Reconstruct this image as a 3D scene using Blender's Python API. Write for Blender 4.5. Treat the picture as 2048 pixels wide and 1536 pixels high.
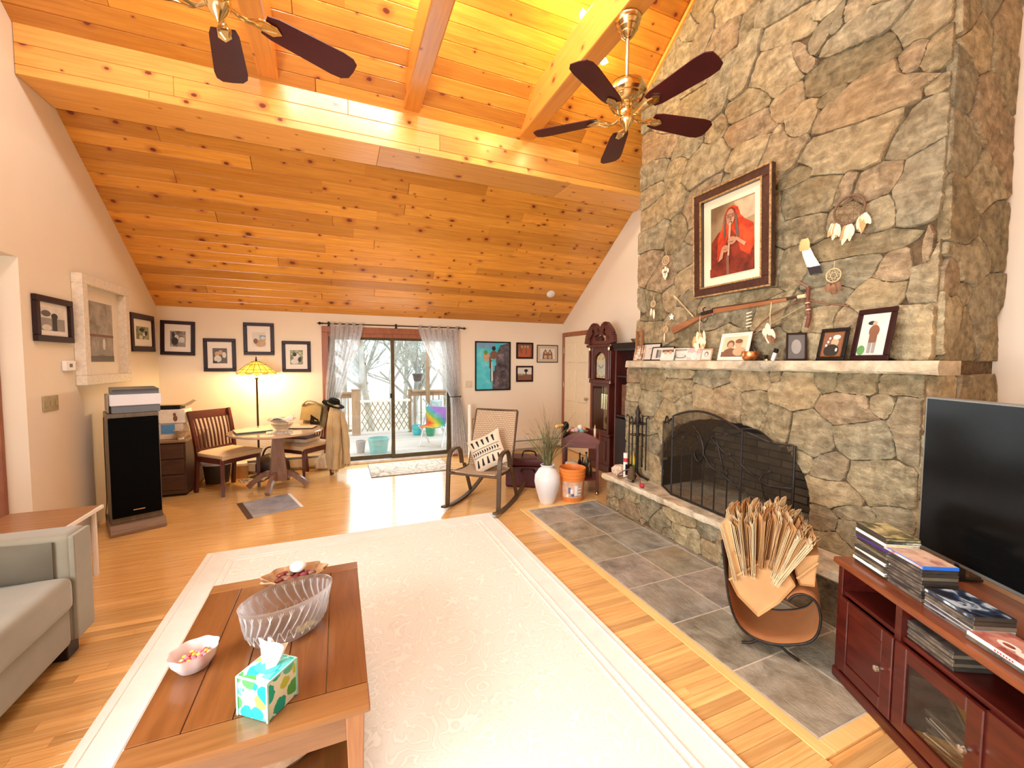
import bpy, bmesh, math, random
import numpy as np
from mathutils import Matrix, Vector
R_ = math.radians
random.seed(7)
rng = random.Random(11)
scene = bpy.context.scene
for o in list(bpy.data.objects):
    bpy.data.objects.remove(o, do_unlink=True)
C = scene.collection

# ---------------------------------------------------------------- camera
F, YAW, PIT, ROL, CAMZ = 824.54, 0.398305, -0.054311, -0.004712, 1.55
def _axes():
    cy, sy, cp, sp = math.cos(YAW), math.sin(YAW), math.cos(PIT), math.sin(PIT)
    fwd = Vector((sy*cp, cy*cp, sp)); right = Vector((cy, -sy, 0)); down = -right.cross(fwd)
    r = right*math.cos(ROL)+down*math.sin(ROL); d = -right*math.sin(ROL)+down*math.cos(ROL)
    return r, d, fwd
RT, DN, FW = _axes()
CAM = Vector((0, 0, CAMZ))
cam_d = bpy.data.cameras.new('camera'); cam = bpy.data.objects.new('camera', cam_d); C.objects.link(cam)
cam_d.sensor_fit = 'HORIZONTAL'; cam_d.sensor_width = 36; cam_d.lens = F/2048*36; cam_d.clip_start = .05; cam_d.clip_end = 300
cam.matrix_world = Matrix(((RT.x, -DN.x, -FW.x, 0), (RT.y, -DN.y, -FW.y, 0), (RT.z, -DN.z, -FW.z, CAMZ), (0, 0, 0, 1)))
scene.camera = cam
# a pixel gives a direction; the plane the thing touches gives its distance
def ray(px, py): return RT*((px-1024)/F)+DN*((py-768)/F)+FW
def onz(px, py, z=0): d = ray(px, py); return CAM+d*((z-CAMZ)/d.z)
def onx(px, py, x): d = ray(px, py); return CAM+d*(x/d.x)
def ony(px, py, y): d = ray(px, py); return CAM+d*(y/d.y)

# ---------------------------------------------------------------- world, light, exposure
w = bpy.data.worlds.new('sky'); scene.world = w; w.use_nodes = True
nt = w.node_tree; bg = nt.nodes['Background']; bg.inputs[0].default_value = (.93, .97, 1, 1); bg.inputs[1].default_value = 1.9
def area(name, loc, target, sx, sy, power, col):
    l = bpy.data.lights.new(name, 'AREA'); l.shape = 'RECTANGLE'; l.size = sx; l.size_y = sy; l.energy = power; l.color = col
    o = bpy.data.objects.new(name, l); C.objects.link(o); o.location = loc
    o.rotation_euler = (Vector(target)-Vector(loc)).to_track_quat('-Z', 'Y').to_euler()
    return o
# daylight entering by the wide windows of the open side room and by the rear windows
area('side_room_daylight', (-2.02, .25, 1.35), (3, .9, 1.3), 2.6, 1.7, 190, (.90, .96, 1))
area('rear_window_daylight', (-.6, -3.3, 1.9), (.6, 4, 1.6), 3.2, 2.2, 8, (.92, .97, 1))
area('added_skylight_fill', (.1, 2.0, 5.47), (.3, 2.3, 0), 2.0, 1.3, 230, (.90, .96, 1))  # added overhead fill for rug, floor and stone; the skylight is made up
area('slider_daylight', (.85, 6.75, 1.0), (.85, 3, .2), 1.5, 1.7, 30, (.93, .97, 1))
scene.view_settings.view_transform = 'Standard'; scene.view_settings.look = 'None'
scene.view_settings.gamma = 1; scene.view_settings.use_curve_mapping = False
scene.view_settings.exposure = 0.4
scene.cycles.use_denoising = True
scene.cycles.max_bounces = 8; scene.cycles.diffuse_bounces = 4; scene.cycles.transparent_max_bounces = 12
scene.cycles.sample_clamp_indirect = 6; scene.cycles.caustics_reflective = False; scene.cycles.caustics_refractive = False
# ---------------------------------------------------------------- helpers
class G:
    """collects geometry of ONE mesh"""
    def __init__(s): s.v = []; s.f = []; s.m = []; s.cur = 0
    def add(s, vs, fs):
        b = len(s.v); s.v += [tuple(v) for v in vs]
        for f in fs: s.f.append(tuple(b+i for i in f)); s.m.append(s.cur)
        return s
    def box(s, x0, x1, y0, y1, z0, z1, M=None):
        vs = [(x, y, z) for z in (z0, z1) for y in (y0, y1) for x in (x0, x1)]
        if M is not None: vs = [M @ Vector(v) for v in vs]
        return s.add(vs, [(0, 2, 3, 1), (4, 5, 7, 6), (0, 1, 5, 4), (2, 6, 7, 3), (0, 4, 6, 2), (1, 3, 7, 5)])
    def bc(s, c, d, M=None): return s.box(c[0]-d[0]/2, c[0]+d[0]/2, c[1]-d[1]/2, c[1]+d[1]/2, c[2]-d[2]/2, c[2]+d[2]/2, M)
    def bar(s, p, q, w, h=None, up=(0, 0, 1)):
        p, q = Vector(p), Vector(q); h = h or w; z = (q-p).normalized(); u = Vector(up)
        if abs(z.dot(u)) > .98: u = Vector((0, 1, 0))
        x = u.cross(z).normalized(); y = z.cross(x)
        vs = [b+x*(i*w/2)+y*(j*h/2) for b in (p, q) for j in (-1, 1) for i in (-1, 1)]
        return s.add(vs, [(0, 2, 3, 1), (4, 5, 7, 6), (0, 1, 5, 4), (2, 6, 7, 3), (0, 4, 6, 2), (1, 3, 7, 5)])
    def tube(s, pts, r, n=8, closed=False, cap=True):
        P = [Vector(p) for p in pts]; k = len(P); r = r if isinstance(r, (list, tuple)) else [r]*k
        vs = []; nrm = None
        for i, p in enumerate(P):
            if closed: t = (P[(i+1) % k]-P[i-1]).normalized()
            else: t = (P[min(i+1, k-1)]-P[max(i-1, 0)]).normalized()
            if nrm is None:
                a = Vector((0, 0, 1)) if abs(t.z) < .9 else Vector((1, 0, 0)); nrm = t.cross(a).normalized()
            else:
                nrm = (nrm-t*nrm.dot(t)); nrm = nrm.normalized() if nrm.length > 1e-6 else t.orthogonal().normalized()
            b = t.cross(nrm)
            vs += [p+(nrm*math.cos(2*math.pi*j/n)+b*math.sin(2*math.pi*j/n))*r[i] for j in range(n)]
        fs = []
        for i in range(k if closed else k-1):
            a, c = i*n, ((i+1) % k)*n
            fs += [(a+j, a+(j+1) % n, c+(j+1) % n, c+j) for j in range(n)]
        if cap and not closed: fs += [tuple(range(n))[::-1], tuple((k-1)*n+j for j in range(n))]
        return s.add(vs, fs)
    def cyl(s, p, q, r, r2=None, n=12): return s.tube([p, q], [r, r if r2 is None else r2], n)
    def lathe(s, prof, n=24, c=(0, 0, 0), sx=1, sy=1, M=None, wob=None):
        vs = []; fs = []; k = len(prof)
        for i, (r, z) in enumerate(prof):
            for j in range(n):
                a = 2*math.pi*j/n; rr = r*(wob(a, i) if wob else 1)
                v = Vector((c[0]+rr*sx*math.cos(a), c[1]+rr*sy*math.sin(a), c[2]+z)); vs.append(M @ v if M is not None else v)
        for i in range(k-1):
            fs += [(i*n+j, i*n+(j+1) % n, (i+1)*n+(j+1) % n, (i+1)*n+j) for j in range(n)]
        if prof[0][0] > 1e-5: fs.append(tuple(range(n))[::-1])
        if prof[-1][0] > 1e-5: fs.append(tuple((k-1)*n+j for j in range(n)))
        return s.add(vs, fs)
    def sph(s, c, r, sc=(1, 1, 1), nu=12, nv=8, M=None):
        prof = [(max(r*math.sin(math.pi*i/nv), 1e-6), -r*math.cos(math.pi*i/nv)) for i in range(nv+1)]
        vs = []; fs = []
        for rr, z in prof:
            for j in range(nu):
                a = 2*math.pi*j/nu; v = Vector((rr*math.cos(a)*sc[0], rr*math.sin(a)*sc[1], z*sc[2]))
                v = M @ v if M is not None else v
                vs.append(v+Vector(c))
        for i in range(nv): fs += [(i*nu+j, i*nu+(j+1) % nu, (i+1)*nu+(j+1) % nu, (i+1)*nu+j) for j in range(nu)]
        return s.add(vs, fs)
    def prism(s, poly, a, b, fn):
        """poly: 2D outline; fn(u, v, w) -> 3D; extruded from w=a to w=b"""
        k = len(poly)
        vs = [fn(u, v, w_) for w_ in (a, b) for u, v in poly]
        return s.add(vs, [tuple(range(k))[::-1], tuple(range(k, 2*k))]+[(i, (i+1) % k, k+(i+1) % k, k+i) for i in range(k)])
    def grid(s, fn, nu, nv, thick=0):
        vs = [Vector(fn(i/nu, j/nv)) for j in range(nv+1) for i in range(nu+1)]
        q = [(j*(nu+1)+i, j*(nu+1)+i+1, (j+1)*(nu+1)+i+1, (j+1)*(nu+1)+i) for j in range(nv) for i in range(nu)]
        if not thick: return s.add(vs, q)
        me = bpy.data.meshes.new('t'); me.from_pydata([tuple(v) for v in vs], [], q); me.update()
        off = [vs[i]-Vector(me.vertices[i].normal)*thick for i in range(len(vs))]; bpy.data.meshes.remove(me)
        k = len(vs); W = nu+1
        rim = [i for i in range(W)]+[j*W+nu for j in range(1, nv+1)]+[nv*W+i for i in range(nu-1, -1, -1)]+[j*W for j in range(nv-1, 0, -1)]
        side = [(rim[i], rim[i]+k, rim[(i+1) % len(rim)]+k, rim[(i+1) % len(rim)]) for i in range(len(rim))]
        return s.add(list(vs)+off, q+[tuple(x+k for x in f[::-1]) for f in q]+side)
    def xf(s, M): s.v = [tuple(M @ Vector(v)) for v in s.v]; return s

def mesh(name, g, mats, smooth=None, bevel=0, seg=1):
    me = bpy.data.meshes.new(name); me.from_pydata(g.v, [], g.f)
    for m_ in (mats if isinstance(mats, (list, tuple)) else [mats]): me.materials.append(m_)
    for p, i in zip(me.polygons, g.m): p.material_index = i
    if bevel or True:
        bm = bmesh.new(); bm.from_mesh(me)
        bmesh.ops.recalc_face_normals(bm, faces=bm.faces)
        if bevel:
            ed = [e for e in bm.edges if len(e.link_faces) == 2 and e.calc_face_angle(0) > .6]
            bmesh.ops.bevel(bm, geom=ed, offset=bevel, segments=seg, profile=.6, affect='EDGES', clamp_overlap=True)
        bm.to_mesh(me); bm.free()
    if smooth:
        me.polygons.foreach_set('use_smooth', [True]*len(me.polygons)); me.set_sharp_from_angle(angle=R_(smooth))
    me.update(); return me
def obj(name, g, mats, parent=None, smooth=None, bevel=0, seg=1, loc=None, rz=None):
    o = bpy.data.objects.new(name, mesh(name, g, mats, smooth, bevel, seg) if isinstance(g, G) else g); C.objects.link(o)
    if parent is not None: o.parent = parent
    if loc is not None: o.location = loc
    if rz is not None: o.rotation_euler = (0, 0, rz)
    return o
def tag(o, label, cat, group=None):
    o['label'] = label; o['category'] = cat
    if group: o['group'] = group
    return o
def thing(name, label, cat, loc=(0, 0, 0), rz=0, group=None, M=None):
    o = bpy.data.objects.new(name, None); C.objects.link(o); o.empty_display_size = .05
    if M is not None: o.matrix_world = M
    else: o.location = loc; o.rotation_euler = (0, 0, rz)
    return tag(o, label, cat, group)
def struct(name, g, m_, parent=None, **k):
    o = obj(name, g, m_, parent, **k); o['kind'] = 'structure'; return o
def copy_tree(o, loc=None, rz=None, label=None, parent=None, M=None):
    c = o.copy(); C.objects.link(c)
    if parent is not None: c.parent = parent
    for ch in list(o.children): copy_tree(ch, parent=c)
    if loc is not None: c.location = loc
    if rz is not None: c.rotation_euler = (0, 0, rz)
    if M is not None: c.matrix_world = M
    if label: c['label'] = label
    return c
def lerp(a, b, t): return a+(b-a)*t
def circ(r, n, z=0, c=(0, 0)): return [(c[0]+r*math.cos(2*math.pi*i/n), c[1]+r*math.sin(2*math.pi*i/n), z) for i in range(n)]
def bez(p0, p1, p2, p3, n=10):
    P = [Vector(p) for p in (p0, p1, p2, p3)]
    return [P[0]*(1-t)**3+P[1]*3*t*(1-t)**2+P[2]*3*t*t*(1-t)+P[3]*t**3 for t in (i/n for i in range(n+1))]
def spline(pts, n=6):
    P = [Vector(p) for p in pts]; out = []
    for i in range(len(P)-1):
        a, b, c, d = P[max(i-1, 0)], P[i], P[i+1], P[min(i+2, len(P)-1)]
        for k in range(n):
            t = k/n; out.append(.5*((2*b)+(c-a)*t+(2*a-5*b+4*c-d)*t*t+(3*b-a-3*c+d)*t**3))
    return out+[P[-1]]
# ---------------------------------------------------------------- materials
_mc = {}
class NB:
    def __init__(s, name):
        s.m = bpy.data.materials.new(name); s.m.use_nodes = True; s.t = s.m.node_tree; s.n = s.t.nodes; s.b = s.n['Principled BSDF']; s.out = s.n['Material Output']
    def node(s, typ, **k):
        n = s.n.new(typ)
        for a, v in k.items():
            if hasattr(n, a): setattr(n, a, v)
        return n
    def link(s, a, b): s.t.links.new(a, b)
    def coord(s, kind='Object', scale=(1, 1, 1), rnd=0, rot=(0, 0, 0)):
        c = s.node('ShaderNodeTexCoord'); mp = s.node('ShaderNodeMapping'); mp.inputs['Scale'].default_value = scale; mp.inputs['Rotation'].default_value = rot
        s.link(c.outputs[kind], mp.inputs['Vector'])
        if rnd:
            oi = s.node('ShaderNodeObjectInfo'); mu = s.node('ShaderNodeVectorMath', operation='SCALE'); mu.inputs[0].default_value = (rnd, rnd*.37, rnd*.71)
            s.link(oi.outputs['Random'], mu.inputs['Scale']); s.link(mu.outputs[0], mp.inputs['Location'])
        return mp.outputs[0]
    def noise(s, vec, scale, detail=3, rough=.55, dist=0):
        n = s.node('ShaderNodeTexNoise'); n.inputs['Scale'].default_value = scale; n.inputs['Detail'].default_value = detail; n.inputs['Roughness'].default_value = rough; n.inputs['Distortion'].default_value = dist
        if vec is not None: s.link(vec, n.inputs['Vector'])
        return n.outputs['Fac']
    def ramp(s, fac, stops, interp='LINEAR'):
        r = s.node('ShaderNodeValToRGB'); e = r.color_ramp; e.interpolation = interp
        while len(e.elements) < len(stops): e.elements.new(.5)
        for el, (p, c) in zip(e.elements, stops): el.position = p; el.color = (*c, 1) if len(c) == 3 else c
        s.link(fac, r.inputs[0]); return r.outputs[0]
    def mix(s, fac, a, b, typ='MIX'):
        n = s.node('ShaderNodeMix', data_type='RGBA', blend_type=typ)
        for i, v in ((0, fac), (6, a), (7, b)):
            if isinstance(v, (int, float)): n.inputs[i].default_value = v
            elif isinstance(v, tuple): n.inputs[i].default_value = (*v, 1)
            else: s.link(v, n.inputs[i])
        return n.outputs[2]
    def math(s, op, a, b=0):
        n = s.node('ShaderNodeMath', operation=op)
        for i, v in ((0, a), (1, b)):
            if isinstance(v, (int, float)): n.inputs[i].default_value = v
            else: s.link(v, n.inputs[i])
        return n.outputs[0]
    def rnd(s): return s.node('ShaderNodeObjectInfo').outputs['Random']
    def bump(s, h, strength=.3, dist=.01):
        b = s.node('ShaderNodeBump'); b.inputs['Strength'].default_value = strength; b.inputs['Distance'].default_value = dist
        s.link(h, b.inputs['Height']); s.link(b.outputs[0], s.b.inputs['Normal'])
    def col(s, c):
        if isinstance(c, tuple): s.b.inputs['Base Color'].default_value = (*c, 1)
        else: s.link(c, s.b.inputs['Base Color'])
    def set(s, **k):
        for a, v in k.items(): s.b.inputs[a.replace('_', ' ')].default_value = v
        return s
def sc(c, k): return tuple(min(1, x*k) for x in c)
def plain(name, c, rough=.55, metal=0, var=.12, scale=12, bump=0, stretch=(1, 1, 1), rnd=3, bscale=None, coat=0, spec=.5):
    """a paint, cloth, metal or stained-wood colour with a little natural variation"""
    if name in _mc: return _mc[name]
    b = NB(name); v = b.coord('Object', stretch, rnd); f = b.noise(v, scale, 4)
    b.col(b.ramp(f, [(.3, sc(c, 1-var)), (.7, sc(c, 1+var))]))
    b.set(Roughness=rough, Metallic=metal, Specular_IOR_Level=spec)
    if coat: b.set(Coat_Weight=coat, Coat_Roughness=.15)
    if bump: b.bump(b.noise(v, bscale or scale*3, 3), bump, .004)
    _mc[name] = b.m; return b.m
def wood(name, c1, c2, rough=.4, grain=(1.5, 18, 18), var=.25, coat=.2, bump=.05):
    if name in _mc: return _mc[name]
    b = NB(name); v = b.coord('Object', grain, 9); f = b.noise(v, 2.2, 5, .6, .6)
    c = b.ramp(f, [(.3, c1), (.7, c2)])
    k = b.ramp(b.rnd(), [(0, (1-var,)*3), (1, (1+var*.5,)*3)])
    b.col(b.mix(1, c, k, 'MULTIPLY')); b.set(Roughness=rough, Coat_Weight=coat, Coat_Roughness=.12); b.bump(f, bump, .003)
    _mc[name] = b.m; return b.m
def pine(name, c1, c2, knot, kscale=(4.2, 5.6, 1), rough=.32, dens=.5):
    b = NB(name); v0 = b.coord('Object', (1, 1, 1), 23); 
    g = b.node('ShaderNodeMapping'); g.inputs['Scale'].default_value = (1.2, 22, 22); b.link(v0, g.inputs[0])
    f = b.noise(g.outputs[0], 1.6, 5, .6, .8)
    c = b.ramp(f, [(.25, c1), (.75, c2)])
    c = b.mix(1, c, b.ramp(b.rnd(), [(0, (.72, .66, .6)), (.5, (1, 1, 1)), (1, (1.18, 1.15, 1.1))]), 'MULTIPLY')
    sp_ = b.node('ShaderNodeSeparateXYZ'); b.link(v0, sp_.inputs[0]); cb_ = b.node('ShaderNodeCombineXYZ'); b.link(sp_.outputs[0], cb_.inputs[0]); b.link(b.math('ADD', sp_.outputs[1], sp_.outputs[2]), cb_.inputs[1])
    k = b.node('ShaderNodeMapping'); k.inputs['Scale'].default_value = kscale; b.link(cb_.outputs[0], k.inputs[0])
    vo = b.node('ShaderNodeTexVoronoi', feature='F1', voronoi_dimensions='2D'); vo.inputs['Scale'].default_value = 1; b.link(k.outputs[0], vo.inputs['Vector'])
    sx = b.node('ShaderNodeSeparateColor'); b.link(vo.outputs['Color'], sx.inputs[0])
    d = b.math('ADD', vo.outputs['Distance'], b.math('MULTIPLY', b.math('SUBTRACT', b.noise(v0, 40, 2), .5), .06))
    size = b.math('ADD', b.math('MULTIPLY', b.math('POWER', sx.outputs[1], 2), .12), .035)
    km = b.math('MULTIPLY', b.math('LESS_THAN', sx.outputs[0], dens), b.math('SUBTRACT', 1, b.math('DIVIDE', d, size)))
    kk = b.ramp(km, [(0, (0, 0, 0)), (.35, (1, 1, 1))])
    halo = b.ramp(b.math('MULTIPLY', b.math('LESS_THAN', sx.outputs[0], dens), b.math('SUBTRACT', 1, b.math('DIVIDE', d, b.math('MULTIPLY', size, 2.6)))), [(0, (0, 0, 0)), (.7, (.55, .55, .55))])
    c = b.mix(halo, c, sc(knot, 2.2)); c = b.mix(kk, c, knot)
    b.col(c); b.set(Roughness=rough, Coat_Weight=.35, Coat_Roughness=.2); b.bump(f, .06, .003)
    _mc[name] = b.m; return b.m
def rock(name, cols, rough=.85, scale=15, bump=1):
    b = NB(name); v = b.coord('Object', (1, 1, 1), 31); n = b.noise(v, scale, 6, .65, .4); n2 = b.noise(v, 2.4, 3)
    base = b.ramp(b.rnd(), cols, 'LINEAR')
    c = b.mix(b.ramp(n, [(.34, (0, 0, 0)), (.64, (1, 1, 1))]), b.mix(1, base, (.52, .50, .45), 'MULTIPLY'), b.mix(1, base, (1.3, 1.28, 1.22), 'MULTIPLY'))
    c = b.mix(b.ramp(n2, [(.4, (0, 0, 0)), (.75, (.5, .5, .5))]), c, b.mix(1, base, (1.25, 1.02, .75), 'MULTIPLY'))
    b.col(c); b.set(Roughness=rough, Specular_IOR_Level=.25); st = b.coord('Object', (1, .55, 1.5), 17, (.5, .3, .2)); b.bump(b.math('ADD', b.math('ADD', n, b.math('MULTIPLY', b.noise(st, scale*.8, 6, .7, 1.5), 1.3)), b.math('MULTIPLY', b.noise(v, scale*5, 4), .3)), bump, .03)
    _mc[name] = b.m; return b.m
def glow(name, c, s):
    if name in _mc: return _mc[name]
    b = NB(name); b.col(c); b.set(Emission_Color=(*c, 1), Emission_Strength=s); _mc[name] = b.m; return b.m
def pane_mat(name, tint=(1, 1, 1), gloss=.08):
    if name in _mc: return _mc[name]
    b = NB(name); t = b.node('ShaderNodeBsdfTransparent'); t.inputs[0].default_value = (*tint, 1); g = b.node('ShaderNodeBsdfGlossy'); g.inputs['Roughness'].default_value = .02
    m = b.node('ShaderNodeMixShader'); m.inputs[0].default_value = gloss; b.link(t.outputs[0], m.inputs[1]); b.link(g.outputs[0], m.inputs[2]); b.link(m.outputs[0], b.out.inputs[0])
    _mc[name] = b.m; return b.m
def mottle(name, stops, scale=14, rough=.4, kind='Object', detail=4, dist=.5):
    if name in _mc: return _mc[name]
    b = NB(name); v = b.coord(kind, (1, 1, 1), 5); b.col(b.ramp(b.noise(v, scale, detail, .6, dist), stops)); b.set(Roughness=rough)
    _mc[name] = b.m; return b.m

m_wall = plain('cream_plaster', (.80, .70, .55), .9, var=.015, scale=3, rnd=0, bump=.04, bscale=90)
m_white = plain('white_paint', (.82, .80, .76), .5, var=.03)
m_pine = pine('knotty_pine_boards', (.56, .21, .026), (.80, .37, .055), (.15, .025, .006), dens=.6)
m_beam = pine('pale_pine_beam', (.64, .28, .055), (.84, .44, .11), (.18, .035, .01), dens=.30)
m_rafter = pine('rafter_pine', (.54, .20, .03), (.70, .29, .05), (.17, .03, .01), dens=.22)
m_oak = wood('oak_floor', (.62, .33, .10), (.84, .52, .20), .22, (1.1, 26, 26), .28, .5)
m_oakdull = wood('oak_border', (.80, .50, .17), (.92, .63, .26), .25, (18, 1.1, 26), .1, .5)
m_stone = rock('fieldstone', [(0, (.28, .235, .14)), (.2, (.45, .375, .23)), (.38, (.36, .325, .225)), (.55, (.50, .42, .26)), (.72, (.40, .305, .195)), (.88, (.32, .30, .21)), (1, (.58, .49, .31))])
m_slabstone = rock('ledge_stone', [(0, (.50, .46, .36)), (1, (.56, .51, .40))], scale=7, bump=.6)
m_mortar = rock('mortar', [(0, (.13, .09, .05)), (1, (.16, .11, .065))], scale=30, bump=.4)
m_slate = rock('slate', [(0, (.22, .215, .17)), (.25, (.33, .31, .25)), (.45, (.27, .30, .30)), (.65, (.40, .34, .28)), (.85, (.25, .25, .24)), (1, (.32, .32, .25))], rough=.4, scale=6, bump=.3)
m_grout = plain('grout', (.62, .55, .43), .9)
m_cherry = wood('dark_cherry', (.055, .009, .007), (.11, .022, .013), .32, (2, 14, 14), .15, .12)
m_cherryv = wood('dark_cherry_upright', (.06, .010, .007), (.115, .022, .013), .32, (14, 14, 2), .15, .12)
m_dark = plain('espresso_wood', (.018, .008, .006), .45, var=.3, scale=6, stretch=(3, 3, .5), spec=.25)
m_black = plain('black_paint', (.008, .007, .007), .5, var=.3, spec=.25)
m_iron = plain('wrought_iron', (.03, .024, .02), .5, .6, var=.4, scale=30)
m_brass = plain('antique_brass', (.62, .46, .22), .22, 1, var=.25, scale=20)
m_chrome = plain('chrome', (.75, .74, .72), .15, 1, var=.05)
m_paper = plain('white_paper', (.86, .83, .76), .7, var=.03)
m_cream = plain('cream_cloth', (.72, .60, .42), .85, var=.08, scale=60, bump=.15)
m_glass = pane_mat('window_glass', (.97, .99, .98), .06)
# ---------------------------------------------------------------- room shell
YB, XL, XR, YR, ZK, SL = 6.539, -2.096, 3.744, -3.54, 2.225, .731
YRI = 1.5                                   # ridge line
ZRI = ZK+SL*(YB-YRI); YM = 2*YRI-YB
def cz(y): return ZK+SL*(YB-y)
AL = math.atan(SL)
gable = [(YM, 0), (YB, 0), (YB, ZK), (YRI, ZRI), (YM, ZK)]
fx = lambda x0: (lambda u, v, w_: (x0+w_, u, v))
HZ, HY = 2.28, 4.12                         # side-room header height and its end wall
struct('wall_left', G().prism([(YB, 0), (YB, ZK), (YRI, ZRI), (YM+(HZ-ZK)/SL, HZ), (HY, HZ), (HY, 0)], -.15, 0, fx(XL)), m_wall)
struct('wall_right', G().prism(gable, 0, .15, fx(XR)), m_wall)
DX0, DX1, DZ = -.13, 1.70, 1.96             # slider opening
g = G()
for a, b, z0, z1 in ((XL-.15, DX0, 0, ZK+.05), (DX1, XR+.15, 0, ZK+.05), (DX0, DX1, DZ, ZK+.05)): g.box(a, b, YB, YB+.15, z0, z1)
struct('wall_back', g, m_wall)
g = G()
for a, b, z0, z1 in ((XL-.15, -1.9, 0, ZK), (.9, XR+.15, 0, ZK), (-1.9, .9, 0, .7), (-1.9, .9, 2.1, ZK), (-.55, -.45, .7, 2.1)): g.box(a, b, YM-.15, YM, z0, z1)
struct('wall_rear', g, m_wall)
# side room seen past the end of the left wall
g = G().box(-5.6, XL-.15, HY, HY+.12, 0, HZ)
struct('wall_side_end', g, m_wall)
g = G()
for a, b, z0, z1 in ((YM, HY, 0, .5), (YM, HY, 2.1, HZ), (YM, -1.9, .5, 2.1), (2.4, HY, .5, 2.1)): g.box(-5.75, -5.6, a, b, z0, z1)
struct('wall_side', g, m_wall)
struct('ceiling_side', G().box(-5.6, XL-.15, YM, HY, HZ, HZ+.1), m_wall)
# floor: sub-floor, boards, slate
struct('floor', G().box(-5.75, XR+.15, YM-.15, YB+.15, -.06, -.012), m_oak)
fl = bpy.data.objects['floor']
TX = [1.803, 2.207, 2.613]; TY = [1.0+.4045*i for i in range(8)]
BW = .057; MX = {}
def board_mesh(L, Wd, T, m_, name, ch=.0015):
    key = (name, round(L, 2))
    if key not in MX:
        g = G(); y0, y1 = -Wd/2, Wd/2
        prof = [(y0, -T), (y1, -T), (y1, -ch), (y1-ch, 0), (y0+ch, 0), (y0, -ch)]
        g.prism(prof, 0, L, lambda u, v, w_: (w_, u, v)); MX[key] = mesh(name, g, m_)
    return MX[key]
rest = G(); nb = 0
y = YM+.03
row = 0
while y < YB-.01:
    row += 1
    spans = [(-5.6 if y < HY-.05 else XL, XR)]
    if .93 < y < TY[-1]+.06: spans = [(spans[0][0], 1.735), (2.66, XR)] if y > TY[0]-.001 else [(spans[0][0], 1.735)]+[(2.66, XR)]
    for s0, s1 in spans:
        x = s0
        L = rng.uniform(.3, 1.5)
        while x < s1-.01:
            L = min(L, s1-x)
            if s1-x-L < .25: L = s1-x
            Lq = round(L, 1) if s1-x-L > .2 else L
            seen = .66 < y < 3.3 and x+Lq > -2.3 and x < 2.4 and not (x > -.95 and x+Lq < 1.38)
            if seen and nb < 296:
                o = obj('floor_board', board_mesh(Lq-.0012, BW-.0008, .012, m_oak, 'floor_board'), None, fl, loc=(x, y, rng.uniform(-.0003, .0003))); nb += 1
            else:
                rest.box(x, x+Lq-.0012, y-BW/2+.0005, y+BW/2-.0005, -.012, rng.uniform(-.0004, .0002))
            x += Lq; L = rng.uniform(.5, 1.9)
    y += BW
o = obj('floor_boards', rest, m_oak, fl); o['kind'] = 'stuff'
# border boards round the slate and the slate tiles
for nm, b in (('border_board', (1.735, 1.797, .935, TY[-1]+.005)), ('border_board', (1.797, 2.66, .935, .996)), ('border_board', (1.735, 2.66, TY[-1]+.005, TY[-1]+.062))):
    x0, x1, y0, y1 = b; obj(nm, G().box(x0, x1-.001, y0, y1, -.012, .002), m_oakdull, fl, bevel=.0015)
obj('grout', G().box(1.797, 2.66, .996, TY[-1]+.005, -.012, -.0025), m_grout, fl)
for i, x0 in enumerate(TX):
    x1 = (TX+[2.66])[i+1]
    for j in range(7):
        obj('slate_tile', G().box(x0+.005, x1-.004, TY[j]+.005, TY[j+1]-.004, -.012, rng.uniform(0, .0012)), m_slate, fl, bevel=.002)
# ---- ceiling
PW = .137
struct('ceiling', G().prism([(YB+.15, cz(YB+.15)+.03), (YRI, ZRI+.03), (YM-.15, cz(YB+.15)+.03), (YM-.15, cz(YB+.15)+.16), (YRI, ZRI+.16), (YB+.15, cz(YB+.15)+.16)], XL-.15, XR+.15, lambda u, v, w_: (w_, u, v)), m_pine)
ce = bpy.data.objects['ceiling']
Mslope = Matrix.Rotation(-AL, 4, 'X')
def ceil_board(x, L, sdist):
    yy = YB-sdist*math.cos(AL); zz = ZK+sdist*math.sin(AL)
    g = board_mesh(L-.002, PW-.001, .03, m_pine, 'ceiling_board', .005)
    o = obj('ceiling_board', g, None, ce); o.location = (x, yy, zz); o.rotation_euler = (math.pi-AL, 0, 0); return o
smax = (YB-YRI)/math.cos(AL); sd = PW/2; cr = G(); rr = 0
def ceil_raw(g, x, L, sdist, mirror=False):
    yy = YB-sdist*math.cos(AL); zz = ZK+sdist*math.sin(AL); T = Matrix.Translation((x, yy, zz)) @ Matrix.Rotation(math.pi-AL, 4, 'X')
    if mirror: T = Matrix.Translation((0, 2*YRI, 0)) @ Matrix.Scale(-1, 4, (0, 1, 0)) @ T
    g.box(0, L-.002, -PW/2+.001, PW/2-.001, -.03, 0, T)
while sd < smax:
    cuts = [XL]; x = XL+rng.uniform(.6, 2.6)
    while x < XR-.5: cuts.append(x); x += rng.uniform(1.3, 3.2)
    cuts.append(XR)
    for a, b in zip(cuts, cuts[1:]):
        L = round(b-a, 2)
        if sd < 4.75: ceil_board(a, L, sd)
        else: ceil_raw(cr, a, L, sd)
        ceil_raw(cr, a, L, sd, True)
    sd += PW
o = obj('ceiling_boards', cr, m_pine, ce); o['kind'] = 'stuff'
# made-up skylight frame, out of view, added to go with the overhead fill
g = G(); Msk = Matrix.Translation((.1, 2.0, cz(2.0)-.02)) @ Matrix.Rotation(-AL, 4, 'X')
for a, b_, c, d in ((-1.06, 1.06, -.72, -.65), (-1.06, 1.06, .65, .72), (-1.06, -1.0, -.65, .65), (1.0, 1.06, -.65, .65)): g.box(a, b_, c, d, -.05, 0, Msk)
struct('added_skylight_frame', g, m_white)
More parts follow.
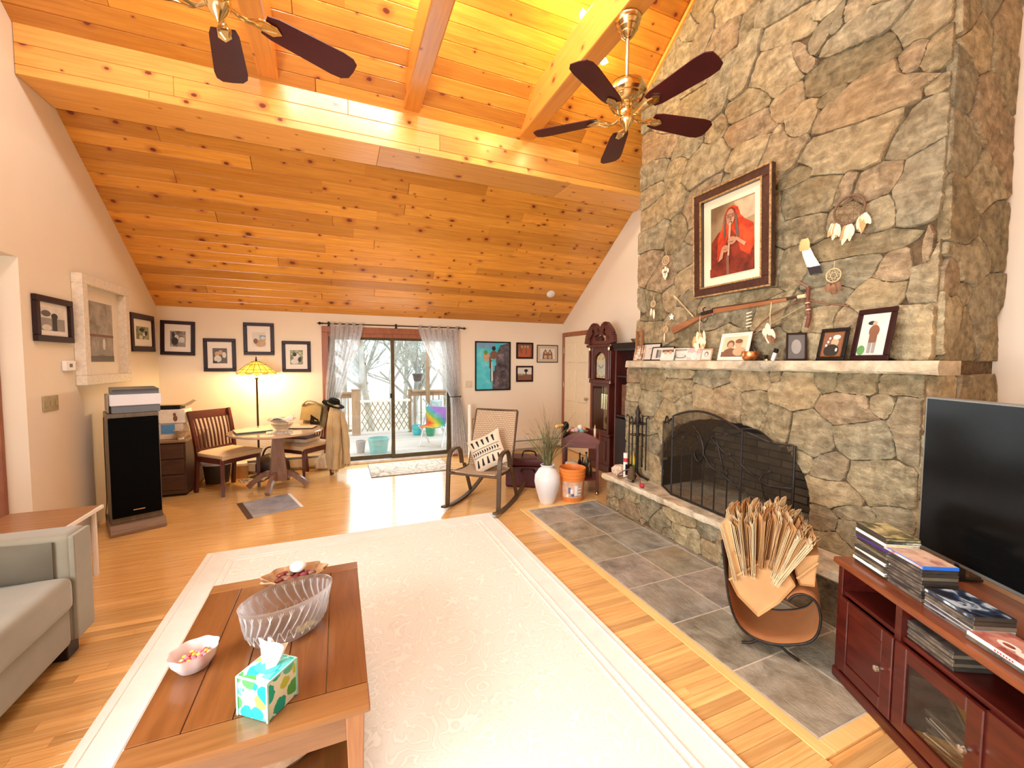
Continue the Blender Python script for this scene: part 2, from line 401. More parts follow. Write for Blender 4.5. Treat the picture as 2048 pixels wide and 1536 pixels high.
# ---- purlin beam clad with boards, tie beams
bt = struct('ceiling_beam', G().prism([(4.215, 3.60), (4.64, 3.60), (4.215, cz(4.215)+.02)], XL+.002, XR-.002, lambda u, v, w_: (w_, u, v)), m_beam)
bt['label'] = 'long pale pine box beam running across the sloped ceiling'
def clad(x0, x1, z0, z1):
    obj('face_board', G().box(x0+.001, x1-.001, 4.195, 4.215, z0+.001, z1-.001), m_beam, bt, bevel=.003)
z = [3.585, 3.655, 3.805, 3.945]
for k in range(3):
    c0 = rng.uniform(-1.4, .2); cuts = [XL+.003, c0, c0+rng.uniform(1.6, 2.6), 3.74]
    for a, b in zip(cuts, cuts[1:]):
        if b-a > .05: clad(a, b, z[k], z[k+1])
for a, b in ((XL+.003, .4), (.4, 2.5), (2.5, 3.74)):
    obj('soffit_board', G().box(a+.001, b-.001, 4.196, 4.63, 3.585, 3.60), m_beam, bt, bevel=.003)
TIES = [(-.585, -.43), (.61, .765), (1.825, 1.99)]
for a, b in TIES:
    g = G().box(0, 5.4, -(b-a)/2, (b-a)/2, 3.955-4.1, 4.275-4.1)
    t = struct('tie_beam', g, m_rafter, bevel=.012, seg=2, loc=((a+b)/2, -1.2, 4.1), rz=math.pi/2)
# stained moulding along the chimney at the ceiling
g = G(); ys = (3.66, 1.19)
for dz, dx, wd in ((-.004, 3.015, .05), (-.012, 3.0, .03), (-.02, 3.018, .016)):
    g.bar((dx, ys[0], cz(ys[0])-.035+dz), (dx, YRI, ZRI-.035+dz), wd, .035)
struct('trim_1', g, m_beam)
# ---- sliding glass door
def setting(name, label, loc):
    o = bpy.data.objects.new(name, None); C.objects.link(o); o.location = loc; o['kind'] = 'structure'; o['label'] = label; return o
sd_ = setting('door_1', 'bronze framed sliding glass door opening onto the sunny deck', (0, YB, 0))
m_bronze = plain('bronze_aluminium', (.10, .075, .035), .4, .5, var=.2)
m_redw = wood('red_stained_trim', (.25, .07, .03), (.38, .13, .05), .4, (14, 14, 2))
g = G().box(DX0, DX0+.03, .02, .13, 0, DZ).box(DX1-.03, DX1, .02, .13, 0, DZ).box(DX0, DX1, .02, .13, DZ-.045, DZ)
obj('jamb', g, m_bronze, sd_)
obj('sill', G().box(DX0, DX1, -.02, .15, 0, .04), plain('aluminium_sill', (.75, .72, .66), .35, .7), sd_, bevel=.004)
def panel(x0, x1, y0, y1, nm):
    z0, z1, s_ = .04, DZ-.045, .055
    g = G().box(x0, x0+s_, y0, y1, z0, z1).box(x1-s_, x1, y0, y1, z0, z1).box(x0+s_, x1-s_, y0, y1, z0, z0+.06).box(x0+s_, x1-s_, y0, y1, z1-.05, z1)
    p = obj(nm, g, m_bronze, sd_, bevel=.002)
    obj('pane', G().box(x0+s_, x1-s_, (y0+y1)/2-.003, (y0+y1)/2+.003, z0+.06, z1-.05), m_glass, p); return p
panel(DX0+.03, .80, .085, .12, 'fixed_panel'); sp = panel(.742, DX1-.03, .04, .075, 'sliding_panel')
g = G().tube(spline([(1.655, .038, .82), (1.655, -.005, .84), (1.655, -.012, .95), (1.655, -.005, 1.06), (1.655, .038, 1.08)]), .011, 8); obj('handle', g, m_iron, sp, smooth=50)
obj('latch', G().box(.728, .75, .02, .045, .98, 1.05), m_black, sd_)
g = G()
for x0, x1, z0, z1 in ((DX0-.085, DX0, 0, DZ+.0), (DX1, DX1+.085, 0, DZ)): g.box(x0, x1, -.022, 0, z0, z1)
g.box(DX0-.085, DX1+.085, -.024, 0, DZ, DZ+.085)
o = obj('casing', g, m_redw, sd_, bevel=.004)
obj('head_liner', G().box(DX0, DX1, -.004, .02, DZ-.06, DZ), m_redw, sd_)
# ---- door in the right wall
d1 = setting('door_2', 'cream six panel door with dark red casing behind the tall clock', (XR, 0, 0))
m_door = plain('cream_door', (.78, .66, .47), .5, var=.03)
Dy0, Dy1 = 5.60, 6.43
o = obj('slab', G().box(-.02, 0, Dy0, Dy1, .01, 1.99), m_door, d1, bevel=.002)
for z0, z1 in ((.15, .75), (.87, 1.42), (1.54, 1.88)):
    for y0, y1 in ((Dy0+.1, Dy0+.38), (Dy1-.38, Dy1-.1)): obj('door_panel', G().box(-.032, -.02, y0, y1, z0, z1), m_door, d1, bevel=.01)
g = G().box(-.03, 0, Dy1+.003, Dy1+.075, 0, 2.065).box(-.03, 0, Dy0-.075, Dy0-.003, 0, 2.065).box(-.03, 0, Dy0-.003, Dy1+.003, 1.993, 2.065); obj('casing', g, m_redw, d1, bevel=.004)
for z_ in (.3, 1.15, 1.75): obj('hinge', G().cyl((-.034, Dy1+.002, z_-.05), (-.034, Dy1+.002, z_+.05), .008), m_brass, d1)
obj('door_knob', G().lathe([(.012, 0), (.012, .03), (.026, .045), (.026, .06), (.004, .07)], 14, M=Matrix.Translation((-.02, Dy0+.07, .95)) @ Matrix.Rotation(-math.pi/2, 4, 'Y')), m_brass, d1, smooth=40)
# door at the end of the side room
d2 = setting('door_3', 'dark red cased doorway in the side room wall', (0, HY, 0))
p = ony(9, 870, HY)
obj('casing', G().box(p.x-.12, p.x, -.03, 0, 0, 2.05).box(p.x-1.0, p.x-.12, -.03, 0, 1.96, 2.05), m_redw, d2, bevel=.004)
obj('slab', G().box(p.x-.95, p.x-.12, -.015, 0, .01, 1.96), m_door, d2)
# ---- baseboard heaters
m_heat = plain('heater_enamel', (.72, .66, .54), .45, var=.04)
for x0, x1, lab in ((-1.35, -.24, 'cream baseboard heater under the hanging photographs'), (1.95, 3.70, 'cream baseboard heater under the mountain poster')):
    h = thing('baseboard_heater', lab, 'heater', ((x0+x1)/2, YB, 0)); L = (x1-x0)/2
    obj('back_plate', G().box(-L, L, -.012, 0, .03, .205), m_heat, h)
    obj('cover', G().prism([(-.065, .045), (-.065, .15), (-.058, .162), (-.05, .15), (-.05, .045)], -L, L, lambda u, v, w_: (w_, u, v)), m_heat, h)
    obj('top_hood', G().prism([(-.07, .185), (-.07, .195), (0, .212), (0, .2)], -L, L, lambda u, v, w_: (w_, u, v)), m_heat, h)
    obj('fin_tube', G().box(-L+.02, L-.02, -.045, -.012, .07, .12), m_black, h)
    for s_ in (-1, 1): obj('end_cap', G().box(s_*L-.02*(s_ > 0), s_*L+.02*(s_ < 0), -.07, 0, .02, .21), m_heat, h, bevel=.004)
# ---------------------------------------------------------------- outside
m_deck = wood('weathered_deck', (.52, .48, .44), (.66, .62, .57), .8, (1.2, 14, 14), .2, 0)
m_post = wood('weathered_post', (.30, .18, .10), (.44, .29, .17), .8, (14, 14, 1.5), .2, 0)
ZD = -.08
g = struct('deck', G().box(-2.6, 5.2, YB+.16, 9.8, ZD-.16, ZD-.025), m_deck); g['label'] = 'weathered grey timber deck beyond the glass door'
dk = g; y = YB+.235
while y < 9.8:
    o = obj('deck_board', G().box(-2.6, 5.2, y-.068, y+.068, ZD-.025, ZD), m_deck, dk); y += .142
YF = 9.62
struct('ground', G().box(-40, 50, 9.9, 60, -.9, -.7).box(-40, 50, 6.75, 9.9, -1.4, -1.2), plain('leaf_litter', (.55, .52, .46), .95, var=.25, scale=1.5))
def deck_post(x, y, z1, wd, lab):
    t = thing('deck_post', lab, 'post', (x, y, ZD))
    obj('shaft', G().box(-wd/2, wd/2, -wd/2, wd/2, 0, z1-ZD), m_post, t, bevel=.004)
    obj('cap', G().box(-wd/2-.01, wd/2+.01, -wd/2-.01, wd/2+.01, z1-ZD, z1-ZD+.03), m_post, t, bevel=.004)
deck_post(.34, YF, .90, .17, 'thick deck post left of the lattice gate')
deck_post(1.50, YF, .88, .07, 'thin deck post right of the lattice gate')
deck_post(1.89, YF-.12, 3.0, .08, 'tall deck roof post behind the watering can')
def railing(x0, x1, lab, zt):
    t = thing('deck_railing', lab, 'railing', (x0, YF, ZD)); L = x1-x0
    obj('top_rail', G().box(0, L, -.07, .07, zt-ZD-.04, zt-ZD), m_post, t, bevel=.004)
    obj('upper_rail', G().box(0, L, -.02, .02, zt-ZD-.13, zt-ZD-.04), m_post, t); obj('lower_rail', G().box(0, L, -.02, .02, .08, .13), m_post, t)
    n = max(2, int(L/.135))
    for i in range(n): obj('baluster', G().box((i+.5)*L/n-.012, (i+.5)*L/n+.012, -.035, -.02, .08, zt-ZD-.08), m_iron if i % 1 else m_post, t)
railing(-2.4, .25, 'deck railing left of the lattice gate', .87); railing(1.54, 4.9, 'deck railing behind the rainbow chair', .88)
gt = thing('lattice_gate', 'folding wooden lattice gate with white top bar between deck posts', 'gate', (.44, YF-.12, ZD))
m_lat = plain('lattice_slat', (.30, .24, .12), .8, var=.2)
L, H = 1.03, .62
obj('top_bar', G().box(-.02, L+.02, -.02, .02, H+.10, H+.155), m_white, gt, bevel=.005); obj('bottom_bar', G().box(0, L, -.01, .01, .05, .075), m_white, gt)
for s_, yy in ((1, -.008), (-1, .004)):
    k = -6
    while k < 14:
        x = k*.112; p, q = (x, .085), (x+.36, H+.10)
        pts = []
        for t_ in range(41):
            u = x+.36*t_/40
            if 0 <= u <= L: pts.append((u if s_ > 0 else L-u, .085+(H+.015)*t_/40))
        if len(pts) > 4: obj('lattice_slat', G().bar((pts[0][0], yy, pts[0][1]), (pts[-1][0], yy, pts[-1][1]), .016, .006, (0, 1, 0)), m_lat, gt)
        k += 1
struct('porch_beam', G().box(-2.6, 5.2, 9.25, 9.35, 3.0, 3.14), m_post)
hp = thing('hanging_pot', 'dark hanging flower pot dangling over the deck', 'flower pot', (1.62, 9.3, 1.10))
obj('pot', G().lathe([(.06, 0), (.075, .01), (.105, .14), (.112, .15), (.112, .17), (.1, .17), (.09, .06), (.0, .05)], 18), plain('dark_pot', (.10, .07, .06), .6), hp, smooth=40)
for a in range(3): obj('hanger_wire', G().tube([(.105*math.cos(a*2.1), .105*math.sin(a*2.1), .165), (0, 0, .62)], .003, 5), m_iron, hp)
obj('hook_rod', G().tube([(0, 0, .6), (0, 0, 1.9)], .003, 5), m_iron, hp)
wb = thing('water_bucket', 'pale aqua plastic bucket on the deck by the glass door', 'bucket', (.63, 7.55, ZD))
m_aqua = plain('aqua_plastic', (.25, .60, .62), .4)
obj('bucket_shell', G().lathe([(.135, 0), (.14, .01), (.175, .25), (.185, .255), (.185, .28), (.172, .28), (.13, .03), (0, .02)], 24), m_aqua, wb, smooth=40)
obj('handle', G().tube([(.185*math.cos(a), -.03-.02*math.sin(a), .26-.06*math.sin(a)) for a in [math.pi*i/10 for i in range(11)]], .005, 6), m_white, wb)
tag(obj('grey_pot', G().lathe([(.06, 0), (.085, .2), (.09, .2), (.09, .22), (.075, .22), (.06, .03), (0, .03)], 16), plain('stone_pot', (.42, .38, .36), .8), loc=(.34, 7.72, ZD), smooth=40), 'small grey pot beside the aqua bucket', 'flower pot')
m_teal = plain('teal_plastic', (.04, .50, .55), .35)
for i, (x, y, c) in enumerate(((1.58, 9.15, m_teal), (1.83, 8.95, plain('green_plastic', (.03, .30, .16), .4)))):
    tag(obj('deck_pot', G().lathe([(.075, 0), (.08, .01), (.11, .2), (.118, .2), (.118, .22), (.105, .22), (.09, .05), (0, .04)], 18), c, loc=(x, y, ZD), smooth=40), ('teal plastic pot standing under the deck railing', 'dark green plastic pot under the deck railing')[i], 'flower pot')
# rainbow folding chair
cc = thing('folding_chair', 'small folding chair with tie dyed rainbow seat on the deck', 'chair', (1.72, 7.95, ZD), R_(-35))
b = NB('rainbow_cloth'); v = b.coord('Object', (1, 1, 1)); sx = b.node('ShaderNodeSeparateXYZ'); b.link(v, sx.inputs[0])
b.col(b.ramp(b.math('ADD', b.math('MULTIPLY', b.math('ADD', sx.outputs[0], sx.outputs[2]), 1.3), b.math('MULTIPLY', b.noise(v, 5), .3)), [(.1, (.35, .05, .45)), (.3, (.7, .03, .08)), (.45, (.9, .15, .03)), (.6, (.85, .7, .05)), (.75, (.15, .55, .2)), (.9, (.1, .4, .8)), (1, (.4, .2, .7))])); b.set(Roughness=.8)
obj('seat_back', G().grid(lambda u, v_: (-.22+.44*u, .05+.13*(1-v_)**1.5+.02*math.sin(3.1*u), .38+.36*v_ if v_ > 0 else .38), 8, 8, .008), b.m, cc, smooth=60)
obj('seat', G().grid(lambda u, v_: (-.22+.44*u, .18-.42*v_, .38-.05*math.sin(math.pi*v_)*math.sin(math.pi*u)), 8, 8, .008), b.m, cc, smooth=60)
for s_ in (-1, 1):
    obj('leg', G().tube([(s_*.23, -.24, .0), (s_*.23, .16, .76)], .011, 7), m_chrome, cc); obj('leg', G().tube([(s_*.23, .24, 0), (s_*.23, -.24, .40)], .011, 7), m_chrome, cc)
obj('cross_bar', G().tube([(-.23, -.24, .0+.03), (.23, -.24, .03)], .009, 7), m_chrome, cc)
wc = thing('watering_can', 'galvanised ribbed watering can standing on an upturned pot', 'watering can', (2.02, 9.2, .4205))
m_galv = plain('galvanised', (.45, .55, .55), .4, .6)
obj('body', G().lathe([(.12, 0)]+[(.125+.006*(i % 2), .01+.02*i) for i in range(12)]+[(.11, .26), (0, .27)], 18), m_galv, wc, smooth=30)
obj('spout', G().tube([(-.1, 0, .06), (-.3, 0, .30)], [.02, .012], 8), m_galv, wc); obj('handle', G().tube(spline([(.1, 0, .26), (.16, 0, .34), (.24, 0, .26), (.22, 0, .12), (.12, 0, .08)]), .009, 7), m_galv, wc)
tag(obj('plant_pedestal', G().lathe([(.13, 0), (.13, .02), (.10, .10), (.09, .4), (.12, .46), (.13, .5)], 16), m_white, loc=(2.02, 9.2, ZD), smooth=40), 'white pedestal carrying the watering can outside', 'pedestal')
# bare trees
m_bark = plain('pale_bark', (.42, .41, .37), .9, var=.3, scale=4); m_twig = plain('pale_twigs', (.40, .47, .44), .9, var=.3)  # trunk and twigs in pale, slightly varied tones
def bare_tree(seed, H):
    r = random.Random(seed); tr = G(); tw = G()
    def grow(p, d, L, rad, dep):
        q = p+d*L; (tr if dep < 2 else tw).tube([p, (p+q)/2+Vector((r.uniform(-1, 1), r.uniform(-1, 1), 0))*L*.05, q], [rad, rad*.85, rad*.65], 6 if dep < 2 else 3, cap=False)
        if dep >= 5: return
        for _ in range(3 if dep else 6):
            t_ = r.uniform(.35, 1); nd = (d+Vector((r.uniform(-1, 1), r.uniform(-1, 1), r.uniform(-.5, .7)))*.85).normalized()
            grow(p+d*L*t_, nd, L*r.uniform(.45, .72), rad*.5, dep+1)
    grow(Vector((0, 0, 0)), Vector((r.uniform(-.1, .1), r.uniform(-.1, .1), 1)).normalized(), H*.55, .09, 0)
    t = thing('bare_tree', 'bare pale tree with tangled branches behind the deck', 'tree', (0, 0, 0), 0, 'leafless trees beyond the deck')
    obj('trunk', tr, m_bark, t); obj('branches', tw, m_twig, t); return t
T0 = [bare_tree(3, 5.0), bare_tree(8, 6.0), bare_tree(21, 4.2)]
spots = [(-.6, 13), (.9, 12.2), (2.2, 13.2), (.1, 15.5), (1.7, 15.2), (3.2, 15.8), (-1.2, 18), (2.6, 18.5), (.8, 19.5), (4.4, 18), (3.9, 13.6), (1.3, 22)]
for i, (x, y) in enumerate(spots):
    t = T0[i] if i < 3 else copy_tree(T0[i % 3])
    t.location = (x, y, -.75); t.rotation_euler = (0, 0, i*1.3); s_ = rng.uniform(.85, 1.25); t.scale = (s_, s_, s_)
# ---------------------------------------------------------------- fieldstone fireplace
fp = thing('fireplace', 'tall fieldstone fireplace and chimney with stone mantel and raised hearth', 'fireplace', (0, 0, 0))
CX, CY0, CY1 = 3.03, 1.195, 3.645           # chimney breast
LX, LY0, LY1 = 2.90, 1.18, 3.66             # lower part, a little proud
ZM0, ZM1 = 1.487, 1.565                     # mantel shelf
HX, HZ1, HZ0 = 2.615, .345, .285            # hearth slab
AC, AW, AZ, AT = 2.415, .685, HZ1, 1.075    # arched opening: centre, half width, base, top
def arch_z(y):
    t = min(1, abs(y-AC)/AW); return .62+(AT-.62)*math.sqrt(max(0, 1-t**2.2))
def in_arch(Y, Z): 
    t = np.clip(np.abs(Y-AC)/AW, 0, 1); return (np.abs(Y-AC) < AW) & (Z < .62+(AT-.62)*np.sqrt(np.maximum(0, 1-t**2.2)))
# core (mortar)
g = G().prism([(CY0+.012, ZM0-.002), (CY1-.012, ZM0-.002), (CY1-.012, cz(CY1)+.02), (YRI, ZRI), (CY0+.012, cz(2*YRI-CY0)+.02)], CX+.012, XR, lambda u, v, w_: (w_, u, v))
obj('chimney_core', g, m_mortar, fp)
g = G(); n = 24
ys = [AC-AW+2*AW*i/n for i in range(n+1)]
outer = [(LY0+.012, 0), (LY0+.012, ZM0), (LY1-.012, ZM0), (LY1-.012, 0), (AC+AW, 0), (AC+AW, .62)]+[(y, arch_z(y)) for y in ys[::-1][1:-1]]+[(AC-AW, .62), (AC-AW, 0)]
k = len(outer); vs = [(x, u, v) for x in (LX+.012, XR) for u, v in outer]
g.add(vs, [(i, (i+1) % k, k+(i+1) % k, k+i) for i in range(k)])
for a in (0, k):                            # front and back faces as strips around the arch
    idx = lambda i: a+i
    cap = []
    top = [5]+list(range(6, 6+n-1))+[6+n-1]
    g.f.append((idx(0), idx(1), idx(k-2), idx(k-1))); g.m.append(0)
    g.f.append((idx(4), idx(5), idx(2), idx(3))); g.m.append(0)
    m_ = 5+n//2
    for i in range(5, 5+n):
        g.f.append((idx(i), idx(i+1), idx(2 if i < m_ else 1))); g.m.append(0)
    g.f.append((idx(m_), idx(1), idx(2))); g.m.append(0)
obj('fireplace_core', g, m_mortar, fp)
m_soot = plain('sooty_firebrick', (.035, .026, .02), .95, var=.5, scale=5)
fb = obj('firebox', G().box(3.45, 3.5, AC-AW, AC+AW, HZ1, 1.2).box(LX+.02, 3.45, AC-AW-.03, AC-AW, HZ1, 1.2).box(LX+.02, 3.45, AC+AW, AC+AW+.03, HZ1, 1.2).box(LX+.02, 3.5, AC-AW, AC+AW, 1.2, 1.22), m_soot, fp)
bm_ = mesh('fire_brick', G().box(0, .02, -.108, .108, -.028, .028), plain('tan_firebrick', (.13, .095, .06), .95, var=.6, scale=3), bevel=.004)
for r_ in range(9):
    for c_ in range(6):
        y = AC-AW+.06+(c_+.5*(r_ % 2))*.225
        if y < AC+AW-.1: obj('fire_brick', bm_, None, fb, loc=(3.435, y+.05, HZ1+.035+r_*.064))
obj('hearth_base', G().box(HX+.045, LX+.1, LY0+.15, 3.66, 0, HZ0), m_mortar, fp)
def rough_slab(name, x0, x1, y0, y1, z0, z1, seed, parent):
    r = random.Random(seed); n = 40; prof = []
    g = G(); rings = []
    for i in range(n+1):
        y = lerp(y0, y1, i/n); e = r.uniform(-.012, .012); e2 = r.uniform(-.012, .012)
        rings.append([(x1, y, z0), (x0+.014+e2, y, z0+r.uniform(0, .006)), (x0+e2*.6, y, z0+.016+r.uniform(-.005, .005)), (x0+e, y, (z0+z1)/2+r.uniform(-.008, .008)), (x0+e*.7+.003, y, z1-.012), (x0+.012+e, y, z1), (x1, y, z1)])
    vs = [p for rg in rings for p in rg]; k = 7
    g.add(vs, [(i*k+j, i*k+(j+1) % k, (i+1)*k+(j+1) % k, (i+1)*k+j) for i in range(n) for j in range(k)]+[tuple(range(k)), tuple(n*k+j for j in range(k))[::-1]])
    return obj(name, g, m_slabstone, parent, smooth=35)
rough_slab('mantel_shelf', 2.83, CX+.03, 1.10, 3.60, ZM0, ZM1, 3, fp)
rough_slab('hearth_slab', HX, 3.48, LY0+.1, 3.69, HZ0, HZ1, 5, fp)
# --- stones: each one an ellipse seed read off the photograph, grown until it meets its neighbours
def grow_stones(seeds, to_plane, inside, place, depth=(.02, .045), gap=.008, na=36, maxr=.8):
    """seeds: (px, py, dx, dy, ratio); to_plane(px,py)->(a,b) metres on the wall; place(a,b,h)->3D"""
    S = []
    for px, py, dx, dy, q in seeds:
        a, b = to_plane(px, py); a2, b2 = to_plane(px+dx, py+dy); ux, uy = a2-a, b2-b; L = max(.03, math.hypot(ux, uy))
        S.append((a, b, ux/L, uy/L, L, max(.03, L*q)))
    S = np.array(S); ang = np.linspace(0, 2*math.pi, na, endpoint=False); rad = np.arange(.008, maxr, .008)
    for i, s_ in enumerate(S):
        A = s_[0]+np.outer(np.cos(ang), rad); B = s_[1]+np.outer(np.sin(ang), rad)
        def dist(t): 
            da, db = A-t[0], B-t[1]; return np.hypot((da*t[2]+db*t[3])/t[4], (-da*t[3]+db*t[2])/t[5])
        ok = inside(A, B); d0 = dist(s_)
        for j, t in enumerate(S):
            if j != i and math.hypot(t[0]-s_[0], t[1]-s_[1]) < 1.6: ok &= dist(t) > d0
        R = []
        for k in range(na):
            bad = np.where(~ok[k])[0]; R.append(rad[bad[0]] if len(bad) else rad[-1])
        R = np.array(R); R = np.maximum(.012, np.minimum(R, (np.roll(R, 1)+np.roll(R, -1))/2+.10)-gap/2-.001)
        r = random.Random(i*7+len(seeds)); h = r.uniform(*depth); t1, t2 = r.uniform(-.05, .05), r.uniform(-.05, .05); tl = lambda k, f: max(-h*.5, R[k]*f*(math.cos(ang[k])*t1+math.sin(ang[k])*t2))
        m_ = R.mean(); ring = lambda f, hh: [(s_[0]+math.cos(t)*R[k]*f, s_[1]+math.sin(t)*R[k]*f, hh(k)) for k, t in enumerate(ang)]
        base = ring(1, lambda k: -.012); e1 = ring(1.0, lambda k: h*.72+tl(k, 1)+r.uniform(-.002, .002)); e2 = ring(.965, lambda k: h+tl(k, .96)+r.uniform(-.003, .003)); e3 = ring(.6, lambda k: h+.003+tl(k, .6)+r.uniform(-.0015, .0015))
        ctr = (s_[0], s_[1], h+.004)
        P = base+e1+e2+e3+[ctr]
        o_ = place(s_[0], s_[1], 0)
        vs = [Vector(place(*p))-Vector(o_) for p in P]
        fs = [(q_*na+k, q_*na+(k+1) % na, (q_+1)*na+(k+1) % na, (q_+1)*na+k) for q_ in range(3) for k in range(na)]+[(3*na+k, 3*na+(k+1) % na, 4*na) for k in range(na)]
        obj('stone', G().add(vs, fs), m_stone, fp, smooth=30, loc=o_)
# upper breast (crop coordinates of a close look at the photograph, scaled back to pixels)
U1 = [(430,40,45,-35,.8),(590,20,90,-40,.6),(545,190,55,-100,.9),(335,180,45,-20,.9),(300,245,40,20,.8),(425,180,40,-80,.7),(655,100,28,-85,.6),(790,40,110,-40,.4),(850,165,120,-60,.5),(1030,50,60,-40,.6),
 (1195,45,70,-40,.55),(1240,150,170,-80,.42),(1545,100,140,-50,.75),(1112,110,14,-55,.5),(790,350,120,-20,.75),(922,285,40,55,.35),(1010,200,45,-80,.55),(1170,330,220,-110,.38),(1270,500,225,-100,.5),(1082,490,60,-45,.4),
 (1488,300,28,-85,.6),(1620,250,60,-110,.6),(1628,425,60,-20,.6),(1530,650,165,-110,.62),(1160,760,225,-80,.5),(820,800,60,-110,.75),(925,625,55,-80,.7),(845,520,80,-55,.65),(650,530,90,-40,.7),(510,440,38,-150,.5),
 (632,350,38,-130,.55),(645,655,105,-50,.55),(488,670,50,-40,.9),(640,800,75,-60,.9),(440,830,100,-60,.75),(370,420,60,-30,.6),(365,540,60,-60,.8),(240,530,50,-50,.8),(165,560,35,-60,.7),(255,640,60,-30,.6),
 (205,740,70,-60,.7),(360,735,60,-40,.8),(295,870,40,-80,.6),(165,880,50,-60,.8),(420,1030,70,-120,.7),(282,1020,40,-50,.9),(155,1000,45,-30,.8),(165,1100,50,-50,.9),(170,1210,60,-30,.8),(290,1185,40,-70,.7),(380,1195,30,-45,.8),
 (150,1330,40,-60,.8),(330,1305,55,-40,.8),(350,1420,50,-50,.9),(228,1400,45,-60,.8),(540,930,20,-40,.7),(900,895,80,-30,.45),(980,1000,140,-40,.65),(1150,970,30,-80,.5),(1300,930,110,-50,.72),(1530,970,75,-180,.6),
 (1130,1100,70,-50,.8),(1320,1105,65,-85,.95),(930,1165,110,-40,.6),(1240,1235,260,-50,.24),(870,1350,45,-90,.6),(1150,1400,150,-50,.6),(1390,1390,100,-90,.75),(1575,1330,45,-170,.5),(660,1150,120,-60,.9),(620,950,60,-30,.8),(480,1350,60,-90,.9),(720,1400,100,-60,.8),
 (560,1200,60,-90,.8),(600,640,20,-10,1)]
U1 = [(1240+x*.3945, y*.3945, dx*.3945, dy*.3945, q) for x, y, dx, dy, q in U1[:-1]]
U2 = [(90,900,22,60,.4),(150,930,50,-70,.9),(245,860,40,-50,.8),(390,860,45,-100,.7),(560,880,130,-35,.35),(780,845,120,-30,.4),(545,975,75,-55,.8),(715,960,70,-45,.8),(130,1080,60,-60,.9),(235,1090,40,-80,.7),(370,1120,40,-60,.8),(560,1130,130,-50,.6),
 (870,965,90,-75,.85),(880,1150,120,-80,.8),(1015,990,50,-100,.6),(1190,985,90,-70,.8),(1335,985,45,-50,.9),(1125,1160,50,-85,.7),(1420,1130,150,-70,.6),(1780,1030,140,-40,.95),(1250,830,140,-60,.6),(1560,800,180,-80,.6),(1270,1180,70,-50,.8),(330,960,30,-50,.8),(85,1180,30,-50,.9),(1860,620,40,-190,.4),(240,1200,60,-40,.8),(690,1200,50,-40,.9),(1020,1190,40,-50,.8)]
U2 = [(1260+x*.3223, 320+y*.3223, dx*.3223, dy*.3223, q) for x, y, dx, dy, q in U2]
pl = lambda X: (lambda px, py: (lambda p: (p.y, p.z))(onx(px, py, X)))
ext = []                                    # courses above the frame edge
rs = random.Random(4); 
def above(A, B): return (A > CY0) & (A < CY1) & (B > ZM1) & (B < np.minimum(cz(1.5)-.05, ZK+SL*(YB-np.maximum(A, 2*YRI-A))-.04))
hi = []
yy = 1.4
while yy < 3.0:
    zz = 3.75+(3.0-yy)*-.12
    while zz < cz(max(yy, 3-yy))-.1:
        hi.append((yy+rs.uniform(-.08, .08), zz+rs.uniform(-.06, .06))); zz += rs.uniform(.26, .36)
    yy += .36
def inv(a, b, X):                            # back to a pixel, only to share one seed format
    v = Vector((X, a, b))-CAM; dpt = v.dot(FW); return 1024+F*v.dot(RT)/dpt, 768+F*v.dot(DN)/dpt
hi = [(a, b) for a, b in hi if inv(a, b, CX)[1] < -25]
for a, b in hi:
    p = inv(a, b, CX); q = inv(a-.17, b+rs.uniform(-.05, .05), CX); ext.append((p[0], p[1], q[0]-p[0], q[1]-p[1], rs.uniform(.6, .9)))
grow_stones(U1+U2+ext, pl(CX), above, lambda a, b, h: (CX+.012-h, a, b))
# lower breast round the arch
Lw = [(60,605,40,0,.8),(60,700,40,0,1.1),(170,630,70,0,.85),(165,765,70,20,.9),(330,690,85,-10,.75),(335,592,90,5,.25),(545,620,105,0,.38),(775,640,115,15,.42),(950,612,25,10,.8),(1050,725,130,20,.75),(1265,645,55,0,1),(1455,655,125,0,.45),(1720,660,130,0,.45),
 (1370,815,165,20,.55),(1615,795,70,0,.9),(1758,950,75,0,2.6),(1490,1000,175,10,.68),(255,840,60,-60,.8),(370,775,45,-60,.8),(482,740,65,0,1.1),(640,770,85,0,1.15),(812,795,80,20,1.3),(965,890,85,60,1.1),(1150,960,90,140,.75),(1285,1165,95,20,.95),
 (1610,1270,205,30,.65),(1290,1330,150,15,.5),(1230,1490,70,20,.9),(1450,1465,110,20,.4),(60,830,40,0,1.2),(180,1030,50,0,1),(170,1170,55,0,1.4),(60,960,40,0,1.3),(60,1090,40,0,1.2),(60,1210,40,0,1),(275,960,50,0,1.6),(250,1120,40,0,1.4),(160,920,45,0,1),(1120,1120,50,40,.8),(1700,1500,120,20,.6),(1500,1600,120,30,.7),(1300,1680,90,20,.9),(1750,1680,90,30,.9)]
Lw = [(1250+x*.319, 560+y*.319, dx*.319, dy*.319, q) for x, y, dx, dy, q in Lw]
grow_stones(Lw, pl(LX), lambda A, B: (A > LY0) & (A < LY1) & (B < ZM0+.004) & (B > .0) & ~in_arch(A, B) & ((B > HZ1) | (A < 1.3)), lambda a, b, h: (LX+.012-h, a, b), depth=(.015, .035))
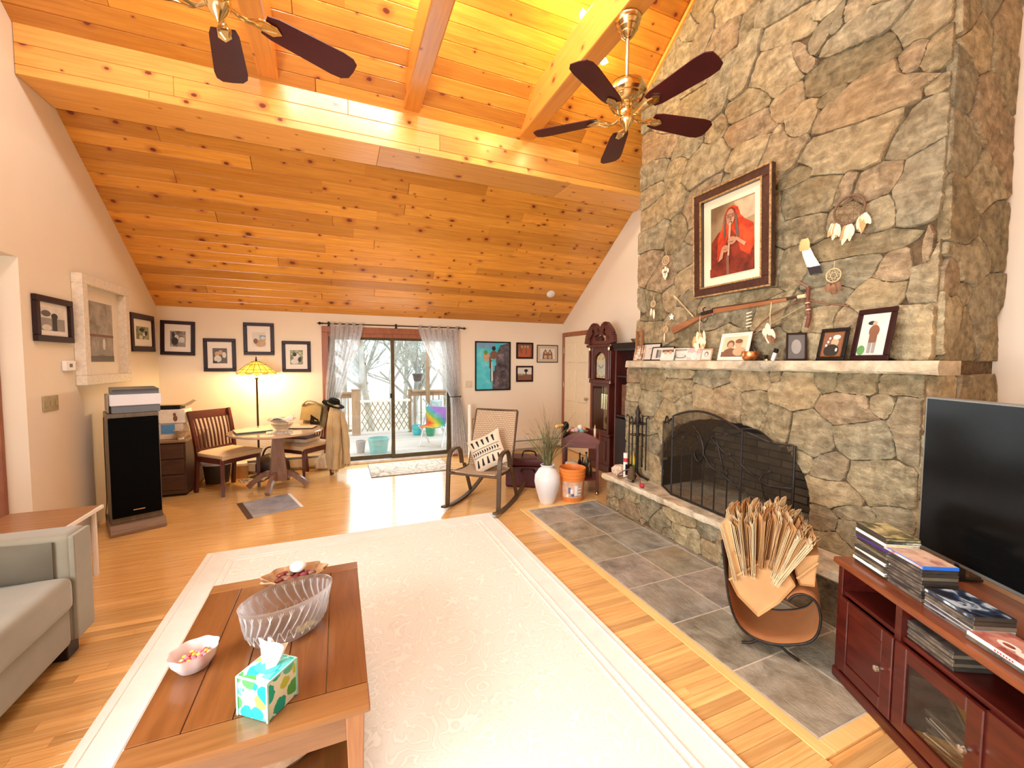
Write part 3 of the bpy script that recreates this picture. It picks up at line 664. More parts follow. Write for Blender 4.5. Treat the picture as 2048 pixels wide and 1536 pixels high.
# hearth face
Hh = [(640,250,25,10,.8),(655,315,40,15,.6),(775,270,35,15,.8),(760,355,55,25,.9),(700,255,25,10,.7),(870,350,45,20,.9),(930,420,60,40,.6),(1060,400,60,30,.5),(1090,520,80,50,.7),(980,480,40,30,.6),(1220,480,50,40,.8),(1235,600,55,60,.8),(1330,560,60,40,.9),(1340,700,60,50,.9),(1450,700,60,40,.9),(1470,850,70,60,.8),(1600,900,80,60,.9),(1750,1050,90,70,.8),(840,440,30,20,.7)]
Hh = [(1000+x*.3418, 900+y*.3418, dx*.3418, dy*.3418, q) for x, y, dx, dy, q in Hh]
HF = HX+.045
grow_stones(Hh, pl(HF), lambda A, B: (A > 1.34) & (A < 3.65) & (B > .002) & (B < HZ0-.004), lambda a, b, h: (HF+.008-h, a, b), depth=(.01, .022), gap=.012)
# near side of the chimney
ply = lambda Y: (lambda px, py: (lambda p: (p.x, p.z))(ony(px, py, Y)))
Sd = [(1925,585,14,-2,.8),(1920,690,26,-4,1.3),(1970,610,30,0,1.2),(1900,640,20,0,1.4),(1985,690,20,0,2),(1945,520,40,-8,.6),(1900,560,14,0,1.5),(1975,470,30,0,1.4),(1925,430,26,-8,1.4),(1960,370,40,-10,.8),(1935,300,30,-8,1.2),(1995,290,24,0,1.8),(1965,220,40,-10,.8),(1930,170,22,0,1.6),(2000,140,28,-8,1.3),(1950,90,30,-8,1),(2005,50,30,0,1.2),(1930,20,26,0,1.2),(1985,-20,34,-8,1),(1925,-60,24,0,1.2),(2020,-80,30,-8,1.2)]
grow_stones(Sd, ply(CY0), lambda A, B: (A > CX+.002) & (A < XR) & (B > ZM1) & (B < 4.2), lambda a, b, h: (a, CY0+.012-h, b), depth=(.018, .04))
Sl = [(1880,790,26,0,1.2),(1930,830,30,0,1.3),(1975,900,30,0,1.4),(1890,900,30,0,1.3),(1920,990,36,0,1),(1980,1040,30,0,1.2),(1880,1060,30,0,1),(1990,800,20,0,1.2)]
grow_stones(Sl, ply(LY0), lambda A, B: (A > LX+.002) & (A < XR) & (B > .01) & (B < ZM0), lambda a, b, h: (a, LY0+.012-h, b), depth=(.015, .03))
# ---------------------------------------------------------------- pictures
def ell(cx, cy, rx, ry, n=16, a0=0): return [(cx+rx*math.cos(2*math.pi*i/n+a0), cy+ry*math.sin(2*math.pi*i/n+a0)) for i in range(n)]
def rect(x0, y0, x1, y1): return [(x0, y0), (x1, y0), (x1, y1), (x0, y1)]
def flat(name, layers, w_, h_, parent, y=0, x0=0, z0=0, dy=.0005):
    """flat print: layers of (material, outline in 0..1) on a w x h sheet facing local -Y"""
    g = G(); mats = []
    for i, (m_, poly) in enumerate(layers):
        if m_ not in mats: mats.append(m_)
        g.cur = mats.index(m_)
        poly = [(min(1, max(0, u)), min(1, max(0, v))) for u, v in poly]
        g.add([(x0+(u-.5)*w_, y-dy*i, z0+v*h_) for u, v in poly], [tuple(range(len(poly)))])
    return obj(name, g, mats, parent)
def picture(label, w_, h_, fw, depth, m_f, layers, M, border=0, m_b=None, name='picture_frame', cat='picture', group=None, pic=None, offs=(0, 0), lip=0):
    """framed picture, bottom centre at local origin, facing local -Y, hung with its back at y=0"""
    t = thing(name, label, cat, M=M, group=group); hw = w_/2
    g = G()
    for a, b, c, d in ((-hw, hw, 0, fw), (-hw, hw, h_-fw, h_), (-hw, -hw+fw, fw, h_-fw), (hw-fw, hw, fw, h_-fw)): g.box(a, b, -depth, 0, c, d)
    obj('frame', g, m_f, t, bevel=min(.004, fw*.25))
    if lip:
        g = G()
        for a, b, c, d in ((-hw+fw-lip, hw-fw+lip, fw-lip, fw), (-hw+fw-lip, hw-fw+lip, h_-fw, h_-fw+lip), (-hw+fw-lip, -hw+fw, fw, h_-fw), (hw-fw, hw-fw+lip, fw, h_-fw)): g.box(a, b, -depth-.006, -depth+.002, c, d)
        obj('inner_lip', g, plain('tarnished_gilt', (.45, .30, .12), .45, .6, var=.5, scale=60), t)
    obj('backing', G().box(-hw+fw, hw-fw, -.006, -.001, fw, h_-fw), m_black, t)
    iw, ih = w_-2*fw, h_-2*fw
    if border: obj('mat_board', G().box(-iw/2, iw/2, -.009, -.006, fw, h_-fw), m_b or m_paper, t)
    pw, ph = pic or (iw-2*border, ih-2*border)
    flat('print', layers, pw, ph, t, -.0096 if border else -.0066, offs[0], fw+(ih-ph)/2+offs[1])
    return t
def at_back(x, z, y=YB-.001): return Matrix.Translation((x, y, z))
def at_left(y, z, tilt=0): return Matrix.Translation((XL+.001, y, z)) @ Matrix.Rotation(math.pi/2, 4, 'Z') @ Matrix.Rotation(tilt, 4, 'Y')
m_frame = plain('mahogany_frame', (.022, .006, .006), .4, var=.2, spec=.3)
m_bk = plain('print_black', (.02, .018, .015), .5); m_dg = plain('print_dark_grey', (.10, .09, .08), .5); m_mg = plain('print_grey', (.28, .26, .23), .5); m_lg = plain('print_pale', (.66, .62, .54), .5)
m_sep = mottle('sepia_print', [(.3, (.05, .04, .03)), (.5, (.22, .19, .15)), (.7, (.55, .5, .42))], 22)
m_sep2 = mottle('olive_print', [(.3, (.05, .06, .02)), (.5, (.22, .24, .10)), (.7, (.55, .55, .36))], 26)
m_brn = plain('print_brown', (.20, .09, .05), .5); m_tan = plain('print_tan', (.50, .33, .19), .5); m_blu = plain('print_blue', (.18, .34, .50), .5)
m_mat = plain('mat_board_white', (.80, .74, .66), .8, var=.02)
def people(k):
    if k == 0: return [(m_sep, rect(0, 0, 1, 1)), (m_bk, ell(.2, .75, .1, .2)), (m_lg, ell(.42, .6, .14, .16)), (m_bk, ell(.3, .35, .22, .25)), (m_lg, ell(.75, .45, .2, .18)), (m_mg, rect(.5, 0, 1, .25))]
    if k == 1: return [(m_dg, rect(0, 0, 1, 1)), (m_tan, ell(.55, .72, .16, .16)), (m_tan, ell(.3, .62, .16, .16)), (m_lg, ell(.35, .3, .26, .22)), (m_lg, ell(.8, .55, .14, .2)), (m_bk, rect(0, 0, .3, .15))]
    if k == 2: return [(m_lg, rect(0, 0, 1, 1)), (m_blu, rect(.55, .55, 1, .8)), (m_tan, ell(.6, .25, .4, .25)), (m_brn, ell(.25, .4, .16, .18)), (m_tan, ell(.8, .5, .18, .2)), (m_lg, ell(.8, .62, .18, .1))]
    if k == 3: return [(m_sep2, rect(0, 0, 1, 1)), (m_lg, ell(.5, .55, .25, .22)), (m_bk, ell(.35, .7, .16, .14)), (m_lg, ell(.35, .2, .3, .18)), (m_bk, ell(.75, .35, .14, .18))]
    if k == 4: return [(m_mg, rect(0, 0, 1, 1)), (m_lg, rect(0, .55, 1, 1)), (m_dg, ell(.2, .75, .2, .14)), (m_bk, rect(.45, 0, .65, .6)), (m_bk, ell(.55, .65, .14, .14)), (m_lg, ell(.2, .12, .2, .14))]
    if k == 5: return [(m_sep2, rect(0, 0, 1, 1)), (m_bk, ell(.45, .75, .2, .14)), (m_lg, ell(.6, .4, .14, .14)), (m_lg, ell(.35, .15, .14, .16)), (m_bk, ell(.75, .5, .1, .2))]
labs = ['dark framed photo of people outdoors nearest the wall corner', 'dark framed photo of a family group hung lower left of the stained glass lamp', 'dark framed photo of two heads hung above the stained glass lamp', 'dark framed photo with green background hung beside the sheer curtain']
for i, (x, z0) in enumerate(((-1.89, 1.612), (-1.441, 1.401), (-.991, 1.624), (-.541, 1.388))):
    M = at_back(x, z0) @ Matrix.Rotation(R_(1.6), 4, 'Y') if i in (0,) else at_back(x, z0)
    picture(labs[i], .36, .435, .044, .022, m_frame, people(i), M, .07, m_mat, group='matching dark frames', pic=(.16, .20), offs=(.0, -.01))
picture('dark framed photo of a lone figure left of the tall white frame', .47, .352, .048, .03, m_frame, people(4), at_left(4.46, 1.688), .04, m_mat, group='matching dark frames')
picture('dark framed photo between the tall white frame and the wall corner', .62, .43, .062, .024, m_frame, people(5), at_left(6.09, 1.645, R_(-.8)), .08, m_mat, group='matching dark frames')
# tall white frame
m_wf = plain('whitewashed_frame', (.74, .65, .52), .6, var=.12, scale=40)
m_old = mottle('old_stone_print', [(.3, (.16, .13, .10)), (.5, (.30, .27, .22)), (.7, (.42, .38, .32))], 9)
picture('tall whitewashed frame holding a grey brown print above the printer', .86, .97, .085, .075, m_wf, [(m_old, rect(0, 0, 1, 1)), (m_mg, rect(.04, .12, .75, .42)), (m_old, rect(.1, .15, .4, .4)), (m_lg, ell(.6, .3, .06, .1)), (m_brn, rect(0, .42, 1, .46)), (m_dg, rect(0, .0, 1, .1))], at_left(5.17, 1.325), .12, plain('ivory_mat', (.78, .70, .56), .8, var=.02))
# right side of the back wall
m_sea = mottle('turquoise_sea', [(.3, (.02, .42, .55)), (.6, (.10, .58, .66)), (.75, (.30, .72, .70))], 4)
m_rk = mottle('rock_print', [(.3, (.02, .02, .025)), (.55, (.12, .10, .11)), (.75, (.30, .26, .27))], 9)
picture('large black framed poster of a climber with a basket on a sea cliff', .636, .823, .022, .02, m_black,
        [(m_sea, rect(0, 0, 1, 1)), (m_blu, rect(0, .88, .55, 1)), (m_rk, [(.98, 1), (.72, .95), (.62, .78), (.58, .6), (.62, .45), (.5, .38), (.48, .0), (1, 0), (1, 1)]), (m_rk, [(.55, .5), (.7, .56), (1, .52), (1, 0), (.52, 0)]), (m_tan, ell(.3, .7, .1, .1)), (plain('print_green', (.10, .28, .08), .5), ell(.28, .79, .06, .05)), (m_brn, ell(.52, .74, .11, .09)), (m_bk, ell(.52, .88, .06, .05)), (m_brn, rect(.38, .45, .44, .7)), (m_bk, rect(.42, .15, .47, .62)), (m_lg, [(.44, .6), (.47, .6), (.5, .2), (.44, .15)])], at_back(2.40, 1.062))
picture('small brown framed print of a red group right of the poster', .325, .28, .028, .018, m_frame, [(m_brn, rect(0, 0, 1, 1)), (plain('print_rust', (.42, .10, .04), .5), rect(.08, 0, .92, .75)), (m_brn, ell(.25, .55, .1, .3)), (m_tan, ell(.3, .8, .06, .09)), (m_tan, ell(.52, .82, .06, .09)), (m_tan, ell(.72, .8, .06, .09)), (m_brn, ell(.6, .45, .06, .3))], at_back(2.985, 1.60))
picture('small brown framed print of a dark tree on a plain', .325, .277, .028, .018, m_frame, [(m_brn, rect(0, 0, 1, .45)), (m_lg, rect(0, .45, 1, 1)), (m_bk, ell(.6, .75, .14, .12)), (m_bk, rect(.56, .15, .64, .75)), (m_brn, ell(.66, .28, .12, .2)), (m_sep, rect(0, .38, .5, .5))], at_back(2.985, 1.20))
picture('thin dark frame with two hooded figures on beige mat', .42, .312, .014, .015, m_frame, [(m_lg, rect(0, 0, 1, 1)), (m_brn, [(.15, 0), (.2, .6), (.36, .95), (.5, .6), (.52, 0)]), (m_brn, [(.5, 0), (.52, .6), (.66, .95), (.82, .6), (.85, 0)]), (m_tan, ell(.36, .62, .08, .14)), (m_tan, ell(.66, .62, .08, .14)), (m_tan, ell(.36, .2, .12, .18)), (m_tan, ell(.66, .2, .12, .18))], at_back(3.43, 1.535), .05, plain('beige_mat', (.52, .43, .32), .8, var=.02))
def plate(label, M, w_, h_, m_, n):
    t = thing('switch_plate', label, 'switch', M=M)
    obj('cover', G().box(-w_/2, w_/2, -.007, 0, 0, h_), m_, t, bevel=.003)
    for i in range(n): obj('toggle', G().box((i-(n-1)/2)*w_/n-.012, (i-(n-1)/2)*w_/n+.012, -.012, -.007, h_*.3, h_*.7), m_, t, bevel=.002)
m_beige = plain('almond_plastic', (.66, .58, .42), .4, var=.03)
plate('almond light switch plate between curtain and poster', at_back(1.978, 1.12), .113, .11, m_beige, 2)
plate('brass coloured triple switch plate under the thermostat', at_left(4.384, 1.145), .19, .12, plain('dull_gold_plate', (.46, .37, .20), .45, .3), 3)
t = thing('thermostat', 'small white wall thermostat beside the tall white frame', 'thermostat', M=at_left(4.62, 1.455))
obj('case', G().box(-.07, .07, -.03, 0, 0, .085), m_white, t, bevel=.006); obj('display', G().box(-.02, .02, -.0315, -.03, .03, .06), m_dg, t)
# smoke detector on the sloped ceiling
sm = thing('smoke_detector', 'round white smoke detector on the pine ceiling', 'smoke detector', M=Matrix.Translation((3.174, 5.955, cz(5.955)-.003)) @ Matrix.Rotation(math.pi-AL, 4, 'X'))
obj('base', G().lathe([(.068, 0), (.068, .012)], 24), m_white, sm, smooth=40); obj('cover', G().lathe([(.06, .012), (.06, .03), (.045, .04), (.0, .042)], 24), m_white, sm, smooth=40)

# ---------------------------------------------------------------- speaker, printer, low cabinet
sp = thing('floor_speaker', 'tall black floor speaker with cloth grille on a wide plinth', 'speaker', (-1.80, 4.92, 0), R_(25))
m_spk = wood('black_ash', (.10, .075, .05), (.16, .12, .08), .45, (14, 14, 2), .1, .2); m_gr = plain('grille_cloth', (.003, .003, .003), .95, var=.3, scale=200, spec=.05)
m_plin = wood('worn_plinth', (.16, .10, .06), (.24, .16, .10), .5, (2, 14, 14), .1, .2)
obj('plinth', G().prism([(-.30, 0), (-.30, .03), (-.24, .085), (.22, .085), (.22, 0)], -.19, .19, lambda u, v, w_: (w_, u, v)), m_plin, sp, bevel=.004)
obj('cabinet', G().box(-.175, .175, -.20, .2, .085, 1.07), m_spk, sp, bevel=.004)
gr = obj('grille', G().box(-.168, .168, -.225, -.20, .14, 1.035), m_gr, sp, bevel=.006)
obj('badge', G().box(-.03, .05, -.2275, -.225, .19, .197), m_chrome, gr)
obj('speaker_wire', G().tube(spline([(-.178, .1, 1.02), (-.182, .08, .8), (-.18, .12, .5), (-.182, .1, .25), (-.19, .12, .12), (-.19, .05, .06)]), .003, 5), m_black, sp)
pr = thing('printer', 'grey and white desktop printer standing on the floor speaker', 'printer', (-1.765, 4.905, 1.071), R_(25))
m_pg = plain('printer_slate', (.13, .15, .17), .4, var=.05); m_pw = plain('printer_white', (.72, .72, .74), .4, var=.02); m_pt = plain('printer_taupe', (.36, .30, .23), .5)
obj('paper_tray', G().box(-.165, .165, -.16, .15, 0, .065), m_pg, pr, bevel=.004)
obj('body', G().box(-.175, .175, -.17, .16, .067, .17), [m_pw], pr, bevel=.006)
obj('side_cover', G().box(-.19, -.176, -.10, .16, .005, .165), m_pt, pr, bevel=.004)
obj('scanner_lid', G().prism([(-.165, .172), (-.16, .205), (-.19, .215), (.14, .225), (.16, .172)], -.16, .16, lambda u, v, w_: (w_, u, v)), m_pg, pr, bevel=.003)
cb = thing('low_cabinet', 'dark brown low cabinet behind the floor speaker', 'cabinet', (-1.84, 6.02, 0))
m_cab = wood('dark_walnut', (.055, .025, .018), (.10, .05, .03), .4, (2, 10, 10))
obj('body', G().box(-.25, .22, -.30, .5, .03, .62), m_cab, cb, bevel=.003); obj('top', G().box(-.253, .235, -.32, .51, .62, .645), wood('cabinet_top', (.30, .18, .10), (.42, .27, .16), .35), cb, bevel=.003)
for z0 in (.08, .26, .44):
    d = obj('drawer', G().box(-.23, .20, -.312, -.30, z0, z0+.16), m_cab, cb, bevel=.004); obj('knob', G().sph((-.015, -.325, z0+.08), .013), m_brass, d)
# things on the cabinet
ZC = .646
def boxy(name, lab, cat, c, d, m_, rz=0, bev=.004, extra=None):
    t = thing(name, lab, cat, c, rz); obj('carton', G().box(-d[0]/2, d[0]/2, -d[1]/2, d[1]/2, 0, d[2]), m_, t, bevel=bev)
    if extra: extra(t)
    return t
m_lab = plain('label_blue', (.10, .30, .62), .5)
t = boxy('cookie_tin', 'cream lidded carton at the bottom of the pile on the cabinet', 'box', (-1.80, 5.93, ZC), (.28, .24, .05), plain('cream_card', (.75, .62, .45), .7))
t = boxy('blue_box', 'blue and white box in the pile on the low cabinet', 'box', (-1.79, 5.93, ZC+.051), (.26, .22, .13), plain('pale_card', (.70, .62, .55), .7), extra=lambda t: obj('label', G().box(-.08, .05, -.1115, -.11, .01, .12), m_lab, t))
t = boxy('white_carton', 'white carton with a small brown figure printed on it', 'box', (-1.78, 5.93, ZC+.182), (.28, .24, .155), plain('white_card', (.80, .76, .70), .7), extra=lambda t: flat('printed_figure', [(m_brn, ell(.5, .35, .3, .35)), (m_brn, ell(.42, .8, .22, .2))], .07, .1, t, -.1205, .05, .02))
t = thing('label_maker', 'black desk gadget with beige arm on top of the carton pile', 'gadget', (-1.77, 5.93, ZC+.3375))
obj('base', G().box(-.12, .08, -.09, .09, 0, .045), m_black, t, bevel=.006); obj('arm', G().prism([(-.14, .05), (.1, .05), (.2, .11), (.215, .10), (.14, .035), (-.14, .04)], -.05, .05, lambda u, v, w_: (u, w_, v)), plain('beige_plastic', (.60, .48, .30), .5), t, bevel=.003)
t = thing('small_basket', 'small beige woven basket on the edge of the cabinet', 'basket', (-1.665, 5.745, ZC))
obj('weave', G().lathe([(.03, 0), (.032, .012), (.026, .02), (.06, .105), (.066, .11), (.058, .108), (.026, .03), (0, .028)], 18), mottle('wicker', [(.4, (.36, .27, .18)), (.6, (.70, .60, .45))], 60), t, smooth=40)
# waste basket, carton and bag on the floor
wb2 = thing('waste_basket', 'dark waste basket with white liner under the chair', 'waste basket', (-1.44, 6.20, 0))
obj('bin', G().lathe([(.12, 0), (.125, .01), (.155, .27), (.15, .27), (.115, .02), (0, .02)], 20, sx=1, sy=.7), plain('dark_bin', (.05, .035, .02), .6), wb2, smooth=40)
obj('liner', G().lathe([(.150, .24), (.163, .235), (.166, .275), (.15, .285), (.13, .25)], 28, sx=1, sy=.7, wob=lambda a, i: 1+.03*math.sin(9*a+i*1.7)), plain('plastic_liner', (.72, .72, .74), .3), wb2, smooth=60)
obj('rubbish', G().lathe([(.145, .255), (.11, .30), (.05, .315), (0, .30)], 20, sx=1, sy=.7, wob=lambda a, i: 1+.12*math.sin(7*a+i*2)), mottle('crumpled_rubbish', [(.35, (.03, .025, .02)), (.55, (.2, .15, .08)), (.7, (.6, .55, .45))], 30), wb2)
t = boxy('cardboard_box', 'open brown cardboard box of papers under the wooden chair', 'box', (-1.22, 6.40, 0), (.16, .20, .17), plain('kraft_card', (.50, .28, .10), .8), R_(8))
obj('papers', G().box(-.07, .07, -.09, .09, .17, .19), m_paper, t)
sb = thing('shoulder_bag', 'dark brown slouchy bag on the floor behind the table', 'bag', (-.86, 6.42, 0))
obj('pouch', G().lathe([(.16, 0), (.21, .05), (.20, .15), (.14, .25), (.05, .28), (0, .28)], 20, sx=1, sy=.5, wob=lambda a, i: 1+.05*math.sin(5*a+i)), plain('bag_leather', (.035, .018, .014), .4, var=.4), sb, smooth=50)
obj('strap', G().tube(spline([(-.13, 0, .2), (-.06, -.02, .36), (.07, -.02, .35), (.13, 0, .2)]), .012, 7), plain('bag_leather', (.035, .018, .014)), sb, smooth=60)
for i, (x, y, r_, z_) in enumerate(((-1.07, 6.16, 20, 0), (-1.0, 6.14, -15, .013))):
    tag(obj('magazine', G().box(-.12, .12, -.09, .09, 0, .012), mottle('magazine_cover', [(.4, (.08, .06, .06)), (.6, (.7, .65, .6))], 15), loc=(x, y, z_), rz=R_(r_), bevel=.002), ('magazine lying on the floor by the bag', 'magazine lying on top of another by the bag')[i], 'magazine')

# ---------------------------------------------------------------- dining set
m_seat = plain('oatmeal_upholstery', (.70, .54, .34), .9, var=.06, scale=50, bump=.1)
def dining_chair(label, loc, rz):
    """slat-back chair facing local -Y, origin on the floor under the seat centre"""
    t = thing('dining_chair', label, 'chair', loc, rz, 'slat back dining chairs'); W, D = .235, .225
    g = G().grid(lambda u, v: ((u-.5)*.49*(1-.06*v), -.25+.49*v, .475+.03*min(1, 6*min(u, 1-u, v, 1-v))), 10, 10, .055); obj('seat', g, m_seat, t, smooth=50)
    obj('apron', G().box(-W+.01, W-.01, -D, -D+.022, .375, .435).box(-W+.01, W-.01, D-.022, D, .375, .435).box(-W, -W+.022, -D, D, .375, .435).box(W-.022, W, -D, D, .375, .435), m_cherry, t)
    for s_ in (-1, 1):
        obj('leg', G().tube([(s_*(W-.018), -D+.018, 0), (s_*(W-.018), -D+.018, .435)], [.02, .028], 4), m_cherryv, t)
        pts = spline([(s_*(W-.015), D+.03, 0), (s_*(W-.015), D, .3), (s_*(W-.015), D-.005, .48), (s_*(W-.01), D+.035, .72), (s_*(W-.005), D+.10, .95)], 5)
        g = G()
        for a, b in zip(pts, pts[1:]): g.bar(a, b, .032, .042, (0, 1, 0))
        obj('back_post', g, m_cherryv, t)
    obj('top_rail', G().grid(lambda u, v: ((u-.5)*.46, D+.082+.028*v-.02*math.sin(math.pi*u)*0, .86+.09*v), 8, 3, .024), m_cherry, t)
    obj('lower_rail', G().box(-W+.02, W-.02, D-.014, D+.01, .475, .515), m_cherry, t)
    for i in range(9):
        x = (i-4)*.046
        g = G(); pts = spline([(x*.92, D-.002, .51), (x*.96, D+.028, .7), (x, D+.082, .87)], 4)
        for a, b in zip(pts, pts[1:]): g.bar(a, b, .016, .011, (0, 1, 0))
        obj('slat', g, m_cherry, t)
    return t
a1 = math.atan2(.72, .69); ch1 = dining_chair('slat back wooden chair turned away from the round table', (-1.225, 5.80, 0), a1)
a2 = -math.atan2(.68, .73); ch2 = dining_chair('slat back wooden chair hung with a tan coat beside the sliding door', (-.44, 6.03, 0), a2)
# round pedestal table
tb = thing('pedestal_table', 'round wooden pedestal table with four curved feet', 'table', (-.69, 5.60, 0), R_(12))
m_tw = wood('brown_table', (.20, .10, .06), (.32, .18, .11), .25, (2, 12, 12), .1, .5); m_twv = wood('brown_table_leg', (.17, .085, .055), (.27, .15, .10), .3, (10, 10, 2), .1, .4)
obj('tabletop', G().lathe([(.47, .69), (.50, .70), (.503, .715), (.495, .722), (0, .722)], 48), wood('pale_tabletop', (.40, .26, .17), (.52, .36, .25), .18, (2, 12, 12), .1, .6), tb, smooth=40)
obj('under_frame', G().box(-.2, .2, -.03, .03, .65, .69).box(-.03, .03, -.2, .2, .65, .69), m_tw, tb)
obj('pedestal', G().add([(s1*w_, s2*w_, z_) for z_, w_ in ((.12, .085), (.2, .088), (.65, .05)) for s1, s2 in ((-1, -1), (1, -1), (1, 1), (-1, 1))], [(i*4+j, i*4+(j+1) % 4, i*4+4+(j+1) % 4, i*4+4+j) for i in range(2) for j in range(4)]+[(3, 2, 1, 0), (8, 9, 10, 11)]), m_twv, tb, bevel=.004)
for k in range(4):
    a = k*math.pi/2+R_(-25); g = G()
    pts = spline([(.06, 0, .20), (.15, 0, .19), (.26, 0, .11), (.33, 0, .042)], 5)
    for p, q in zip(pts, pts[1:]): g.bar(p, q, .045, .06, (0, 0, 1))
    obj('foot', g.xf(Matrix.Rotation(a, 4, 'Z')), m_twv, tb)
ZT = .7225
def slabthing(name, lab, cat, c, d, m_, rz, m2=None):
    t = thing(name, lab, cat, c, rz)
    obj('cover', G().box(-d[0]/2, d[0]/2, -d[1]/2, d[1]/2, d[2]*.72, d[2]), m_, t, bevel=.001); obj('base', G().box(-d[0]/2, d[0]/2, -d[1]/2, d[1]/2, 0, d[2]*.7), m2 or m_, t, bevel=.001); return t
slabthing('laptop', 'pale green closed laptop near the edge of the round table', 'laptop', (-.93, 5.55, ZT), (.36, .26, .022), plain('mint_lid', (.58, .64, .42), .4, var=.03), R_(18), plain('dark_teal', (.05, .09, .08), .5))
slabthing('placemat_book', 'thin beige folder on the round table by the coat', 'folder', (-.42, 5.66, ZT), (.28, .20, .014), plain('beige_cover', (.66, .54, .40), .6), R_(-14), m_dark)
slabthing('checked_mat', 'patterned placemat under the glass bowls', 'placemat', (-.64, 5.40, ZT), (.27, .2, .008), mottle('checked_print', [(.45, (.25, .22, .2)), (.55, (.75, .7, .62))], 90), R_(6))
def cut_glass(name, fr=.0):
    if name in _mc: return _mc[name]
    b = NB(name); t = b.node('ShaderNodeBsdfTransparent'); t.inputs[0].default_value = (.93, .93, .93, 1); g = b.node('ShaderNodeBsdfGlass'); g.inputs['Roughness'].default_value = .05; g.inputs['IOR'].default_value = 1.5; g.inputs[0].default_value = (.97, .96, .95, 1)
    m_ = b.node('ShaderNodeMixShader'); m_.inputs[0].default_value = .5; b.link(t.outputs[0], m_.inputs[1]); b.link(g.outputs[0], m_.inputs[2])
    d = b.node('ShaderNodeBsdfTranslucent'); d.inputs[0].default_value = (.95, .92, .9, 1); m2 = b.node('ShaderNodeMixShader'); m2.inputs[0].default_value = .22; b.link(m_.outputs[0], m2.inputs[1]); b.link(d.outputs[0], m2.inputs[2]); b.link(m2.outputs[0], b.out.inputs[0]); _mc[name] = b.m; return b.m
m_cut = cut_glass('cut_crystal')
cbw = thing('cake_stand', 'stacked cut glass dishes heaped with papers on the round table', 'glass dish', (-.62, 5.47, ZT+.0085))
wob = lambda a, i: 1+.03*math.cos(16*a)
obj('lower_dish', G().lathe([(.06, 0), (.065, .012), (.11, .07), (.115, .085), (.10, .082), (.05, .02), (0, .018)], 64, wob=wob), m_cut, cbw); obj('upper_dish', G().lathe([(.05, .07), (.06, .085), (.145, .125), (.15, .14), (.13, .135), (.05, .1), (0, .098)], 64, wob=wob), m_cut, cbw)
obj('papers', G().grid(lambda u, v: ((u-.5)*.22, (v-.5)*.2, .14+.03*math.sin(5*u)*math.cos(4*v)), 6, 6, .008), m_paper, cbw)
# on and under the second chair
ZS = .5065
t = slabthing('photo_album', 'dark red album lying on the seat of the coat hung chair', 'album', (-.46, 6.0, ZS), (.34, .27, .06), m_cherry, a2+.15, plain('album_pages', (.62, .52, .40), .8))
boxy('white_tin', 'small white box stacked on the dark red album', 'box', (-.45, 6.02, ZS+.061), (.19, .15, .11), plain('white_tin', (.70, .68, .66), .5), a2+.3)
# coat, hat and satchel on the chair back (local frame of the chair)
Mc = Matrix.Translation((-.44, 6.03, 0)) @ Matrix.Rotation(a2, 4, 'Z')
m_coat = plain('khaki_coat', (.46, .34, .18), .9, var=.1, scale=6, bump=.1)
ct = thing('tan_coat', 'tan coat draped over the back of the wooden chair', 'coat', M=Matrix.Translation((-.045, 5.985, 0)) @ Matrix.Rotation(R_(-8), 4, 'Z'))
def coat_body(u, v):
    a = 2*math.pi*u; prof = [(.985, .02), (.95, .055), (.85, .085), (.7, .105), (.45, .12), (.25, .125), (.10, .10)]
    k = v*(len(prof)-1); i = min(int(k), len(prof)-2); f = k-i; z_ = lerp(prof[i][0], prof[i+1][0], f); r = lerp(prof[i][1], prof[i+1][1], f)
    fold = 1+.10*v*math.sin(7*a+1.5)+.05*v*math.sin(13*a)
    return (-.01+r*fold*math.cos(a)*.95, r*fold*math.sin(a)*.62, z_)
obj('body', G().grid(coat_body, 56, 24), m_coat, ct, smooth=70)
def sleeve(x0, x1, z0, z1, y, nm):
    pts = spline([(x0, y, z0), (lerp(x0, x1, .55)+.02, y-.01, lerp(z0, z1, .4)), (x1, y, z1)], 6); n = len(pts)
    s_ = obj(nm, G().tube(pts, [.05+.012*math.sin(i*1.9)*.4-.008*i/n for i in range(n)], 14), m_coat, ct, smooth=60)
    for dx in (-.015, .02): obj('button', G().sph((x1+dx, y-.048, z1+.03), .007, nu=8, nv=6), m_bk, s_)
sleeve(.02, -.01, .88, .075, -.085, 'sleeve'); sleeve(.06, .135, .86, .13, -.03, 'sleeve')
ht = thing('felt_hat', 'black felt hat hung on the chair back over the coat', 'hat', M=Matrix.Translation((-.075, 6.03, .955)) @ Matrix.Rotation(R_(18), 4, 'Y') @ Matrix.Rotation(R_(12), 4, 'X'))
m_felt = plain('black_felt', (.012, .01, .008), .95, spec=.1)
obj('brim', G().lathe([(.07, .0), (.135, .0), (.14, .008), (.13, .012), (.07, .012)], 30, sx=1.05, sy=.9), m_felt, ht, smooth=50); obj('crown', G().lathe([(.078, .01), (.076, .05), (.06, .085), (.0, .075)], 24, sx=1.05, sy=.9), m_felt, ht, smooth=50)
obj('hat_band', G().lathe([(.079, .012), (.0795, .03), (.077, .03)], 24, sx=1.05, sy=.9), plain('olive_band', (.12, .12, .05), .8), ht, smooth=50)
sg = thing('canvas_satchel', 'olive canvas satchel hanging on the chair back by the round table', 'bag', M=Mc @ Matrix.Translation((-.05, .035, .60)))
m_canv = plain('olive_canvas', (.26, .20, .09), .9, var=.15, scale=10, bump=.15)
obj('pouch', G().grid(lambda u, v: (-.17+.34*u, .155+.05*math.sin(math.pi*u)*math.sin(math.pi*v)+.06*v, .04+.31*v), 10, 10, .05), m_canv, sg, smooth=50)
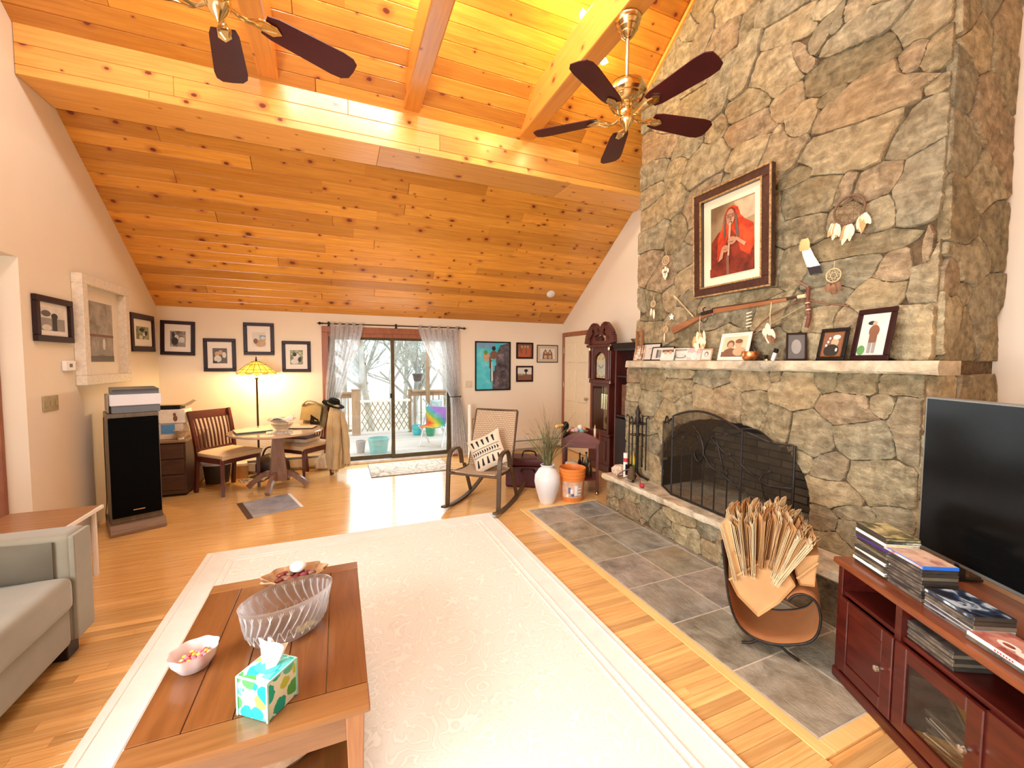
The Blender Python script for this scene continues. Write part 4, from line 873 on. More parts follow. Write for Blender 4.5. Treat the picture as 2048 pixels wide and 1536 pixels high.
obj('flap', G().grid(lambda u, v: (-.175+.35*u, .115+.05*v+.012*math.sin(6*u), .14+.22*v), 10, 6, .012), m_canv, sg, smooth=50)
obj('strap', G().tube(spline([(-.17, .16, .33), (-.05, .13, .40), (.1, .13, .39), (.17, .16, .33)]), .01, 6), m_canv, sg)
obj('dark_lining', G().grid(lambda u, v: (.03+.13*u, .10+.01*math.sin(9*v), .02+.2*v*(1-.3*u)), 5, 5, .01), m_felt, sg)
cr_ = thing('crumpled_bag', 'crumpled white plastic bag on the floor under the coat hung chair', 'plastic bag', (-.20, 6.42, 0))
obj('film', G().lathe([(.05, 0), (.12, .03), (.13, .10), (.08, .18), (.03, .22), (0, .2)], 24, sx=1, sy=.7, wob=lambda a, i: 1+.12*math.sin(5*a+2*i)+.06*math.sin(11*a)), plain('plastic_film', (.78, .68, .52), .4), cr_)
# foil sheet on the floor
fs_ = thing('foil_sheet', 'silver grey sheet with a dark edge strip lying on the floor', 'sheet', (-.697, 5.0, 0), math.atan2(-.10-.24*0-.0, 1))
q = [onz(*p) for p in ((473, 1008), (495, 1039), (607, 1013), (581, 987))]; o_ = Vector((-.697, 5.0, 0)); fs_.rotation_euler = (0, 0, 0)
def foil(a, b, z): return [tuple(q[0].lerp(q[3], a)-o_)[:2]+(z,), tuple(q[1].lerp(q[2], a)-o_)[:2]+(z,), tuple(q[1].lerp(q[2], b)-o_)[:2]+(z,), tuple(q[0].lerp(q[3], b)-o_)[:2]+(z,)]
def slab4(P, h): return G().add(P+[(x, y, z+h) for x, y, z in P], [(3, 2, 1, 0), (4, 5, 6, 7)]+[(i, (i+1) % 4, 4+(i+1) % 4, 4+i) for i in range(4)])
obj('sheet', slab4(foil(.10, .94, .001), .002), mottle('grey_foil', [(.35, (.22, .23, .27)), (.65, (.42, .43, .46))], 6, .35), fs_); obj('edge_strip', slab4(foil(0, .098, .001), .003), plain('brown_strip', (.09, .05, .035), .5), fs_); obj('white_edge', slab4(foil(.942, 1, .001), .003), m_paper, fs_)
# ---------------------------------------------------------------- stained glass floor lamp
lp = thing('floor_lamp', 'floor lamp with amber stained glass shade glowing behind the table', 'lamp', (-.985, 6.235, 0))
obj('base', G().lathe([(.14, 0), (.145, .012), (.10, .03), (.03, .05), (.018, .07)], 28), m_iron, lp, smooth=40)
obj('pole', G().lathe([(.012, .06), (.012, 1.30), (.02, 1.31), (.02, 1.33), (.01, 1.34), (.008, 1.56)], 12), plain('bronze_pole', (.09, .06, .03), .35, .7), lp, smooth=40)
b = NB('amber_art_glass'); v = b.coord('Object'); f = b.noise(v, 14, 2)
c = b.ramp(f, [(.35, (.9, .42, .03)), (.6, (1, .68, .10))]); b.col(c); b.link(c, b.b.inputs['Emission Color']); b.set(Emission_Strength=1.0, Roughness=.25); m_amb = b.m
m_ambr = glow('orange_art_glass', (.9, .25, .04), .9); m_lead = plain('lead_came', (.04, .03, .02), .5, .5)
sh = obj('lamp_shade', G().lathe([(.032, 1.535), (.04, 1.54)], 16), m_lead, lp)
NP = 16
def shp(k, r): a = 2*math.pi*(k)/NP; return (r*math.cos(a), r*math.sin(a))
rz_ = [(.036, 1.535), (.11, 1.492), (.18, 1.432), (.228, 1.392)]
for k in range(NP):
    for j in range(3):
        (r0, z0), (r1, z1) = rz_[j], rz_[j+1]; e = .012
        P = [(*shp(k+e*2, r0), z0), (*shp(k+1-e*2, r0), z0), (*shp(k+1-e, r1), z1), (*shp(k+e, r1), z1)]
        obj('glass_piece', G().add(P+[(x*.985, y*.985, z_-.003) for x, y, z_ in P], [(0, 1, 2, 3), (7, 6, 5, 4)]+[(i, 4+i, 4+(i+1) % 4, (i+1) % 4) for i in range(4)]), m_amb, sh)
    x0, x1 = shp(k+.03, .228), shp(k+.97, .228); xm = shp(k+.5, .236)
    P = [(*x0, 1.390), (*x1, 1.390), (*[t_*1.01 for t_ in x1], 1.372), (*xm, 1.362+.006*(k % 2)), (*[t_*1.01 for t_ in x0], 1.372)]
    obj('glass_piece', G().add(P, [(0, 1, 2, 3, 4)]), m_ambr if k % 2 else m_amb, sh)
g = G()
for k in range(NP): g.tube([(*shp(k, r), z_+.001) for r, z_ in rz_], .0028, 5)
for r, z_ in rz_: g.tube([(*shp(k, r), z_+.001) for k in range(NP)], .0026, 5, closed=True)
obj('leading', g, m_lead, sh)
obj('finial', G().lathe([(.006, 1.54), (.014, 1.555), (.006, 1.57), (.009, 1.585), (.002, 1.60)], 10), m_iron, lp, smooth=40)
for s_ in (-1, 1):
    obj('pull_chain', G().tube([(s_*.045, -.03, 1.37), (s_*.045, -.03, 1.29)], .0015, 4).sph((s_*.045, -.03, 1.285), .005, nu=6, nv=4), m_brass, lp)
    obj('bulb', G().sph((s_*.07, 0, 1.405), .026), glow('warm_bulb', (1, .78, .42), 9), lp)
l = bpy.data.lights.new('floor_lamp_light', 'POINT'); l.energy = 34; l.color = (1, .72, .36); l.shadow_soft_size = .05
o = bpy.data.objects.new('floor_lamp_light', l); C.objects.link(o); o.parent = lp; o.location = (0, 0, 1.36)
# ---------------------------------------------------------------- curtains
b = NB('sheer_curtain'); v = b.coord('Object'); 
wv = b.noise(b.coord('Object', (26, 26, 5)), 1.6, 3, .6, 1.2); tw = b.ramp(wv, [(.47, (.66, .65, .63)), (.5, (.26, .27, .29)), (.53, (.66, .65, .63))])
tr = b.node('ShaderNodeBsdfTransparent'); df = b.node('ShaderNodeBsdfDiffuse'); tl_ = b.node('ShaderNodeBsdfTranslucent'); b.link(tw, df.inputs[0]); b.link(tw, tl_.inputs[0])
m1 = b.node('ShaderNodeMixShader'); m1.inputs[0].default_value = .3; b.link(df.outputs[0], m1.inputs[1]); b.link(tl_.outputs[0], m1.inputs[2])
m2 = b.node('ShaderNodeMixShader'); m2.inputs[0].default_value = .74; b.link(tr.outputs[0], m2.inputs[1]); b.link(m1.outputs[0], m2.inputs[2]); b.link(m2.outputs[0], b.out.inputs[0]); m_sheer = b.m
CYc = YB-.085
def curtain(label, x0, x1, xt, w_t, xb0, xb1, zb, ztie):
    """tab-top sheer gathered to a tie-back at xt"""
    t = thing('sheer_curtain', label, 'curtain', (0, CYc, 0), group='sheer curtains on the slider')
    def f(u, v):
        z = lerp(2.055, zb, v); k = (2.055-z)/(2.055-ztie)
        if k <= 1: e = k*k*(3-2*k); s_ = k**1.25; a, c = lerp(x0, xt-w_t/2, e), lerp(x1, xt+w_t/2, s_) if x1 < xt+9 else 0
        else: e = min(1, (k-1)*1.2)**.7; a, c = lerp(xt-w_t/2, xb0, e), lerp(xt+w_t/2, xb1, e)
        if k <= 1 and abs(x0-xt) > abs(x1-xt): a, c = lerp(x0, xt-w_t/2, s_), lerp(x1, xt+w_t/2, e)
        amp = .018+.012*(1-min(1, abs(k-1)*2))
        return (lerp(a, c, u), amp*math.sin(u*2*math.pi*7+.6*math.sin(3*z))+.008*math.sin(u*31), z)
    obj('fabric', G().grid(f, 84, 48), m_sheer, t, smooth=80)
    for i in range(5):
        x = lerp(x0+.03, x1-.03, i/4); obj('tab', G().grid(lambda u, v: (x-.022+.044*u, -.028*math.cos((v-.5)*2.6), 2.05+.055*math.sin(math.pi*v)), 2, 8), m_sheer, t)
    return t
c1 = curtain('gathered sheer curtain tied back above the tan coat', -.10, .34, -.085, .19, -.20, .02, .78, 1.0)
c2 = curtain('long sheer curtain tied back beside the mountain poster', 1.14, 1.78, 1.72, .15, 1.66, 1.98, .05, .98)
rd = thing('curtain_rod', 'black curtain rod with diamond finials over the sliding door', 'curtain rod', (0, CYc, 2.078))
obj('rod', G().tube([(-.19, 0, 0), (1.83, 0, .004)], .009, 10), m_iron, rd, smooth=50)
for x, s_ in ((-.19, -1), (1.83, 1)): obj('finial', G().lathe([(.006, 0), (.018, .008), (.006, .02), (.024, .045), (.006, .07), (.002, .085)], 8, M=Matrix.Translation((x, 0, 0)) @ Matrix.Rotation(s_*math.pi/2, 4, 'Y')), m_iron, rd)
for x in (-.12, .82, 1.79): obj('bracket', G().bar((x, .085, 0), (x, 0, 0), .012, .03).bc((x, .08, 0), (.03, .008, .07)), m_iron, rd)
for x, s_, lab in ((-.20, 1, 'black tieback rod holding the curtain above the coat'), (1.795, -1, 'black tieback rod holding the long curtain by the poster')):
    t = thing('tieback', lab, 'tieback', (x, CYc, .985)); obj('arm', G().tube([(0, .083, 0), (0, -.055, 0), (s_*.21, -.06, 0)], .006, 7), m_iron, t); obj('knob', G().sph((0, -.055, 0), .014, nu=8, nv=6), m_iron, t)
# door mat
mp = thing('door_mat', 'narrow patterned mat on the floor before the sliding door', 'mat', (.93, 6.07, 0))
b = NB('ikat_mat'); vo = b.node('ShaderNodeTexVoronoi', feature='DISTANCE_TO_EDGE'); b.link(b.coord('Object', (7, 9, 1)), vo.inputs['Vector']); vo.inputs['Scale'].default_value = 1
b.col(b.ramp(b.math('ADD', vo.outputs['Distance'], b.math('MULTIPLY', b.noise(b.coord('Object'), 40), .25)), [(.12, (.30, .27, .24)), (.22, (.62, .54, .44)), (.4, (.66, .58, .47)), (.5, (.42, .38, .33))])); b.set(Roughness=.95)
obj('pile', G().box(-.545, .545, -.375, .345, 0, .012), b.m, mp, bevel=.003); obj('edging', G().box(-.555, .555, -.385, .355, 0, .007), m_dg, mp)
# ---------------------------------------------------------------- area rug
b = NB('cream_rug'); v = b.coord('Object'); w1 = b.noise(v, 3.2, 2, .5, 2.2); vo = b.node('ShaderNodeTexVoronoi', feature='SMOOTH_F1'); vo.inputs['Scale'].default_value = 5.5; b.link(v, vo.inputs['Vector'])
pat = b.math('PINGPONG', b.math('MULTIPLY', b.math('ADD', w1, vo.outputs['Distance']), 6), .5)
c = b.ramp(pat, [(.08, (.86, .86, .80)), (.16, (.70, .70, .62)), (.3, (.77, .77, .70)), (.5, (.78, .78, .71))])
b.col(b.mix(b.ramp(b.noise(v, 1.1, 3), [(.35, (0, 0, 0)), (.75, (.35, .35, .35))]), c, (.73, .72, .64))); b.set(Roughness=1); b.bump(b.math('ADD', pat, b.math('MULTIPLY', b.noise(v, 220, 2), .5)), .25, .003); m_rug = b.m
rg = thing('area_rug', 'large cream rug with embossed scroll pattern under the coffee table', 'rug', (.215, 2.365, 0))
obj('field', G().box(-1.0, 1.0, -1.325, 1.325, 0, .0125), m_rug, rg)
m_rb = plain('rug_border', (.80, .80, .74), 1, var=.05, scale=8, bump=.4, bscale=200)
for nm, b_ in (('border', (-1.2, -1.0, -1.525, 1.525)), ('border', (1.0, 1.2, -1.525, 1.525)), ('border', (-1.0, 1.0, -1.525, -1.325)), ('border', (-1.0, 1.0, 1.325, 1.525))): obj(nm, G().box(*b_, 0, .012), m_rb, rg)
g = G()
for o_ in (.985, 1.03, 1.16):
    d = 1.525-1.2; g.tube([(-o_, -o_-d, .0125), (o_, -o_-d, .0125), (o_, o_+d, .0125), (-o_, o_+d, .0125)], .006, 6, closed=True)
obj('border_ribs', g, m_rb, rg)
# ---------------------------------------------------------------- rocking chair
rk = thing('rocking_chair', 'brown metal rocking chair with woven sling seat', 'rocking chair', (1.44, 4.20, 0), R_(-42))
m_rk2 = plain('brown_powder_coat', (.09, .055, .03), .4, .3, var=.1); 
b = NB('woven_sling'); br = b.node('ShaderNodeTexBrick'); br.inputs['Scale'].default_value = 1; br.inputs['Color1'].default_value = (.48, .35, .22, 1); br.inputs['Color2'].default_value = (.56, .43, .29, 1); br.inputs['Mortar'].default_value = (.32, .22, .13, 1); br.inputs['Mortar Size'].default_value = .004; br.inputs['Brick Width'].default_value = .035; br.inputs['Row Height'].default_value = .014
xz = b.node('ShaderNodeSeparateXYZ'); b.link(b.coord('Object'), xz.inputs[0]); cm = b.node('ShaderNodeCombineXYZ'); b.link(xz.outputs[0], cm.inputs[0]); b.link(b.math('SUBTRACT', xz.outputs[2], xz.outputs[1]), cm.inputs[1]); b.link(cm.outputs[0], br.inputs['Vector']); b.col(br.outputs[0]); b.set(Roughness=.7); m_sling = b.m
W = .285
def rock_z(y): return .0+.30*(y/.78)**2*.55+.012
for s_ in (-1, 1):
    pts = [(s_*W, y, rock_z(y-.02)) for y in [(-.40+1.0*i/14) for i in range(15)]]
    g = G()
    for p, q in zip(pts, pts[1:]): g.bar(p, q, .045, .022)
    obj('rocker', g, m_rk2, rk)
    g = G(); pts = spline([(s_*W, -.30, .05), (s_*W, -.285, .30), (s_*W, -.27, .50), (s_*W, -.22, .595), (s_*W, -.08, .615), (s_*W, .0, .56), (s_*W, .04, .42)], 5)
    for p, q in zip(pts, pts[1:]): g.bar(p, q, .042, .022)
    obj('arm', g, m_rk2, rk)
    obj('rear_leg', G().bar((s_*W, .10, .40), (s_*W, .27, .05), .035, .022), m_rk2, rk)
    obj('side_rail', G().tube(spline([(s_*.255, -.28, .40), (s_*.255, -.1, .375), (s_*.255, .13, .37), (s_*.255, .2, .45), (s_*.255, .38, .98)], 5), .014, 8), m_rk2, rk, smooth=50)
obj('cross_bar', G().tube([(-W, -.28, .385), (W, -.28, .385)], .014, 8), m_rk2, rk); obj('cross_bar', G().tube([(-W, .12, .35), (W, .12, .35)], .012, 8), m_rk2, rk); obj('top_bar', G().tube([(-.255, .385, .985), (.255, .385, .985)], .013, 8), m_rk2, rk)
pth = spline([(0, -.285, .41), (0, -.1, .375), (0, .12, .37), (0, .185, .45), (0, .375, .98)], 6)
obj('sling', G().grid(lambda u, v: (lambda p: ((u-.5)*.50, p.y-.0+.0*u, p.z+.006-.012*math.sin(math.pi*u)))(pth[min(int(v*(len(pth)-1)+.5), len(pth)-1)]), 8, len(pth)-1, .008), m_sling, rk, smooth=50)
pw = thing('throw_pillow', 'cream pillow with black feather motifs on the rocking chair', 'pillow', M=rk.matrix_basis.copy() @ Matrix.Translation((.02, .055, .565)) @ Matrix.Rotation(R_(-22), 4, 'X') @ Matrix.Rotation(R_(-28), 4, 'Y'))
m_pil = plain('natural_pillow', (.66, .56, .42), .95, var=.06, scale=80, bump=.2)
def pil(u, v, s_): 
    e = (1-abs(2*u-1)**3)*(1-abs(2*v-1)**3); k = 1-.06*math.sin(math.pi*u)*0; return ((u-.5)*.40*(1-.10*math.sin(math.pi*v)), s_*.06*max(0, e)**.6, (v-.5)*.40*(1-.10*math.sin(math.pi*u)))
obj('cushion', G().grid(lambda u, v: pil(u, v, -1), 16, 16).grid(lambda u, v: pil(u, v, 1), 16, 16), m_pil, pw, smooth=70)
g = G()
def motif(poly):
    n = len(poly); P = [Vector(pil(u, v, -1))+Vector((0, -.003, 0)) for u, v in poly]; g.add(P, [tuple(range(n))])
def strip(u0, v0, u1, v1, n=8):
    P = []
    g.grid(lambda a, c_: Vector(pil(lerp(u0, u1, a), lerp(v0, v1, c_), -1))+Vector((0, -.003, 0)), n, 3)
for k in range(5):
    for r0, sg_ in ((.78, 1), (.22, -1)):
        u = .14+.165*k
        g.grid(lambda a, c_: Vector(pil(u+(a-.5)*.075*(1-.55*c_)+.03*c_, r0+sg_*(.11-.20*c_), -1))+Vector((0, -.0035, 0)), 3, 5)
strip(.06, .60, .94, .615); strip(.06, .385, .94, .40)
for k in range(11): g.grid(lambda a, c_: Vector(pil(.07+k*.08+.05*a*(1-abs(2*c_-1)), .425+.15*c_, -1))+Vector((0, -.0035, 0)), 2, 4)
obj('motifs', g, plain('black_yarn', (.012, .010, .012), .95), pw)
# paper bag with a white tube behind the rocker
pb = thing('paper_sack', 'tan paper sack standing behind the rocking chair', 'bag', (2.16, 6.30, 0), R_(-10))
m_kraft = plain('kraft_paper', (.56, .36, .18), .85, var=.1, scale=6, bump=.15)
obj('sack', G().add([(s1*a, s2*b_, z_) for z_, a, b_ in ((0, .16, .1), (.62, .18, .11), (.6, .16, .09), (.1, .14, .08)) for s1, s2 in ((-1, -1), (1, -1), (1, 1), (-1, 1))], [(i*4+j, i*4+(j+1) % 4, i*4+4+(j+1) % 4, i*4+4+j) for i in range(3) for j in range(4)]+[(3, 2, 1, 0), (12, 13, 14, 15)]), m_kraft, pb)
for k in range(6): obj('kindling', G().bar((.0+.022*k, .02, .1), (.03+.03*k, .0, .69+.02*(k % 2)), .014), m_brn, pb)
tag(obj('white_tube', G().lathe([(.03, 0), (.03, .86), (.027, .86), (.027, .8), (0, .8)], 16), m_paper, loc=(1.93, 6.33, 0), smooth=40), 'white cardboard tube standing behind the rocking chair', 'tube')
sc_ = thing('leather_case', 'dark red leather case on the floor behind the white vase', 'suitcase', (2.20, 4.66, 0), R_(-30))
m_oxb = plain('oxblood_leather', (.075, .010, .010), .4, var=.25, scale=10, spec=.3)
obj('body', G().box(-.28, .28, -.16, .16, 0, .26), m_oxb, sc_, bevel=.03, seg=3); obj('lid', G().box(-.283, .283, -.163, .163, .262, .36), m_oxb, sc_, bevel=.035, seg=3)
obj('handle', G().tube(spline([(-.08, -.165, .2), (-.06, -.2, .24), (.06, -.2, .24), (.08, -.165, .2)]), .009, 7), m_dark, sc_); obj('handle', G().tube(spline([(-.09, 0, .36), (-.06, 0, .42), (.06, 0, .42), (.09, 0, .36)]), .010, 7), m_dark, sc_)
# ---------------------------------------------------------------- vase, bucket
vs_ = thing('white_vase', 'tall white ceramic vase holding dried grasses', 'vase', (2.10, 3.975, 0))
m_cer = plain('white_glaze', (.80, .79, .79), .25, var=.02)
obj('vessel', G().lathe([(.078, 0), (.083, .01), (.128, .16), (.143, .24), (.136, .31), (.095, .375), (.066, .395), (.068, .41), (.08, .42), (.075, .425), (.06, .41), (.055, .38), (0, .36)], 36), m_cer, vs_, smooth=60)
r = random.Random(5); m_gs = [plain('dry_grass_olive', (.20, .19, .08), .9, var=.3), plain('dry_grass_tan', (.36, .28, .16), .9, var=.3), plain('dry_grass_green', (.10, .14, .05), .9, var=.3)]
for k in range(150):
    a = r.uniform(0, 6.28); s_ = abs(r.gauss(.13, .12))+.02; h = r.uniform(.22, .5)*(1 if k > 12 else 1.35)
    a0 = r.uniform(0, 6.28); p0 = Vector((.03*math.cos(a0), .03*math.sin(a0), .37)); e = Vector((s_*math.cos(a), s_*math.sin(a), .42+h))
    droop = r.random() < .18
    if droop: e.z -= h*.35; 
    pts = bez(p0, p0+Vector((0, 0, h*.5)), e+Vector((-.02*math.cos(a), -.02*math.sin(a), -.02 if not droop else .1)), e, 5)
    w_ = r.uniform(.0028, .005); obj('grass_blade', G().tube(pts, [w_*(1-.7*i/5) for i in range(6)], 3, cap=False), m_gs[k % 3], vs_)
bk = thing('orange_bucket', 'scuffed orange plastic bucket beside the white vase', 'bucket', (2.41, 3.96, 0))
m_or = plain('orange_plastic', (.78, .24, .04), .5, var=.1); 
obj('shell', G().lathe([(.118, 0), (.121, .008), (.140, .27), (.146, .272), (.146, .288), (.142, .29), (.148, .31), (.148, .325), (.144, .328), (.15, .345), (.15, .368), (.143, .37), (.136, .34), (.115, .02), (0, .018)], 36), m_or, bk, smooth=30)
def onb(a, z, r_=0): rr = .1215+(.14-.1215)*z/.27+.0012; return (rr*math.cos(a), rr*math.sin(a), z)
g = G(); mt = [plain('label_scuff', (.62, .40, .28), .7, var=.3), m_paper, plain('label_navy', (.10, .12, .30), .6)]
g.grid(lambda u, v: onb(R_(-175)+R_(110)*u, .05+.18*v), 14, 6); g.cur = 1
for a0, a1_, z0, z1 in ((-110, -95, .08, .19), (-92, -75, .15, .165), (-92, -75, .115, .13), (-92, -75, .08, .095), (-130, -118, .1, .15), (-150, -140, .06, .09)): g.grid(lambda u, v: Vector(onb(R_(lerp(a0, a1_, u)), lerp(z0, z1, v)))*1.0+Vector((math.cos(R_(a0)), math.sin(R_(a0)), 0))*.001, 4, 2)
g.cur = 2
for a0, a1_, z0, z1 in ((-140, -128, .1, .17), (-126, -112, .07, .1)): g.grid(lambda u, v: Vector(onb(R_(lerp(a0, a1_, u)), lerp(z0, z1, v)))+Vector((math.cos(R_(a0)), math.sin(R_(a0)), 0))*.001, 4, 2)
obj('worn_label', g, mt, bk)
# ---------------------------------------------------------------- tray table with arched flaps
tt = thing('tray_table', 'cherry butler tray table with arched sides beside the clock', 'table', (2.70, 4.24, 0), R_(-35))
W, D, ZTT = .215, .20, .60
m_ch2 = wood('cherry_tray', (.10, .014, .009), (.17, .03, .016), .3, (2, 14, 14), .1, .15)
obj('tray_bottom', G().box(-W, W, -D, D, ZTT, ZTT+.015), m_ch2, tt)
arch = lambda L, h: [(-L, ZTT+.016)]+[(-L+2*L*i/12, ZTT+.016+.03+h*math.sin(math.pi*i/12)) for i in range(13)]+[(L, ZTT+.016)]
for s_ in (-1, 1):
    obj('arched_flap', G().prism(arch(W, .085), s_*D-.008, s_*D+.008, lambda u, v, w_: (u, w_, v)), m_ch2, tt); obj('arched_flap', G().prism(arch(D-.01, .10), s_*W-.008, s_*W+.008, lambda u, v, w_: (w_, u, v)), m_ch2, tt)
    obj('apron', G().box(-W+.02, W-.02, s_*(D-.02)-.01, s_*(D-.02)+.01, ZTT-.055, ZTT), m_ch2, tt); obj('apron', G().box(s_*(W-.02)-.01, s_*(W-.02)+.01, -D+.03, D-.03, ZTT-.055, ZTT), m_ch2, tt)
    for q in (-1, 1):
        l_ = obj('leg', G().box(s_*(W-.02)-.016, s_*(W-.02)+.016, q*(D-.02)-.016, q*(D-.02)+.016, .045, ZTT), m_cherryv, tt, bevel=.003); obj('caster', G().sph((s_*(W-.02), q*(D-.02), .022), .022, nu=10, nv=8), m_brass, l_, smooth=60)
obj('lower_shelf', G().box(-W+.01, W-.01, -D+.01, D-.01, .16, .178), m_ch2, tt)
MT = tt.matrix_basis.copy()
def on_tray(x, y, z): return MT @ Vector((x, y, z))
zt = ZTT+.0155
bw = thing('wooden_bowl', 'wooden bowl of coloured eggs on the tray table', 'bowl', on_tray(-.04, .03, zt))
obj('bowl', G().lathe([(.05, 0), (.06, .005), (.115, .075), (.122, .10), (.116, .10), (.055, .015), (0, .012)], 24), wood('olive_bowl', (.28, .14, .05), (.42, .24, .09), .4), bw, smooth=40)
for i, (x, y, z_, c) in enumerate(((-.06, -.04, .085, (.75, .45, .45)), (-.02, -.05, .11, (.55, .45, .38)), (.02, -.02, .135, (.78, .74, .62)), (.045, -.055, .09, (.16, .42, .58)), (.065, 0, .11, (.62, .26, .08)), (-.07, .02, .10, (.45, .18, .14)), (.0, .04, .115, (.5, .4, .3)))):
    tag(obj('decorative_egg', G().sph((0, 0, 0), .034, (1, 1, 1.15), 12, 8), plain('egg_%d' % i, c, .4), loc=on_tray(-.04+x, .03+y, zt+z_), smooth=60), ('rose egg at the edge of the wooden bowl', 'greyish egg in the middle of the bowl', 'ivory egg topping the heap in the bowl', 'sky blue egg at the front of the bowl', 'orange brown egg in the wooden bowl', 'dark red egg in the wooden bowl', 'tan egg at the back of the bowl')[i], 'egg', 'eggs in the wooden bowl')
cd_ = thing('candle', 'ivory candle on the tray table before the clock', 'candle', on_tray(.16, -.06, zt)); obj('wax', G().lathe([(.014, 0), (.014, .14), (.006, .145), (.005, .17), (.001, .19)], 12), plain('ivory_wax', (.80, .68, .44), .5), cd_, smooth=40); obj('dish', G().lathe([(.03, 0), (.034, .008), (.02, .009)], 14), m_brass, cd_)
bh = thing('bird_figurine', 'black figurine with yellow end leaning over the tray edge', 'figurine', on_tray(-.19, -.03, zt+.02)); obj('torso', G().sph((0, 0, .14), .045, (1, .8, 1.2)), m_black, bh, smooth=60); obj('beak', G().tube([(-.03, 0, .15), (-.13, -.02, .14)], [.016, .022], 8).sph((-.13, -.02, .14), .025), plain('mustard_paint', (.70, .50, .12), .5), bh, smooth=60); obj('foot', G().lathe([(.04, -.02), (.02, .0), (.015, .1)], 10), m_black, bh)
for i, (x, y, h, rr, c, lab) in enumerate(((.02, -.05, .23, .026, m_black, 'slim black bottle on the lower shelf of the tray table'), (.10, -.06, .20, .034, plain('amber_glass', (.06, .03, .012), .1, coat=.5), 'dark amber bottle on the lower shelf of the tray table'), (.06, .06, .27, .028, plain('olive_glass', (.16, .13, .05), .15, coat=.5), 'olive bottle at the back of the tray table shelf'), (-.02, .08, .25, .024, m_dark, 'brown bottle at the back of the tray table shelf'))):
    t = thing('bottle', lab, 'bottle', on_tray(x, y, .1785)); obj('glass_body', G().lathe([(rr*.9, 0), (rr, .006), (rr, h*.55), (rr*.4, h*.72), (rr*.38, h*.95)], 14), c, t, smooth=40); obj('cap', G().lathe([(rr*.45, h*.93), (rr*.45, h), (0, h)], 10), m_dark, t)
gl = thing('white_globe', 'round white glass jar with a handle on the tray table shelf', 'jar', on_tray(-.11, -.05, .1785)); obj('jar', G().lathe([(.05, 0), (.085, .05), (.092, .1), (.075, .155), (.06, .165), (0, .17)], 24), plain('milk_glass', (.80, .70, .52), .3, var=.04), gl, smooth=60); obj('handle', G().tube(spline([(-.06, -.05, .12), (-.02, -.11, .13), (.05, -.09, .15)]), .007, 6), m_black, gl)
# ---------------------------------------------------------------- grandfather clock
ck = thing('grandfather_clock', 'tall cherry grandfather clock with arched dial by the panel door', 'clock', (3.44, 4.95, 0), -math.pi/2)
# local: front faces -Y, width along X, origin on the floor at front centre
m_ckw = m_cherryv; W = .25
obj('base', G().box(-W-.01, W+.01, 0, .27, .04, .50), m_ckw, ck, bevel=.006); obj('plinth', G().box(-W-.03, W+.03, -.02, .28, 0, .10), m_ckw, ck, bevel=.008)
obj('base_panel', G().box(-W+.06, W-.06, -.012, 0, .16, .44), m_cherry, ck, bevel=.008)
obj('waist_moulding', G().box(-W-.02, W+.02, -.015, .275, .50, .54), m_ckw, ck, bevel=.01)
g = G().box(-W+.03, -W+.07, .01, .25, .54, 1.24).box(W-.07, W-.03, .01, .25, .54, 1.24).box(-W+.03, W-.03, .235, .25, .54, 1.24).box(-W+.07, W-.07, .01, .03, .54, .58).box(-W+.07, W-.07, .01, .03, 1.20, 1.24)
obj('trunk', g, m_ckw, ck)
obj('door_glass', G().box(-W+.07, W-.07, .018, .022, .58, 1.20), m_glass, ck)
obj('back_panel', G().box(-W+.07, W-.07, .21, .23, .55, 1.23), plain('honey_interior', (.50, .33, .17), .5), ck)
for x in (-.06, 0, .06):
    obj('chain', G().tube([(x, .1, 1.22), (x, .1, 1.1)], .003, 5), m_brass, ck); obj('weight', G().lathe([(.003, .86), (.02, .87), (.02, 1.09), (.003, 1.10)], 12, c=(x, .1, 0)), plain('polished_brass', (.80, .68, .42), .15, 1), ck, smooth=40)
obj('pendulum', G().bar((0, .15, 1.22), (0, .15, .72), .014, .004).lathe([(.0, -.006), (.06, -.003), (.06, .003), (0, .006)], 20, M=Matrix.Translation((0, .15, .70)) @ Matrix.Rotation(math.pi/2, 4, 'X')), m_brass, ck)
obj('throat_moulding', G().box(-W-.01, W+.01, -.01, .27, 1.24, 1.30), m_ckw, ck, bevel=.01)
hood = obj('hood', G().box(-W, -W+.06, 0, .26, 1.30, 1.76).box(W-.06, W, 0, .26, 1.30, 1.76).box(-W+.06, W-.06, .12, .26, 1.30, 1.76), m_ckw, ck, bevel=.004)
aw = .175; dial = [(-aw+.05, 1.32), (aw-.05, 1.32), (aw-.05, 1.56)]+[((aw-.05)*math.cos(math.pi*i/10), 1.56+.12*math.sin(math.pi*i/10)) for i in range(11)]+[(-aw+.05, 1.56)]
obj('dial', G().prism(dial, .035, .045, lambda u, v, w_: (u, w_, v)), mottle('gilt_dial', [(.35, (.20, .13, .04)), (.5, (.52, .42, .20)), (.7, (.62, .58, .42))], 30, .35), ck)
ring = [(-W+.06, 1.30), (-W+.06, 1.76), (W-.06, 1.76), (W-.06, 1.30), (aw-.04, 1.30), (aw-.04, 1.56)]+[((aw-.04)*math.cos(math.pi*i/10), 1.56+.13*math.sin(math.pi*i/10)) for i in range(11)]+[(-aw+.04, 1.56), (-aw+.04, 1.30)]
obj('dial_door', G().prism(ring, .0, .03, lambda u, v, w_: (u, w_, v)), m_ckw, ck)
obj('chapter_ring', G().lathe([(.085, 0), (.115, 0), (.115, .002), (.085, .002)], 28, M=Matrix.Translation((0, .034, 1.46)) @ Matrix.Rotation(math.pi/2, 4, 'X')), plain('silvered_ring', (.62, .58, .46), .3, .5), ck)
for a, L in ((50, .07), (-60, .095)): obj('clock_hand', G().bar((0, .03, 1.46), (L*math.sin(R_(a)), .03, 1.46+L*math.cos(R_(a))), .006, .002, (0, 1, 0)), m_black, ck)
